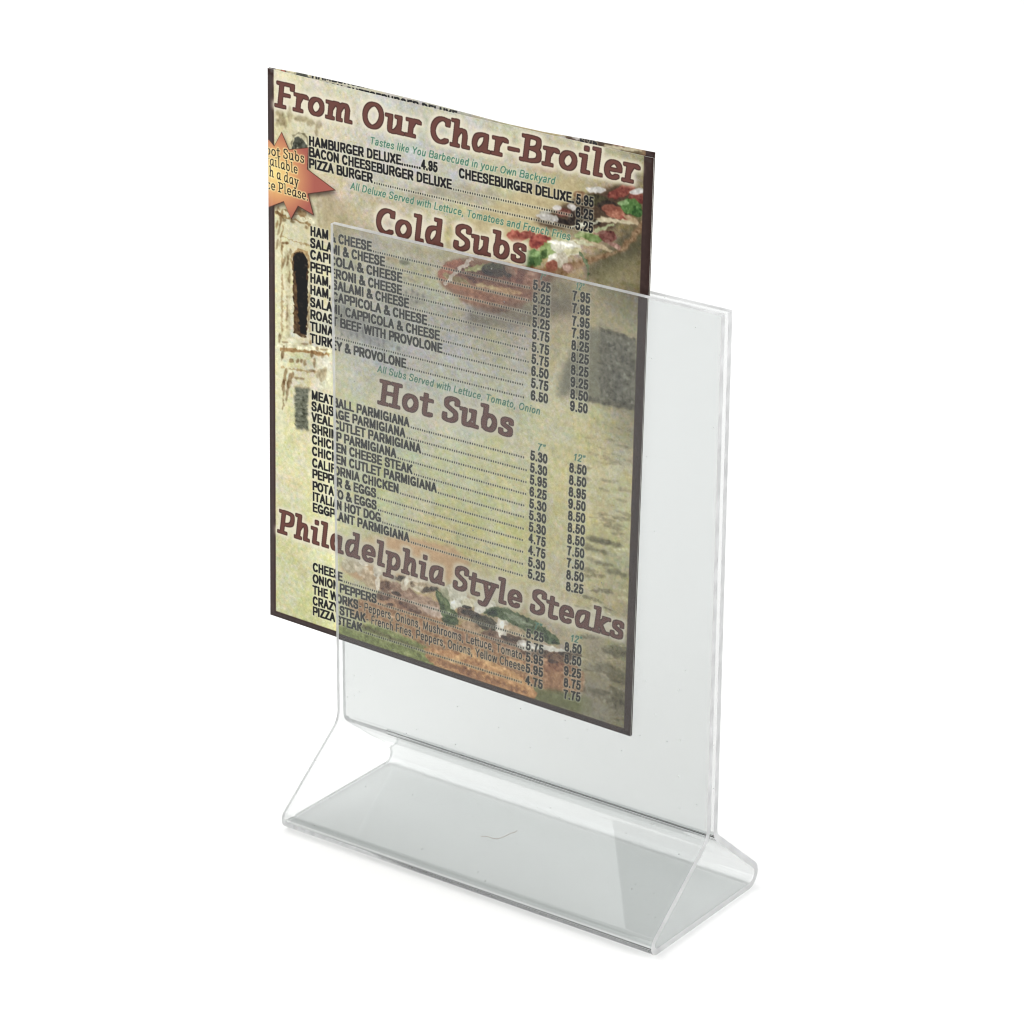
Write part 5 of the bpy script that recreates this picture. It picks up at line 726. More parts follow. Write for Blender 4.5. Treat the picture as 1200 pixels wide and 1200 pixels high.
 ([(8.58,8.12),(8.54,8.13),(8.44,8.14),(8.31,8.16),(8.18,8.16),(8.09,8.16),(8.05,8.16),(8.09,8.14),(8.19,8.13),(8.32,8.12),(8.45,8.11),(8.54,8.11)],(200, 192, 150),0.490521,0.02),
 ([(7.95,8.25),(7.92,8.27),(7.83,8.30),(7.70,8.33),(7.57,8.35),(7.48,8.36),(7.45,8.36),(7.48,8.35),(7.58,8.32),(7.70,8.29),(7.83,8.27),(7.92,8.25)],(100, 94, 62),0.490428,0.02),
 ([(8.36,10.23),(8.32,10.24),(8.22,10.26),(8.08,10.27),(7.94,10.28),(7.84,10.28),(7.81,10.27),(7.84,10.26),(7.95,10.24),(8.09,10.23),(8.22,10.22),(8.32,10.22)],(100, 94, 62),0.609081,0.02),
 ([(8.29,5.33),(8.26,5.34),(8.17,5.34),(8.05,5.33),(7.93,5.33),(7.84,5.32),(7.81,5.32),(7.84,5.31),(7.93,5.31),(8.06,5.31),(8.18,5.32),(8.26,5.32)],(128, 118, 80),0.318002,0.02),
 ([(8.02,8.62),(8.01,8.62),(7.96,8.63),(7.90,8.63),(7.83,8.62),(7.79,8.62),(7.78,8.61),(7.80,8.60),(7.84,8.60),(7.90,8.60),(7.97,8.61),(8.01,8.61)],(100, 94, 62),0.511594,0.02),
 ([(7.86,6.33),(7.84,6.34),(7.79,6.35),(7.72,6.35),(7.66,6.34),(7.62,6.33),(7.61,6.31),(7.63,6.30),(7.68,6.29),(7.74,6.29),(7.80,6.30),(7.85,6.31)],(128, 118, 80),0.373188,0.02),
 ([(7.77,6.79),(7.75,6.80),(7.72,6.81),(7.69,6.82),(7.65,6.81),(7.63,6.80),(7.62,6.79),(7.64,6.77),(7.67,6.77),(7.70,6.76),(7.74,6.77),(7.76,6.78)],(128, 118, 80),0.400746,0.02),
 ([(7.75,5.53),(7.74,5.54),(7.71,5.55),(7.66,5.56),(7.62,5.56),(7.58,5.56),(7.57,5.55),(7.59,5.54),(7.62,5.53),(7.67,5.52),(7.71,5.52),(7.74,5.52)],(128, 118, 80),0.325216,0.02),
 ([(8.63,9.94),(8.59,9.95),(8.51,9.95),(8.39,9.95),(8.27,9.94),(8.19,9.93),(8.16,9.92),(8.20,9.91),(8.28,9.90),(8.40,9.91),(8.52,9.91),(8.60,9.93)],(100, 94, 62),0.596002,0.02),
 ([(7.66,11.11),(7.64,11.12),(7.62,11.13),(7.58,11.14),(7.54,11.15),(7.51,11.14),(7.50,11.13),(7.52,11.11),(7.55,11.10),(7.58,11.09),(7.62,11.09),(7.65,11.09)],(100, 94, 62),0.649505,0.02),
 ([(8.09,5.59),(8.05,5.61),(7.98,5.62),(7.88,5.63),(7.77,5.63),(7.70,5.62),(7.67,5.61),(7.70,5.60),(7.78,5.59),(7.88,5.58),(7.99,5.58),(8.06,5.58)],(128, 118, 80),0.332369,0.02),
 ([(7.58,9.27),(7.55,9.27),(7.50,9.28),(7.41,9.28),(7.33,9.28),(7.28,9.28),(7.26,9.27),(7.28,9.26),(7.34,9.25),(7.42,9.25),(7.50,9.25),(7.56,9.26)],(200, 192, 150),0.541426,0.02),
 ([(7.75,7.02),(7.73,7.03),(7.68,7.05),(7.62,7.05),(7.55,7.05),(7.51,7.04),(7.50,7.03),(7.52,7.01),(7.57,7.00),(7.63,7.00),(7.69,7.00),(7.74,7.01)],(200, 192, 150),0.413513,0.02),
 ([(8.30,5.39),(8.28,5.40),(8.24,5.41),(8.19,5.42),(8.14,5.42),(8.10,5.42),(8.09,5.41),(8.11,5.39),(8.15,5.38),(8.20,5.37),(8.25,5.37),(8.29,5.38)],(128, 118, 80),0.324641,0.02),
 ([(7.87,6.87),(7.84,6.88),(7.75,6.91),(7.64,6.93),(7.52,6.94),(7.44,6.95),(7.41,6.94),(7.44,6.92),(7.53,6.90),(7.64,6.88),(7.76,6.86),(7.84,6.86)],(128, 118, 80),0.40648,0.02),
 ([(7.69,8.83),(7.66,8.86),(7.59,8.87),(7.51,8.88),(7.42,8.89),(7.36,8.88),(7.34,8.86),(7.37,8.84),(7.44,8.82),(7.52,8.81),(7.61,8.81),(7.67,8.82)],(100, 94, 62),0.518696,0.02),
 ([(7.79,8.53),(7.75,8.55),(7.65,8.55),(7.51,8.55),(7.39,8.54),(7.29,8.52),(7.27,8.50),(7.31,8.48),(7.41,8.47),(7.54,8.47),(7.67,8.49),(7.76,8.51)],(100, 94, 62),0.499557,0.02),
 ([(7.78,7.75),(7.76,7.76),(7.71,7.78),(7.64,7.79),(7.58,7.80),(7.53,7.80),(7.51,7.79),(7.53,7.78),(7.58,7.76),(7.65,7.75),(7.72,7.74),(7.76,7.74)],(200, 192, 150),0.458087,0.02),
 ([(7.94,7.31),(7.90,7.35),(7.79,7.38),(7.64,7.39),(7.50,7.39),(7.40,7.37),(7.36,7.34),(7.41,7.31),(7.52,7.28),(7.67,7.26),(7.81,7.27),(7.91,7.29)],(96, 90, 58),0.6,0.04),
 ([(8.24,7.30),(8.18,7.33),(8.05,7.35),(7.87,7.36),(7.69,7.37),(7.56,7.36),(7.52,7.34),(7.57,7.32),(7.71,7.29),(7.89,7.28),(8.06,7.28),(8.19,7.29)],(96, 90, 58),0.6,0.04),
 ([(7.88,7.52),(7.83,7.54),(7.72,7.56),(7.58,7.57),(7.43,7.57),(7.33,7.56),(7.30,7.55),(7.34,7.53),(7.45,7.51),(7.59,7.50),(7.74,7.50),(7.84,7.50)],(96, 90, 58),0.6,0.04),
 ([(8.37,9.39),(8.31,9.45),(8.20,9.50),(8.05,9.52),(7.91,9.52),(7.81,9.48),(7.78,9.43),(7.83,9.37),(7.95,9.32),(8.10,9.29),(8.24,9.30),(8.34,9.33)],(96, 90, 58),0.6,0.04),
 ([(8.50,9.87),(8.44,9.94),(8.33,10.00),(8.18,10.03),(8.03,10.02),(7.94,9.97),(7.92,9.91),(7.97,9.83),(8.09,9.77),(8.24,9.74),(8.38,9.75),(8.47,9.80)],(96, 90, 58),0.6,0.04),
 ([(8.37,10.34),(8.30,10.40),(8.16,10.45),(7.97,10.48),(7.79,10.48),(7.67,10.45),(7.63,10.39),(7.69,10.33),(7.84,10.28),(8.03,10.25),(8.20,10.25),(8.33,10.29)],(96, 90, 58),0.6,0.04),
 ([(8.56,10.47),(8.51,10.54),(8.39,10.60),(8.24,10.62),(8.10,10.62),(8.00,10.58),(7.98,10.51),(8.03,10.45),(8.15,10.39),(8.30,10.36),(8.44,10.37),(8.54,10.41)],(96, 90, 58),0.6,0.04),
 ([(8.12,9.76),(8.08,9.80),(7.99,9.84),(7.88,9.86),(7.77,9.85),(7.70,9.82),(7.68,9.78),(7.72,9.74),(7.81,9.70),(7.92,9.68),(8.03,9.69),(8.10,9.71)],(96, 90, 58),0.6,0.04),
 ([(8.37,7.86),(8.33,7.88),(8.22,7.91),(8.07,7.92),(7.93,7.92),(7.83,7.91),(7.80,7.88),(7.84,7.85),(7.95,7.83),(8.10,7.81),(8.24,7.81),(8.34,7.83)],(96, 90, 58),0.6,0.04),
 ([(8.04,7.75),(7.99,7.77),(7.88,7.79),(7.74,7.80),(7.59,7.80),(7.49,7.79),(7.46,7.78),(7.50,7.75),(7.61,7.73),(7.75,7.72),(7.90,7.72),(8.00,7.73)],(96, 90, 58),0.6,0.04),
 ([(7.42,9.22),(7.87,8.95),(8.10,10.96),(7.41,10.96)],(150, 140, 118),0.5,0.12),
]
LETTERS = [
 ('bold','HAMBURGER DELUXE',0.978,1.283,3.098,1.207,0.195),
 ('bold','........4.95',3.113,1.207,3.915,1.178,0.195),
 ('bold','CHEESEBURGER DELUXE.',4.399,1.179,6.880,1.144,0.195),
 ('bold','5.95',6.927,1.144,7.287,1.135,0.195),
 ('bold','BACON CHEESEBURGER DELUXE',0.977,1.490,4.233,1.432,0.195),
 ('dots','',4.273,1.431,6.826,1.386,0),
 ('bold','6.25',6.924,1.384,7.286,1.378,0.195),
 ('bold','PIZZA BURGER',0.976,1.711,2.452,1.687,0.195),
 ('dots','',2.492,1.686,6.881,1.615,0),
 ('bold','5.25',6.926,1.614,7.287,1.608,0.195),
 ('bold','HAM & CHEESE',1.000,3.017,2.461,2.984,0.195),
 ('dots','',2.501,2.983,6.005,2.903,0),
 ('bold','5.25',6.079,2.901,6.449,2.893,0.195),
 ('bold','7.95',6.928,2.921,7.300,2.899,0.195),
 ('bold','SALAMI & CHEESE',1.000,3.245,2.768,3.208,0.195),
 ('dots','',2.808,3.208,6.031,3.141,0),
 ('bold','5.25',6.081,3.140,6.451,3.132,0.195),
 ('bold','7.95',6.931,3.153,7.302,3.131,0.195),
 ('bold','CAPICOLA & CHEESE',0.999,3.471,3.168,3.429,0.195),
 ('dots','',3.208,3.428,6.050,3.374,0),
 ('bold','5.25',6.082,3.373,6.452,3.366,0.195),
 ('bold','7.95',6.933,3.389,7.305,3.366,0.195),
 ('bold','PEPPERONI & CHEESE',0.998,3.711,3.163,3.666,0.195),
 ('dots','',3.203,3.665,6.031,3.606,0),
 ('bold','5.25',6.084,3.605,6.454,3.597,0.195),
 ('bold','7.95',6.936,3.613,7.307,3.590,0.195),
 ('bold','HAM, SALAMI & CHEESE',0.998,3.932,3.329,3.885,0.195),
 ('dots','',3.369,3.885,5.968,3.833,0),
 ('bold','5.75',6.085,3.830,6.455,3.823,0.195),
 ('bold','8.25',6.938,3.844,7.310,3.820,0.195),
 ('bold','HAM, CAPPICOLA & CHEESE',0.997,4.163,3.741,4.114,0.195),
 ('dots','',3.781,4.113,5.983,4.074,0),
 ('bold','5.75',6.086,4.072,6.457,4.065,0.195),
 ('bold','8.25',6.941,4.069,7.312,4.045,0.195),
 ('bold','SALAMI, CAPPICOLA & CHEESE',0.996,4.408,4.035,4.343,0.195),
 ('dots','',4.075,4.343,6.013,4.301,0),
 ('bold','5.75',6.087,4.300,6.458,4.292,0.195),
 ('bold','8.25',6.944,4.308,7.315,4.283,0.195),
 ('bold','ROAST BEEF WITH PROVOLONE',0.996,4.651,4.097,4.577,0.195),
 ('dots','',4.137,4.576,5.957,4.532,0),
 ('bold','6.50',6.088,4.529,6.459,4.520,0.195),
 ('bold','9.25',6.946,4.541,7.317,4.516,0.195),
 ('bold','TUNA',0.995,4.888,1.533,4.874,0.195),
 ('dots','',1.573,4.873,5.931,4.762,0),
 ('bold','5.75',6.090,4.758,6.461,4.748,0.195),
 ('bold','8.50',6.949,4.769,7.319,4.743,0.195),
 ('bold','TURKEY & PROVOLONE',0.994,5.125,3.277,5.067,0.195),
 ('dots','',3.317,5.066,5.946,5.000,0),
 ('bold','6.50',6.091,4.996,6.462,4.987,0.195),
 ('bold','9.50',6.951,4.997,7.321,4.970,0.195),
 ('bold','MEATBALL PARMIGIANA',1.024,6.257,3.365,6.209,0.195),
 ('dots','',3.405,6.208,6.003,6.155,0),
 ('bold','5.30',6.116,6.153,6.485,6.145,0.195),
 ('bold','8.50',6.975,6.178,7.340,6.150,0.195),
 ('bold','SAUSAGE PARMIGIANA',1.026,6.480,3.273,6.440,0.195),
 ('dots','',3.313,6.440,6.044,6.392,0),
 ('bold','5.30',6.117,6.391,6.487,6.384,0.195),
 ('bold','8.50',6.976,6.414,7.342,6.385,0.195),
 ('bold','VEAL CUTLET PARMIGIANA',1.029,6.701,3.640,6.661,0.195),
 ('dots','',3.680,6.661,6.044,6.625,0),
 ('bold','5.95',6.118,6.624,6.489,6.618,0.195),
 ('bold','8.95',6.977,6.647,7.344,6.618,0.195),
 ('bold','SHRIMP PARMIGIANA',1.032,6.929,3.067,6.901,0.195),
 ('dots','',3.107,6.900,6.044,6.859,0),
 ('bold','6.25',6.119,6.858,6.491,6.853,0.195),
 ('bold','9.50',6.977,6.878,7.345,6.848,0.195),
 ('bold','CHICKEN CHEESE STEAK',1.034,7.154,3.448,7.125,0.195),
 ('dots','',3.488,7.124,5.995,7.094,0),
 ('bold','5.30',6.121,7.092,6.493,7.088,0.195),
 ('bold','8.50',6.978,7.110,7.346,7.078,0.195),
 ('bold','CHICKEN CUTLET PARMIGIANA',1.037,7.387,4.014,7.349,0.195),
 ('dots','',4.054,7.348,6.014,7.323,0),
 ('bold','5.30',6.122,7.322,6.494,7.317,0.195),
 ('bold','8.50',6.978,7.342,7.348,7.310,0.195),
 ('bold','CALIFORNIA CHICKEN',1.040,7.624,3.134,7.594,0.195),
 ('dots','',3.174,7.594,5.995,7.554,0),
 ('bold','5.30',6.123,7.552,6.496,7.547,0.195),
 ('bold','8.50',6.979,7.572,7.349,7.539,0.195),
 ('bold','PEPPER & EGGS',1.042,7.852,2.601,7.830,0.195),
 ('dots','',2.641,7.829,5.995,7.781,0),
 ('bold','4.75',6.124,7.779,6.497,7.774,0.195),
 ('bold','7.50',6.979,7.802,7.350,7.768,0.195),
 ('bold','POTATO & EGGS',1.045,8.097,2.615,8.071,0.195),
 ('dots','',2.655,8.070,6.003,8.014,0),
 ('bold','4.75',6.125,8.012,6.499,8.006,0.195),
 ('bold','7.50',6.980,8.040,7.352,8.005,0.195),
 ('bold','ITALIAN HOT DOG',1.048,8.319,2.718,8.296,0.195),
 ('dots','',2.758,8.295,6.014,8.251,0),
 ('bold','5.30',6.126,8.249,6.501,8.244,0.195),
 ('bold','8.50',6.980,8.275,7.353,8.239,0.195),
 ('bold','EGGPLANT PARMIGIANA',1.051,8.544,3.393,8.517,0.195),
 ('dots','',3.433,8.516,6.014,8.487,0),
 ('bold','5.25',6.127,8.485,6.502,8.481,0.195),
 ('bold','8.25',6.981,8.511,7.355,8.474,0.195),
 ('bold','CHEESE',1.056,9.785,1.805,9.771,0.195),
 ('dots','',1.845,9.770,6.083,9.691,0),
 ('bold','5.25',6.123,9.690,6.509,9.683,0.195),
 ('bold','8.50',6.991,9.716,7.357,9.679,0.195),
 ('bold','ONION PEPPERS',1.055,10.023,2.629,9.995,0.195),
 ('dots','',2.669,9.995,6.056,9.935,0),
 ('bold','5.75',6.125,9.934,6.511,9.927,0.195),
 ('bold','8.50',6.992,9.960,7.358,9.922,0.195),
 ('bold','THE WORKS',1.055,10.262,2.191,10.241,0.195),
 ('reg','- Peppers, Onions, Mushrooms, Lettuce, Tomato.',2.221,10.240,6.089,10.169,0.195),
 ('bold','5.95',6.128,10.168,6.512,10.161,0.195),
 ('bold','9.25',6.993,10.205,7.360,10.166,0.195),
 ('bold','CRAZY STEAK',1.054,10.490,2.365,10.466,0.195),
 ('reg','- French Fries, Peppers, Onions, Yellow Cheese',2.395,10.465,6.104,10.397,0.195),
 ('bold','5.95',6.129,10.396,6.514,10.389,0.195),
 ('bold','8.75',6.993,10.440,7.360,10.400,0.195),
 ('bold','PIZZA STEAK',1.054,10.708,2.288,10.692,0.195),
 ('dots','',2.328,10.691,6.036,10.641,0),
 ('bold','4.75',6.132,10.640,6.515,10.635,0.195),
 ('bold','7.75',6.993,10.679,7.361,10.638,0.195),
 ('green','Tastes like You Barbecued in your Own Backyard',2.389,0.962,6.475,0.888,0.155),
 ('green','All Deluxe Served with Lettuce, Tomatoes and French Fries',1.933,1.918,6.824,1.844,0.155),
 ('green','All Subs Served with Lettuce, Tomato, Onion',2.611,5.301,6.307,5.242,0.155),
 ('green','7"',6.210,2.698,6.339,2.695,0.155),
 ('green','12"',6.975,2.710,7.165,2.698,0.155),
 ('green','7"',6.252,5.938,6.433,5.925,0.155),
 ('green','12"',7.034,5.937,7.302,5.918,0.155),
 ('green','7"',6.282,9.477,6.467,9.458,0.155),
 ('green','12"',7.091,9.493,7.357,9.464,0.155),
 ('head','From Our Char-Broiler',0.196,0.702,8.208,0.532,0.5),
 ('head','Cold Subs',2.529,2.616,5.895,2.475,0.5),
 ('head','Hot Subs',2.660,5.922,5.737,5.816,0.5),
 ('head','Philadelphia Style Steaks',0.210,9.208,8.281,9.134,0.5),
 ('burst','oot Subs',-0.050,1.665,0.857,1.644,0.2),
 ('burst','vailable',-0.070,1.850,0.700,1.890,0.2),
 ('burst','h a day',0.030,2.070,0.720,2.130,0.2),
 ('burst','ce Please.',-0.040,2.325,0.954,2.352,0.2),
]


DPI = 200
PW, PH = int(8.5*DPI), 11*DPI
rng = np.random.default_rng(7)

def fill(mask, pts, val=1.0):
    """even-odd polygon fill into mask, pts in pixels"""
    p = np.asarray(pts, float)
    x0, y0 = np.floor(p.min(0)).astype(int) - 1
    x1, y1 = np.ceil(p.max(0)).astype(int) + 1
    x0, y0, x1, y1 = max(x0, 0), max(y0, 0), min(x1, mask.shape[1]), min(y1, mask.shape[0])
    if x1 <= x0 or y1 <= y0:
        return
    X = np.arange(x0, x1)[None, :] + .5
    Y = np.arange(y0, y1)[:, None] + .5
    ins = np.zeros((y1-y0, x1-x0), bool)
    q = np.roll(p, -1, 0)
    for (ax, ay), (bx, by) in zip(p, q):
        if ay == by:
            continue
        c = (ay > Y) != (by > Y)
        xx = ax + (Y-ay)*(bx-ax)/(by-ay)
        ins ^= (c & (X < xx))
    s = mask[y0:y1, x0:x1]
    s[ins] = val

def blur(a, s):
    """gaussian blur of a 2-d array, sigma s in pixels"""
    if s < .3:
        return a
    r = int(3*s)+1
    k = np.exp(-.5*(np.arange(-r, r+1)/s)**2)
    k /= k.sum()
    n0, n1 = a.shape
    if r > 6:
        def ft(arr, ax):
            n = arr.shape[ax] + 2*r
            pad = [(0, 0), (0, 0)]
            pad[ax] = (r, r)
            f = np.fft.rfft(np.pad(arr, pad, mode='edge'), axis=ax)
            kk = np.zeros(n)
            kk[:r+1] = k[r:]
            kk[-r:] = k[:r]
            fk = np.fft.rfft(kk)
            f *= fk[:, None] if ax == 0 else fk[None, :]
            o = np.fft.irfft(f, n, axis=ax)
            return o[r:-r] if ax == 0 else o[:, r:-r]
        return ft(ft(a, 0), 1)
    p = np.pad(a, ((r, r), (0, 0)), mode='edge')
    o = sum(k[i]*p[i:i+n0] for i in range(2*r+1))
    p = np.pad(o, ((0, 0), (r, r)), mode='edge')
    return sum(k[i]*p[:, i:i+n1] for i in range(2*r+1))

def upsample(g, h, w):
    gy = np.linspace(0, g.shape[0]-1, h)
    gx = np.linspace(0, g.shape[1]-1, w)
    iy = np.minimum(gy.astype(int), g.shape[0]-2)
    ix = np.minimum(gx.astype(int), g.shape[1]-2)
    fy = gy-iy
    fx = gx-ix
    fy = (fy*fy*(3-2*fy))[:, None]
    fx = (fx*fx*(3-2*fx))[None, :]
    if g.ndim == 3:
        fy, fx = fy[..., None], fx[..., None]
    a = g[iy][:, ix]; b = g[iy][:, ix+1]; c = g[iy+1][:, ix]; d = g[iy+1][:, ix+1]
    return (a*(1-fx)+b*fx)*(1-fy) + (c*(1-fx)+d*fx)*fy

def noise(cell, sx=1.0):
    return upsample(rng.standard_normal((int(PH/cell)+3, int(PW/cell/sx)+3)), PH, PW)

GRID = [
 (0.0, [(206,202,170),(202,198,174),(192,192,178),(190,190,172),(188,186,158),(190,185,150),(150,145,115)]),
 (1.2, [(204,197,156),(196,190,164),(190,188,174),(188,186,165),(186,182,148),(150,140,105),(120,105,80)]),
 (2.4, [(205,201,160),(186,176,142),(180,172,140),(182,174,134),(178,165,120),(165,150,115),(112,107,78)]),
 (3.6, [(215,212,170),(190,186,152),(168,166,150),(162,158,142),(152,144,122),(160,154,120),(178,172,130)]),
 (4.8, [(215,213,170),(182,180,158),(160,160,150),(170,170,160),(176,175,152),(180,176,136),(128,124,100)]),
 (6.0, [(212,210,168),(190,188,152),(182,180,152),(184,182,156),(184,182,138),(186,180,135),(180,174,137)]),
 (7.2, [(206,205,160),(200,198,156),(182,183,142),(180,182,140),(184,182,128),(182,176,131),(172,166,122)]),
 (8.4, [(203,203,158),(198,197,152),(174,176,138),(182,170,115),(182,178,132),(176,169,131),(154,149,108)]),
 (9.6, [(200,200,156),(192,192,147),(177,168,132),(166,142,102),(152,138,102),(163,153,122),(128,123,90)]),
 (11., [(196,197,150),(186,189,132),(150,155,86),(146,149,82),(150,140,86),(122,120,86),(122,117,86)])]
gr = np.array([r for _, r in GRID], float)
vv = np.linspace(0, 11, 34)
gr2 = np.stack([np.stack([np.interp(vv, [v for v, _ in GRID], gr[:, j, c]) for c in range(3)], -1) for j in range(7)], 1)
img = upsample(gr2, PH, PW)
# watercolour mottling of the page: coarse tint clouds, speckle and paper grain
n1, n2, n3 = noise(170), noise(60), noise(22)
tint = noise(120)
lo, hi = noise(7), noise(3)
n4 = noise(12)
speck = np.clip(noise(5)-1.1, 0, None)
img += (n1*2.5 + n2*2.5 + n3*3 + n4*3)[..., None]
img[..., 2] -= tint*4 + noise(40)*4 + noise(16)*5
img[..., 0] += noise(90)*2 + noise(12)*4
img += (lo*3.0 + hi*3.5)[..., None]
img[..., 2] += noise(9)*5
img -= speck[..., None]*np.array([6, 10, 20.])*np.clip(.5+noise(130), 0, 1.5)[..., None]

img *= np.array([1.0, .992, 1.0])
img[..., 2] += 3

def over(layer, color, alpha=1.0):
    global img
    a = (np.clip(layer, 0, 1)*alpha)[..., None]
    img = img*(1-a) + np.array(color, float)*a

for pts, colr, alpha, bl in SHAPES:
    p = np.array(pts)*DPI
    s = bl*DPI*.5
    grey = sum(colr)/3.0
    colr = tuple((grey+(c-grey)*.80)*.95 for c in colr)
    pad = int(3*s)+4
    x0, y0 = np.floor(p.min(0)).astype(int)-pad
    x1, y1 = np.ceil(p.max(0)).astype(int)+pad
    x0, y0, x1, y1 = max(x0, 0), max(y0, 0), min(x1, PW), min(y1, PH)
    if x1-x0 < 3 or y1-y0 < 3:
        continue
    # wobble the outline so that nothing is a clean ellipse
    q = []
    for i in range(len(p)):
        a, b = p[i], p[(i+1) % len(p)]
        L = np.linalg.norm(b-a)
        n = max(1, int(L/9))
        for k in range(n):
            q.append(a+(b-a)*k/n + rng.standard_normal(2)*min(3.4, .13*L))
    mk = np.zeros((y1-y0, x1-x0))
    fill(mk, np.array(q)-(x0, y0))
    mk = blur(mk, s)*alpha
    sub = img[y0:y1, x0:x1]
    tex = (n4[y0:y1, x0:x1]*10 + n3[y0:y1, x0:x1]*7 + lo[y0:y1, x0:x1]*8)[..., None]*(1.0 if bl < .05 else .35)
    sub[:] = sub*(1-mk[..., None]) + (np.array(colr, float)+tex)*mk[..., None]

# print colour lightened where the panel covers it, offsetting the acrylic's dimming
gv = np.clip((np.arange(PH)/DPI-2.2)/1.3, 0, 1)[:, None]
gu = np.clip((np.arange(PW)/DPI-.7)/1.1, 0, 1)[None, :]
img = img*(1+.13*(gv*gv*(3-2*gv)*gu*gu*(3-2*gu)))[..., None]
# fine grain back over the pictures
img += (noise(4)*2.5)[..., None]

img = (img-172)*1.24 + 168

# brown border: left, right and foot of the page
edge = np.zeros((PH, PW))
fill(edge, np.array([(-.1, -.1), (.145, -.1), (.14, 10.88), (8.345, 10.88), (8.30, -.1), (8.7, -.1), (8.7, 11.2), (-.1, 11.2)])*DPI)
over(blur(edge, 1.2), (50, 29, 25), 1)
over(blur(edge, 1.2)*np.clip(noise(14)*.5, 0, 1), (66, 42, 36), .5)

# orange star
star = np.array([(-.3, 1.45), (.017, 1.36), (.149, 1.463), (.328, 1.158), (.498, 1.458), (.966, 1.321), (.936, 1.742), (1.583, 2.004), (.947, 2.213),
                 (1.073, 2.596), (.713, 2.502), (.543, 2.792), (.371, 2.489), (.025, 2.671), (-.3, 2.9)])
sh = np.zeros((PH, PW))
fill(sh, (star+(.04, .05))*DPI)
over(blur(sh, 7), (45, 30, 20), .75)
c0 = np.array([.15, 1.95])
o_ = np.zeros((PH, PW)); fill(o_, (c0+(star-c0)*1.015)*DPI)
over(blur(o_, .8), (70, 30, 15), 1)
o_ = np.zeros((PH, PW)); fill(o_, (c0+(star-c0)*.985)*DPI)
YY, XX = np.mgrid[0:PH, 0:PW]
rr = np.sqrt(((XX/DPI-.15)/1.0)**2 + ((YY/DPI-1.97)/.95)**2)
t = np.clip(rr/.95, 0, 1)[..., None]
stc = np.where(t < .5, np.array([236, 212, 110.])*(1-t*2)+np.array([208, 140, 62.])*(t*2), np.array([208, 140, 62.])*(2-2*t)+np.array([160, 66, 44.])*(2*t-1))
a = blur(o_, .8)[..., None]
img = img*(1-a)+stc*a
del rr, t, stc, YY, XX

# ---- serif letters for the headings, drawn as pen strokes
def arc(cx, cy, rx, ry, a0, a1):
    n = max(6, int(abs(a1-a0)/7))
    return [(cx+rx*math.cos(math.radians(a0+(a1-a0)*i/n)), cy+ry*math.sin(math.radians(a0+(a1-a0)*i/n))) for i in range(n+1)]
def curve(*P):
    P = [P[0]]+list(P)+[P[-1]]
    o = []
    for i in range(1, len(P)-2):
        p0, p1, p2, p3 = [np.array(q, float) for q in P[i-1:i+3]]
        for k in range(8):
            t = k/8
            o.append(tuple(.5*((2*p1)+(-p0+p2)*t+(2*p0-5*p1+4*p2-p3)*t*t+(-p0+3*p1-3*p2+p3)*t**3)))
    o.append(P[-1])
    return o
K, X_, B = 1.33, .91, .09
def stem(x, a, b): return [(x, a), (x, b)]
def bar(x0, x1, y): return [(x0, y), (x1, y)]
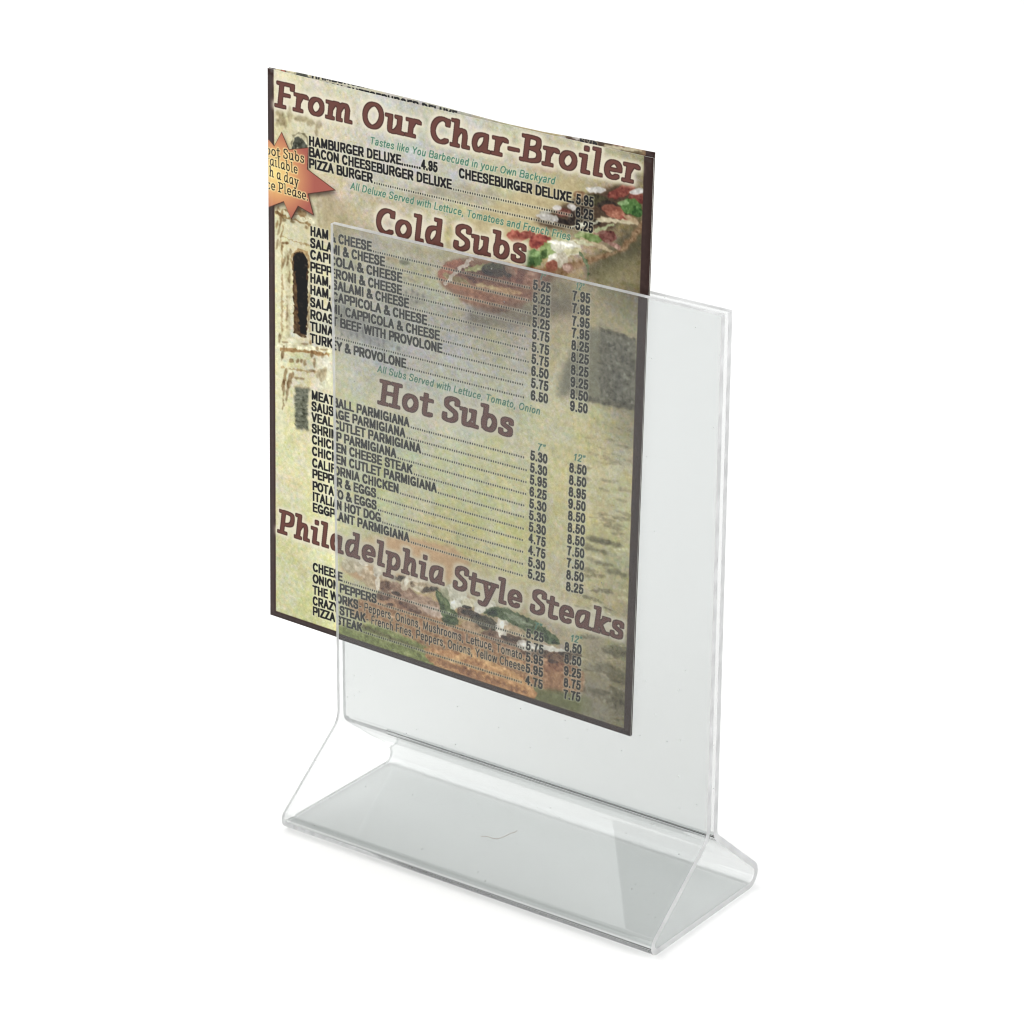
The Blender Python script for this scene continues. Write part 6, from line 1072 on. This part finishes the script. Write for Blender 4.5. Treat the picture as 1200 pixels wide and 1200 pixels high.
G = {
 'F': (1.08, [stem(.32, K, B), bar(.12, 1.0, K), bar(.32, .78, .74), bar(.12, .58, B), stem(1.0, K, 1.12)]),
 'B': (1.2, [stem(.32, K, B), bar(.12, .6, K), bar(.12, .6, B), bar(.32, .65, .74)] + [curve((.6, K), (.93, 1.24), (.93, .86), (.6, .74)), curve((.6, .74), (1.0, .62), (1.02, .22), (.6, B))]),
 'P': (1.14, [stem(.32, K, B), bar(.12, .6, K), bar(.12, .58, B), curve((.55, K), (.95, 1.24), (.97, .78), (.7, .62), (.35, .62))]),
 'H': (1.4, [stem(.32, K, B), stem(1.05, K, B), bar(.12, .52, K), bar(.12, .52, B), bar(.85, 1.26, K), bar(.85, 1.26, B), bar(.32, 1.05, .72)]),
 'O': (1.36, [arc(.67, .71, .5, .62, 0, 360)]),
 'C': (1.14, [arc(.68, .71, .51, .62, 52, 308), stem(1.0, 1.28, 1.05)]),
 'S': (1.0, [curve((.84, 1.05), (.84, 1.24), (.56, 1.34), (.24, 1.2), (.22, .92), (.5, .74), (.8, .56), (.82, .26), (.52, .08), (.18, .16), (.17, .4))]),
 'r': (.82, [stem(.3, X_, B), bar(.1, .3, X_), bar(.12, .5, B), curve((.32, .6), (.45, .86), (.62, .92), (.76, .84))]),
 'o': (1.04, [arc(.52, .5, .36, .41, 0, 360)]),
 'm': (1.62, [stem(.3, X_, B), bar(.1, .3, X_), bar(.15, .45, B), curve((.32, .62), (.5, .9), (.7, .9), (.82, .68)) + [(.82, B)], curve((.84, .62), (1.02, .9), (1.22, .9), (1.34, .68)) + [(1.34, B)], bar(.82, .95, B), bar(1.34, 1.55, B)]),
 'n': (1.14, [stem(.3, X_, B), bar(.1, .3, X_), bar(.15, .45, B), curve((.32, .62), (.5, .9), (.74, .9), (.84, .66)) + [(.84, B)], bar(.84, 1.04, B)]),
 'h': (1.14, [stem(.3, K+.05, B), bar(.1, .3, K+.05), bar(.15, .45, B), curve((.32, .62), (.5, .9), (.74, .9), (.84, .66)) + [(.84, B)], bar(.84, 1.04, B)]),
 'u': (1.16, [curve((.28, X_), (.28, .4), (.32, .14), (.5, .08), (.7, .18), (.84, .42)), stem(.84, X_, B), bar(.08, .28, X_), bar(.66, .84, X_), bar(.84, 1.06, B)]),
 'a': (1.14, [curve((.84, X_), (.6, .93), (.3, .8), (.2, .42), (.34, .1), (.56, .12), (.76, .34), (.84, .56)), stem(.84, X_, B), bar(.84, 1.04, B)]),
 'd': (1.16, [curve((.84, .86), (.6, .93), (.3, .8), (.2, .42), (.34, .1), (.56, .12), (.76, .34), (.84, .56)), stem(.84, K+.05, B), bar(.64, .84, K+.05), bar(.84, 1.04, B)]),
 'b': (1.08, [stem(.28, K+.05, .2), bar(.08, .28, K+.05), arc(.55, .5, .33, .41, 0, 360)]),
 'p': (1.1, [stem(.3, X_, -.42), bar(.1, .3, X_), bar(.08, .55, -.42), arc(.58, .5, .33, .41, -160, 160)]),
 'e': (.98, [arc(.52, .5, .35, .41, 4, 312), bar(.2, .85, .5)]),
 'c': (.92, [arc(.53, .5, .35, .41, 48, 312)]),
 'i': (.62, [stem(.3, X_, B), bar(.1, .3, X_), bar(.3, .54, B), stem(.34, 1.34, 1.26)]),
 'l': (.62, [stem(.3, K+.05, B), bar(.1, .3, K+.05), bar(.3, .54, B)]),
 'k': (1.14, [stem(.3, K+.05, B), bar(.1, .3, K+.05), bar(.15, .45, B), [(.36, .42), (.82, .88)], bar(.72, 1.02, X_), [(.48, .55), (.84, B)], bar(.8, 1.06, B)]),
 's': (.84, [curve((.7, .74), (.66, .88), (.45, .94), (.24, .84), (.24, .64), (.46, .52), (.68, .4), (.68, .16), (.42, .07), (.16, .14), (.14, .28))]),
 't': (.78, [stem(.32, 1.18, .34), curve((.32, .4), (.34, .14), (.52, .08), (.7, .14)), bar(.1, .66, X_)]),
 'y': (1.08, [[(.26, X_), (.52, .12)], curve((.88, X_), (.66, .3), (.42, -.28), (.2, -.38), (.06, -.3)), bar(.1, .42, X_), bar(.74, 1.04, X_)]),
 'v': (1.04, [[(.24, X_), (.5, .1), (.82, X_)], bar(.08, .42, X_), bar(.68, .98, X_)]),
 '-': (.66, [bar(.14, .54, .5)]),
 '.': (.44, [stem(.2, .14, .08)]),
 ' ': (.46, []),
}
def stamp_pen(mask, x, y, rx, ry):
    x0, x1 = int(x-rx)-1, int(x+rx)+2
    y0, y1 = int(y-ry)-1, int(y+ry)+2
    if x0 < 0 or y0 < 0 or x1 > mask.shape[1] or y1 > mask.shape[0]:
        return
    X = (np.arange(x0, x1)+.5-x)/rx
    Y = (np.arange(y0, y1)+.5-y)/ry
    mask[y0:y1, x0:x1] |= (X[None, :]**4+Y[:, None]**4) < 1

def serif(maskF, text, ax, ay, bx, by, cap, hw, hh, slant, gap=0.0):
    """pen strokes into maskF between two baseline points (inches)"""
    wid = sum(G[c][0]+gap for c in text)-.16
    sc = cap/1.42
    sx = (math.hypot(bx-ax, by-ay)-slant*cap*.75)/wid
    dy = (by-ay)/(bx-ax)
    pen = 0
    for ch in text:
        adv, strokes = G[ch]
        for st in strokes:
            for (p, q) in zip(st[:-1], st[1:]):
                n = max(2, int(math.hypot((q[0]-p[0])*sx, (q[1]-p[1])*sc)*DPI/1.5))
                for k in range(n+1):
                    gx = p[0]+(q[0]-p[0])*k/n; gy = p[1]+(q[1]-p[1])*k/n
                    X = ax+(pen+gx-.08)*sx+slant*gy*sc
                    Y = ay-gy*sc+dy*(X-ax)
                    stamp_pen(maskF, X*DPI, Y*DPI, hw*sx*DPI, hh*sc*DPI)
        pen += adv+gap

# ---- plain letters, drawn the same way with an even pen (cap height 1)
c_, q_ = .1, .9           # pen centre at foot and at cap height
SG = {
 'A': (.80, [[(.12, c_), (.40, q_), (.68, c_)], bar(.22, .58, .36)]),
 'B': (.78, [stem(.16, c_, q_), bar(.16, .42, q_), bar(.16, .44, .52), bar(.16, .44, c_), curve((.40, q_), (.60, .86), (.62, .6), (.42, .52)), curve((.42, .52), (.66, .46), (.66, .14), (.42, c_))]),
 'C': (.80, [arc(.42, .5, .29, .4, 42, 318)]),
 'D': (.82, [stem(.16, c_, q_), bar(.16, .36, q_), bar(.16, .36, c_), curve((.36, q_), (.60, .8), (.68, .5), (.60, .2), (.36, c_))]),
 'E': (.72, [stem(.16, c_, q_), bar(.16, .60, q_), bar(.16, .57, .52), bar(.16, .62, c_)]),
 'F': (.66, [stem(.16, c_, q_), bar(.16, .58, q_), bar(.16, .52, .5)]),
 'G': (.86, [arc(.43, .5, .30, .4, 45, 350), bar(.46, .73, .44), stem(.73, .44, .16)]),
 'H': (.80, [stem(.16, c_, q_), stem(.64, c_, q_), bar(.16, .64, .52)]),
 'I': (.36, [stem(.18, c_, q_)]),
 'K': (.80, [stem(.16, c_, q_), [(.66, q_), (.2, .42)], [(.34, .56), (.68, c_)]]),
 'L': (.68, [stem(.16, c_, q_), bar(.16, .60, c_)]),
 'M': (.94, [stem(.16, c_, q_), stem(.78, c_, q_), [(.18, q_), (.47, .16), (.76, q_)]]),
 'N': (.80, [stem(.16, c_, q_), stem(.64, c_, q_), [(.16, q_), (.64, c_)]]),
 'O': (.86, [arc(.43, .5, .31, .4, 0, 360)]),
 'P': (.74, [stem(.16, c_, q_), bar(.16, .4, q_), bar(.16, .4, .46), curve((.38, q_), (.62, .86), (.62, .5), (.38, .46))]),
 'R': (.80, [stem(.16, c_, q_), bar(.16, .4, q_), bar(.16, .4, .48), curve((.38, q_), (.62, .86), (.62, .52), (.38, .48)), [(.40, .46), (.66, c_)]]),
 'S': (.76, [curve((.60, .72), (.56, .88), (.36, .92), (.17, .83), (.16, .64), (.36, .53), (.58, .43), (.60, .2), (.38, .09), (.18, .13), (.13, .3))]),
 'T': (.72, [stem(.36, c_, q_), bar(.09, .63, q_)]),
 'U': (.80, [stem(.16, q_, .35), stem(.64, q_, .35), curve((.16, .36), (.2, .14), (.40, .08), (.60, .14), (.64, .36))]),
 'V': (.76, [[(.10, q_), (.38, c_), (.66, q_)]]),
 'W': (1.06, [[(.09, q_), (.28, c_), (.53, q_), (.78, c_), (.97, q_)]]),
 'X': (.76, [[(.12, q_), (.64, c_)], [(.64, q_), (.12, c_)]]),
 'Y': (.76, [[(.10, q_), (.38, .48), (.66, q_)], stem(.38, .48, c_)]),
 'Z': (.70, [bar(.12, .60, q_), [(.60, q_), (.10, c_)], bar(.10, .62, c_)]),
 '&': (.84, [curve((.76, c_), (.4, .5), (.22, .74), (.34, .91), (.48, .76), (.36, .58), (.14, .36), (.16, .14), (.36, .09), (.58, .2), (.68, .44))]),
 '0': (.64, [arc(.32, .5, .20, .4, 0, 360)]),
 '1': (.64, [stem(.38, c_, q_), [(.38, q_), (.2, .72)]]),
 '2': (.64, [curve((.13, .68), (.18, .88), (.34, .91), (.50, .82), (.48, .6), (.3, .36), (.13, .12)), bar(.13, .52, c_)]),
 '3': (.64, [curve((.14, .74), (.24, .9), (.42, .88), (.48, .7), (.3, .54)), curve((.3, .54), (.5, .46), (.52, .24), (.34, .08), (.18, .14), (.12, .28))]),
 '4': (.64, [[(.42, c_), (.42, q_), (.12, .34)], bar(.12, .56, .32)]),
 '5': (.64, [[(.50, q_), (.2, q_), (.17, .5)], curve((.17, .5), (.34, .6), (.50, .5), (.50, .24), (.32, .08), (.18, .13), (.12, .28))]),
 '6': (.64, [curve((.5, .74), (.42, .9), (.28, .88), (.15, .7), (.13, .36), (.2, .12), (.34, .08), (.50, .2), (.50, .42), (.34, .55), (.16, .42))]),
 '7': (.64, [bar(.12, .52, q_), curve((.50, q_), (.34, .6), (.27, .1))]),
 '8': (.64, [arc(.32, .71, .16, .19, 0, 360), arc(.32, .31, .2, .22, 0, 360)]),
 '9': (.64, [curve((.14, .26), (.22, .1), (.36, .12), (.49, .3), (.51, .64), (.44, .88), (.3, .92), (.14, .8), (.14, .58), (.3, .45), (.48, .58))]),
 '.': (.34, [stem(.17, .12, .08)]),
 ',': (.34, [stem(.17, .12, .08), [(.17, .08), (.13, -.08)]]),
 '-': (.44, [bar(.1, .34, .38)]),
 '"': (.42, [stem(.13, q_, .72), stem(.30, q_, .72)]),
 ' ': (.34, []),
 'a': (.66, [curve((.14, .58), (.28, .68), (.46, .64), (.5, .48)), stem(.5, .5, .1), curve((.5, .42), (.24, .38), (.13, .2), (.26, .08), (.48, .22))]),
 'b': (.68, [stem(.15, .1, .93), arc(.34, .37, .19, .29, 0, 360)]),
 'c': (.62, [arc(.33, .37, .2, .29, 45, 315)]),
 'd': (.68, [stem(.52, .1, .93), arc(.34, .37, .19, .29, 0, 360)]),
 'e': (.66, [arc(.34, .37, .21, .29, 0, 318), bar(.14, .53, .38)]),
 'f': (.40, [curve((.36, .92), (.22, .9), (.19, .74)), stem(.19, .76, .1), bar(.06, .34, .65)]),
 'g': (.68, [arc(.34, .37, .19, .29, 0, 360), curve((.52, .66), (.52, -.04), (.36, -.2), (.15, -.12))]),
 'h': (.66, [stem(.15, .1, .93), curve((.15, .46), (.24, .64), (.42, .64), (.5, .46)) + [(.5, .1)]]),
 'i': (.30, [stem(.15, .1, .65), stem(.15, .92, .88)]),
 'j': (.30, [stem(.15, -.1, .65), stem(.15, .92, .88)]),
 'k': (.60, [stem(.15, .1, .93), [(.48, .64), (.18, .34)], [(.28, .42), (.5, .1)]]),
 'l': (.30, [stem(.15, .1, .93)]),
 'm': (.96, [stem(.15, .1, .65), curve((.15, .46), (.24, .64), (.38, .64), (.47, .46)) + [(.47, .1)], curve((.47, .46), (.56, .64), (.72, .64), (.80, .46)) + [(.80, .1)]]),
 'n': (.66, [stem(.15, .1, .65), curve((.15, .46), (.24, .64), (.42, .64), (.5, .46)) + [(.5, .1)]]),
 'o': (.68, [arc(.34, .37, .2, .29, 0, 360)]),
 'p': (.68, [stem(.15, -.2, .65), arc(.34, .37, .19, .29, 0, 360)]),
 'r': (.44, [stem(.15, .1, .65), curve((.15, .44), (.24, .62), (.38, .65))]),
 's': (.60, [curve((.46, .54), (.36, .67), (.2, .64), (.15, .5), (.3, .39), (.46, .29), (.44, .12), (.28, .07), (.13, .2))]),
 't': (.40, [stem(.18, .86, .2), curve((.18, .22), (.22, .09), (.34, .1)), bar(.06, .34, .65)]),
 'u': (.66, [curve((.15, .65), (.15, .3), (.2, .09), (.38, .1), (.5, .28)), stem(.5, .65, .1)]),
 'v': (.60, [[(.09, .65), (.3, .1), (.51, .65)]]),
 'w': (.84, [[(.08, .65), (.24, .1), (.42, .65), (.60, .1), (.76, .65)]]),
 'x': (.58, [[(.09, .65), (.49, .1)], [(.49, .65), (.09, .1)]]),
 'y': (.60, [[(.09, .65), (.3, .12)], curve((.51, .65), (.34, .16), (.24, -.14), (.08, -.18))]),
}
def sans(mask, text, ax, ay, bx, by, cap, slant, hw, hh):
    wid = sum(SG[c][0] for c in text)-.1
    sx = (math.hypot(bx-ax, by-ay)-abs(slant)*cap*.5)/wid
    dy = (by-ay)/(bx-ax)
    pen = -.05
    for ch in text:
        adv, strokes = SG[ch]
        for st in strokes:
            for (p, q) in zip(st[:-1], st[1:]):
                n = max(2, int(math.hypot((q[0]-p[0])*sx, (q[1]-p[1])*cap)*DPI/1.5))
                for k in range(n+1):
                    gx = p[0]+(q[0]-p[0])*k/n; gy = p[1]+(q[1]-p[1])*k/n
                    X = ax+(pen+gx)*sx+slant*gy*cap
                    Y = ay-gy*cap+dy*(X-ax)
                    stamp_pen(mask, X*DPI, Y*DPI, hw*sx*DPI, hh*cap*DPI)
        pen += adv

def grow(mk, rx, ry):
    o = mk.copy()
    for i in range(1, rx+1):
        o[:, i:] |= mk[:, :-i]
        o[:, :-i] |= mk[:, i:]
    m2 = o.copy()
    for i in range(1, ry+1):
        o[i:] |= m2[:-i]
        o[:-i] |= m2[i:]
    return o

L_ = {k: np.zeros((PH, PW), bool) for k in ('bold', 'reg', 'green', 'head', 'burst')}
for st, s, ax, ay, bx, by, cp in LETTERS:
    if st == 'dots':
        dy = (by-ay)/(bx-ax)
        n = int((bx-ax)/.052)
        for i in range(n+1):
            x = ax+i*.052
            y = ay+dy*(x-ax)
            L_['bold'][round((y-.033)*DPI):round((y+.003)*DPI), round(x*DPI):round((x+.022)*DPI)] = True
    elif st == 'head':
        serif(L_['head'], s, ax, ay, bx, by, cp, .148, .102, .12, .08)
    elif st == 'burst':
        serif(L_['burst'], s, ax, ay, bx, by, cp, .10, .07, 0.0, .06)
    elif st == 'green':
        sans(L_['green'], s, ax, ay, bx, by, cp, .2, .07, .06)
    else:
        sans(L_[st], s, ax, ay, bx, by, cp, 0, *((.06, .055) if st == 'reg' else (.10, .085) if s[0] in '456789' else (.116, .092)))

bold = L_['bold']
for key, mk in (('b', bold), ('r', L_['reg'])):
    f = mk.astype(float)
    over(blur(grow(mk, 3, 3).astype(float), 2.2), (205, 203, 178), .55)
    over(blur(f, .6), (16, 16, 20), 1)
gm = L_['green']
over(blur(grow(gm, 2, 2).astype(float), 1.8), (200, 208, 180), .45)
over(blur(gm.astype(float), .6), (58, 116, 94), 1)
hd = L_['head']
over(blur(grow(hd, 11, 11).astype(float), 7), (222, 213, 188), .85)
over(blur(grow(hd, 1, 1).astype(float), 1.0), (60, 28, 22), 1)
er = ~grow(~hd, 2, 2)
over(blur(er.astype(float), 1.2), (100, 50, 39), 1)
bu = L_['burst']
over(blur(grow(bu, 3, 3).astype(float), 2), (240, 225, 150), .8)
over(blur(bu.astype(float), .7), (30, 20, 14), 1)

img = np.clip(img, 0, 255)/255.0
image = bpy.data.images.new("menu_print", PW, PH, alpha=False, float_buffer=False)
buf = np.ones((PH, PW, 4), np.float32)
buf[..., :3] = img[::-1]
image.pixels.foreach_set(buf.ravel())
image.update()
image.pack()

#DUMP#
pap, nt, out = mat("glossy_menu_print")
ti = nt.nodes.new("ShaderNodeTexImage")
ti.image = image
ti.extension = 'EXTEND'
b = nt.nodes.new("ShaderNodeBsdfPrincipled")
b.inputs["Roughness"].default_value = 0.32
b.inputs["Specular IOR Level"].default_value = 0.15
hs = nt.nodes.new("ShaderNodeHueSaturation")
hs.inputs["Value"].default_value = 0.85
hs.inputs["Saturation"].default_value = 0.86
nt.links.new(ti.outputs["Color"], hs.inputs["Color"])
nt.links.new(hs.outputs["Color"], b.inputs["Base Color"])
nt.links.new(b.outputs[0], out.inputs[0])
cut, nt, out = mat("cut_paper_edge")
b = nt.nodes.new("ShaderNodeBsdfPrincipled")
b.inputs["Base Color"].default_value = (0.7, 0.68, 0.62, 1)
b.inputs["Roughness"].default_value = 0.8
nt.links.new(b.outputs[0], out.inputs[0])

MW, MH = 0.2159, 0.2794
def page(name, yf, zf, uvf, parent, nu=64, nv=80, th=0.00022):
    verts, faces, uvs, mi = [], [], [], []
    for s in (0, 1):
        for j in range(nv+1):
            for i in range(nu+1):
                u, v = i/nu, j/nv          # v up
                verts.append((u*MW, yf(u, v) + s*th, v*MH + zf(u, v)))
    N = (nu+1)*(nv+1)
    idx = lambda s, i, j: s*N + j*(nu+1)+i
    for s in (0, 1):
        for j in range(nv):
            for i in range(nu):
                q = [(i, j), (i+1, j), (i+1, j+1), (i, j+1)]
                if s == 1:
                    q.reverse()
                faces.append([idx(s, *c) for c in q])
                uvs.extend(uvf((c[0]/nu if s == 0 else 1-c[0]/nu), c[1]/nv) for c in q)
                mi.append(0)
    ring = [(i, 0) for i in range(nu)] + [(nu, j) for j in range(nv)] + [(i, nv) for i in range(nu, 0, -1)] + [(0, j) for j in range(nv, 0, -1)]
    for k in range(len(ring)):
        a, c = ring[k], ring[(k+1) % len(ring)]
        faces.append([idx(0, *a), idx(1, *a), idx(1, *c), idx(0, *c)])
        uvs.extend([(0, 0)]*4)
        mi.append(1)
    me = bpy.data.meshes.new(name)
    me.from_pydata(verts, [], faces)
    me.materials.append(pap)
    me.materials.append(cut)
    uv = me.uv_layers.new(name="UVMap")
    uv.data.foreach_set('uv', np.array(uvs, np.float32).ravel())
    me.polygons.foreach_set('material_index', np.array(mi, np.int32))
    me.polygons.foreach_set('use_smooth', np.array([m_ == 0 for m_ in mi]))
    me.update()
    return link_obj(name, me, parent)

menu = bpy.data.objects.new("menu", None)
COL.objects.link(menu)
menu.location = (-0.0444, 0.0036, 0.0844)
menu.rotation_euler = (0, 0.0197, 0)
menu["label"] = "folded glossy sandwich menu slipped halfway out of the clear holder"
menu["category"] = "menu"
def free(u, v):           # how far out of the slot a point is, 0..1
    return min(1.0, max(0.0, (v-0.76)/0.24))
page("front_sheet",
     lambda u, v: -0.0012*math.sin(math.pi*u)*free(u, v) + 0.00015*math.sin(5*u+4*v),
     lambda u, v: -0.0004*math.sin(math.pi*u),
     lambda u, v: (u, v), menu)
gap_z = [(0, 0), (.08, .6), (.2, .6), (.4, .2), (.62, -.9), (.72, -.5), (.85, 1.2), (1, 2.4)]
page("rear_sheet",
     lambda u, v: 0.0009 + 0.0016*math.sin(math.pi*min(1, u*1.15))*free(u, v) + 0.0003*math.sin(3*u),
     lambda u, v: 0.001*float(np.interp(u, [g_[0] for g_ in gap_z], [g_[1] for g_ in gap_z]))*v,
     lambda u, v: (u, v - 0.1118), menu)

# ------------------------------------------------------------------ a fibre lying on the foot
def tube(name, pts, r, material):
    verts, faces = [], []
    n = 6
    for i, p in enumerate(pts):
        a = pts[max(i-1, 0)]; b = pts[min(i+1, len(pts)-1)]
        t = (Vector(b)-Vector(a)).normalized()
        s_ = t.cross(Vector((0, 0, 1))).normalized()
        w_ = s_.cross(t)
        for k in range(n):
            an = 2*math.pi*k/n
            verts.append(tuple(Vector(p)+(s_*math.cos(an)+w_*math.sin(an))*r))
    for i in range(len(pts)-1):
        for k in range(n):
            faces.append((i*n+k, i*n+(k+1) % n, (i+1)*n+(k+1) % n, (i+1)*n+k))
    faces.append(tuple(range(n-1, -1, -1)))
    faces.append(tuple((len(pts)-1)*n+k for k in range(n)))
    me = bpy.data.meshes.new(name)
    me.from_pydata(verts, [], faces)
    me.materials.append(material)
    return link_obj(name, me)
fib_m, nt, out = mat("brown_fibre")
b = nt.nodes.new("ShaderNodeBsdfPrincipled")
b.inputs["Base Color"].default_value = (0.32, 0.27, 0.22, 1)
b.inputs["Roughness"].default_value = 0.7
nt.links.new(b.outputs[0], out.inputs[0])
fb = tube("lint_fibre", [
(0.10726, -0.02709, 0.02069),
(0.10890, -0.02640, 0.02122),
(0.11098, -0.02617, 0.02140),
(0.11350, -0.02621, 0.02138),
(0.11573, -0.02586, 0.02165),
(0.11766, -0.02476, 0.02250),
(0.11913, -0.02371, 0.02333),
(0.12071, -0.02214, 0.02455),
(0.12280, -0.02112, 0.02535),
(0.12325, -0.02017, 0.02609),
], 0.00013, fib_m)
fb["label"] = "tiny curled brown fibre stuck on the sloping front of the clear foot"
fb["category"] = "fibre"
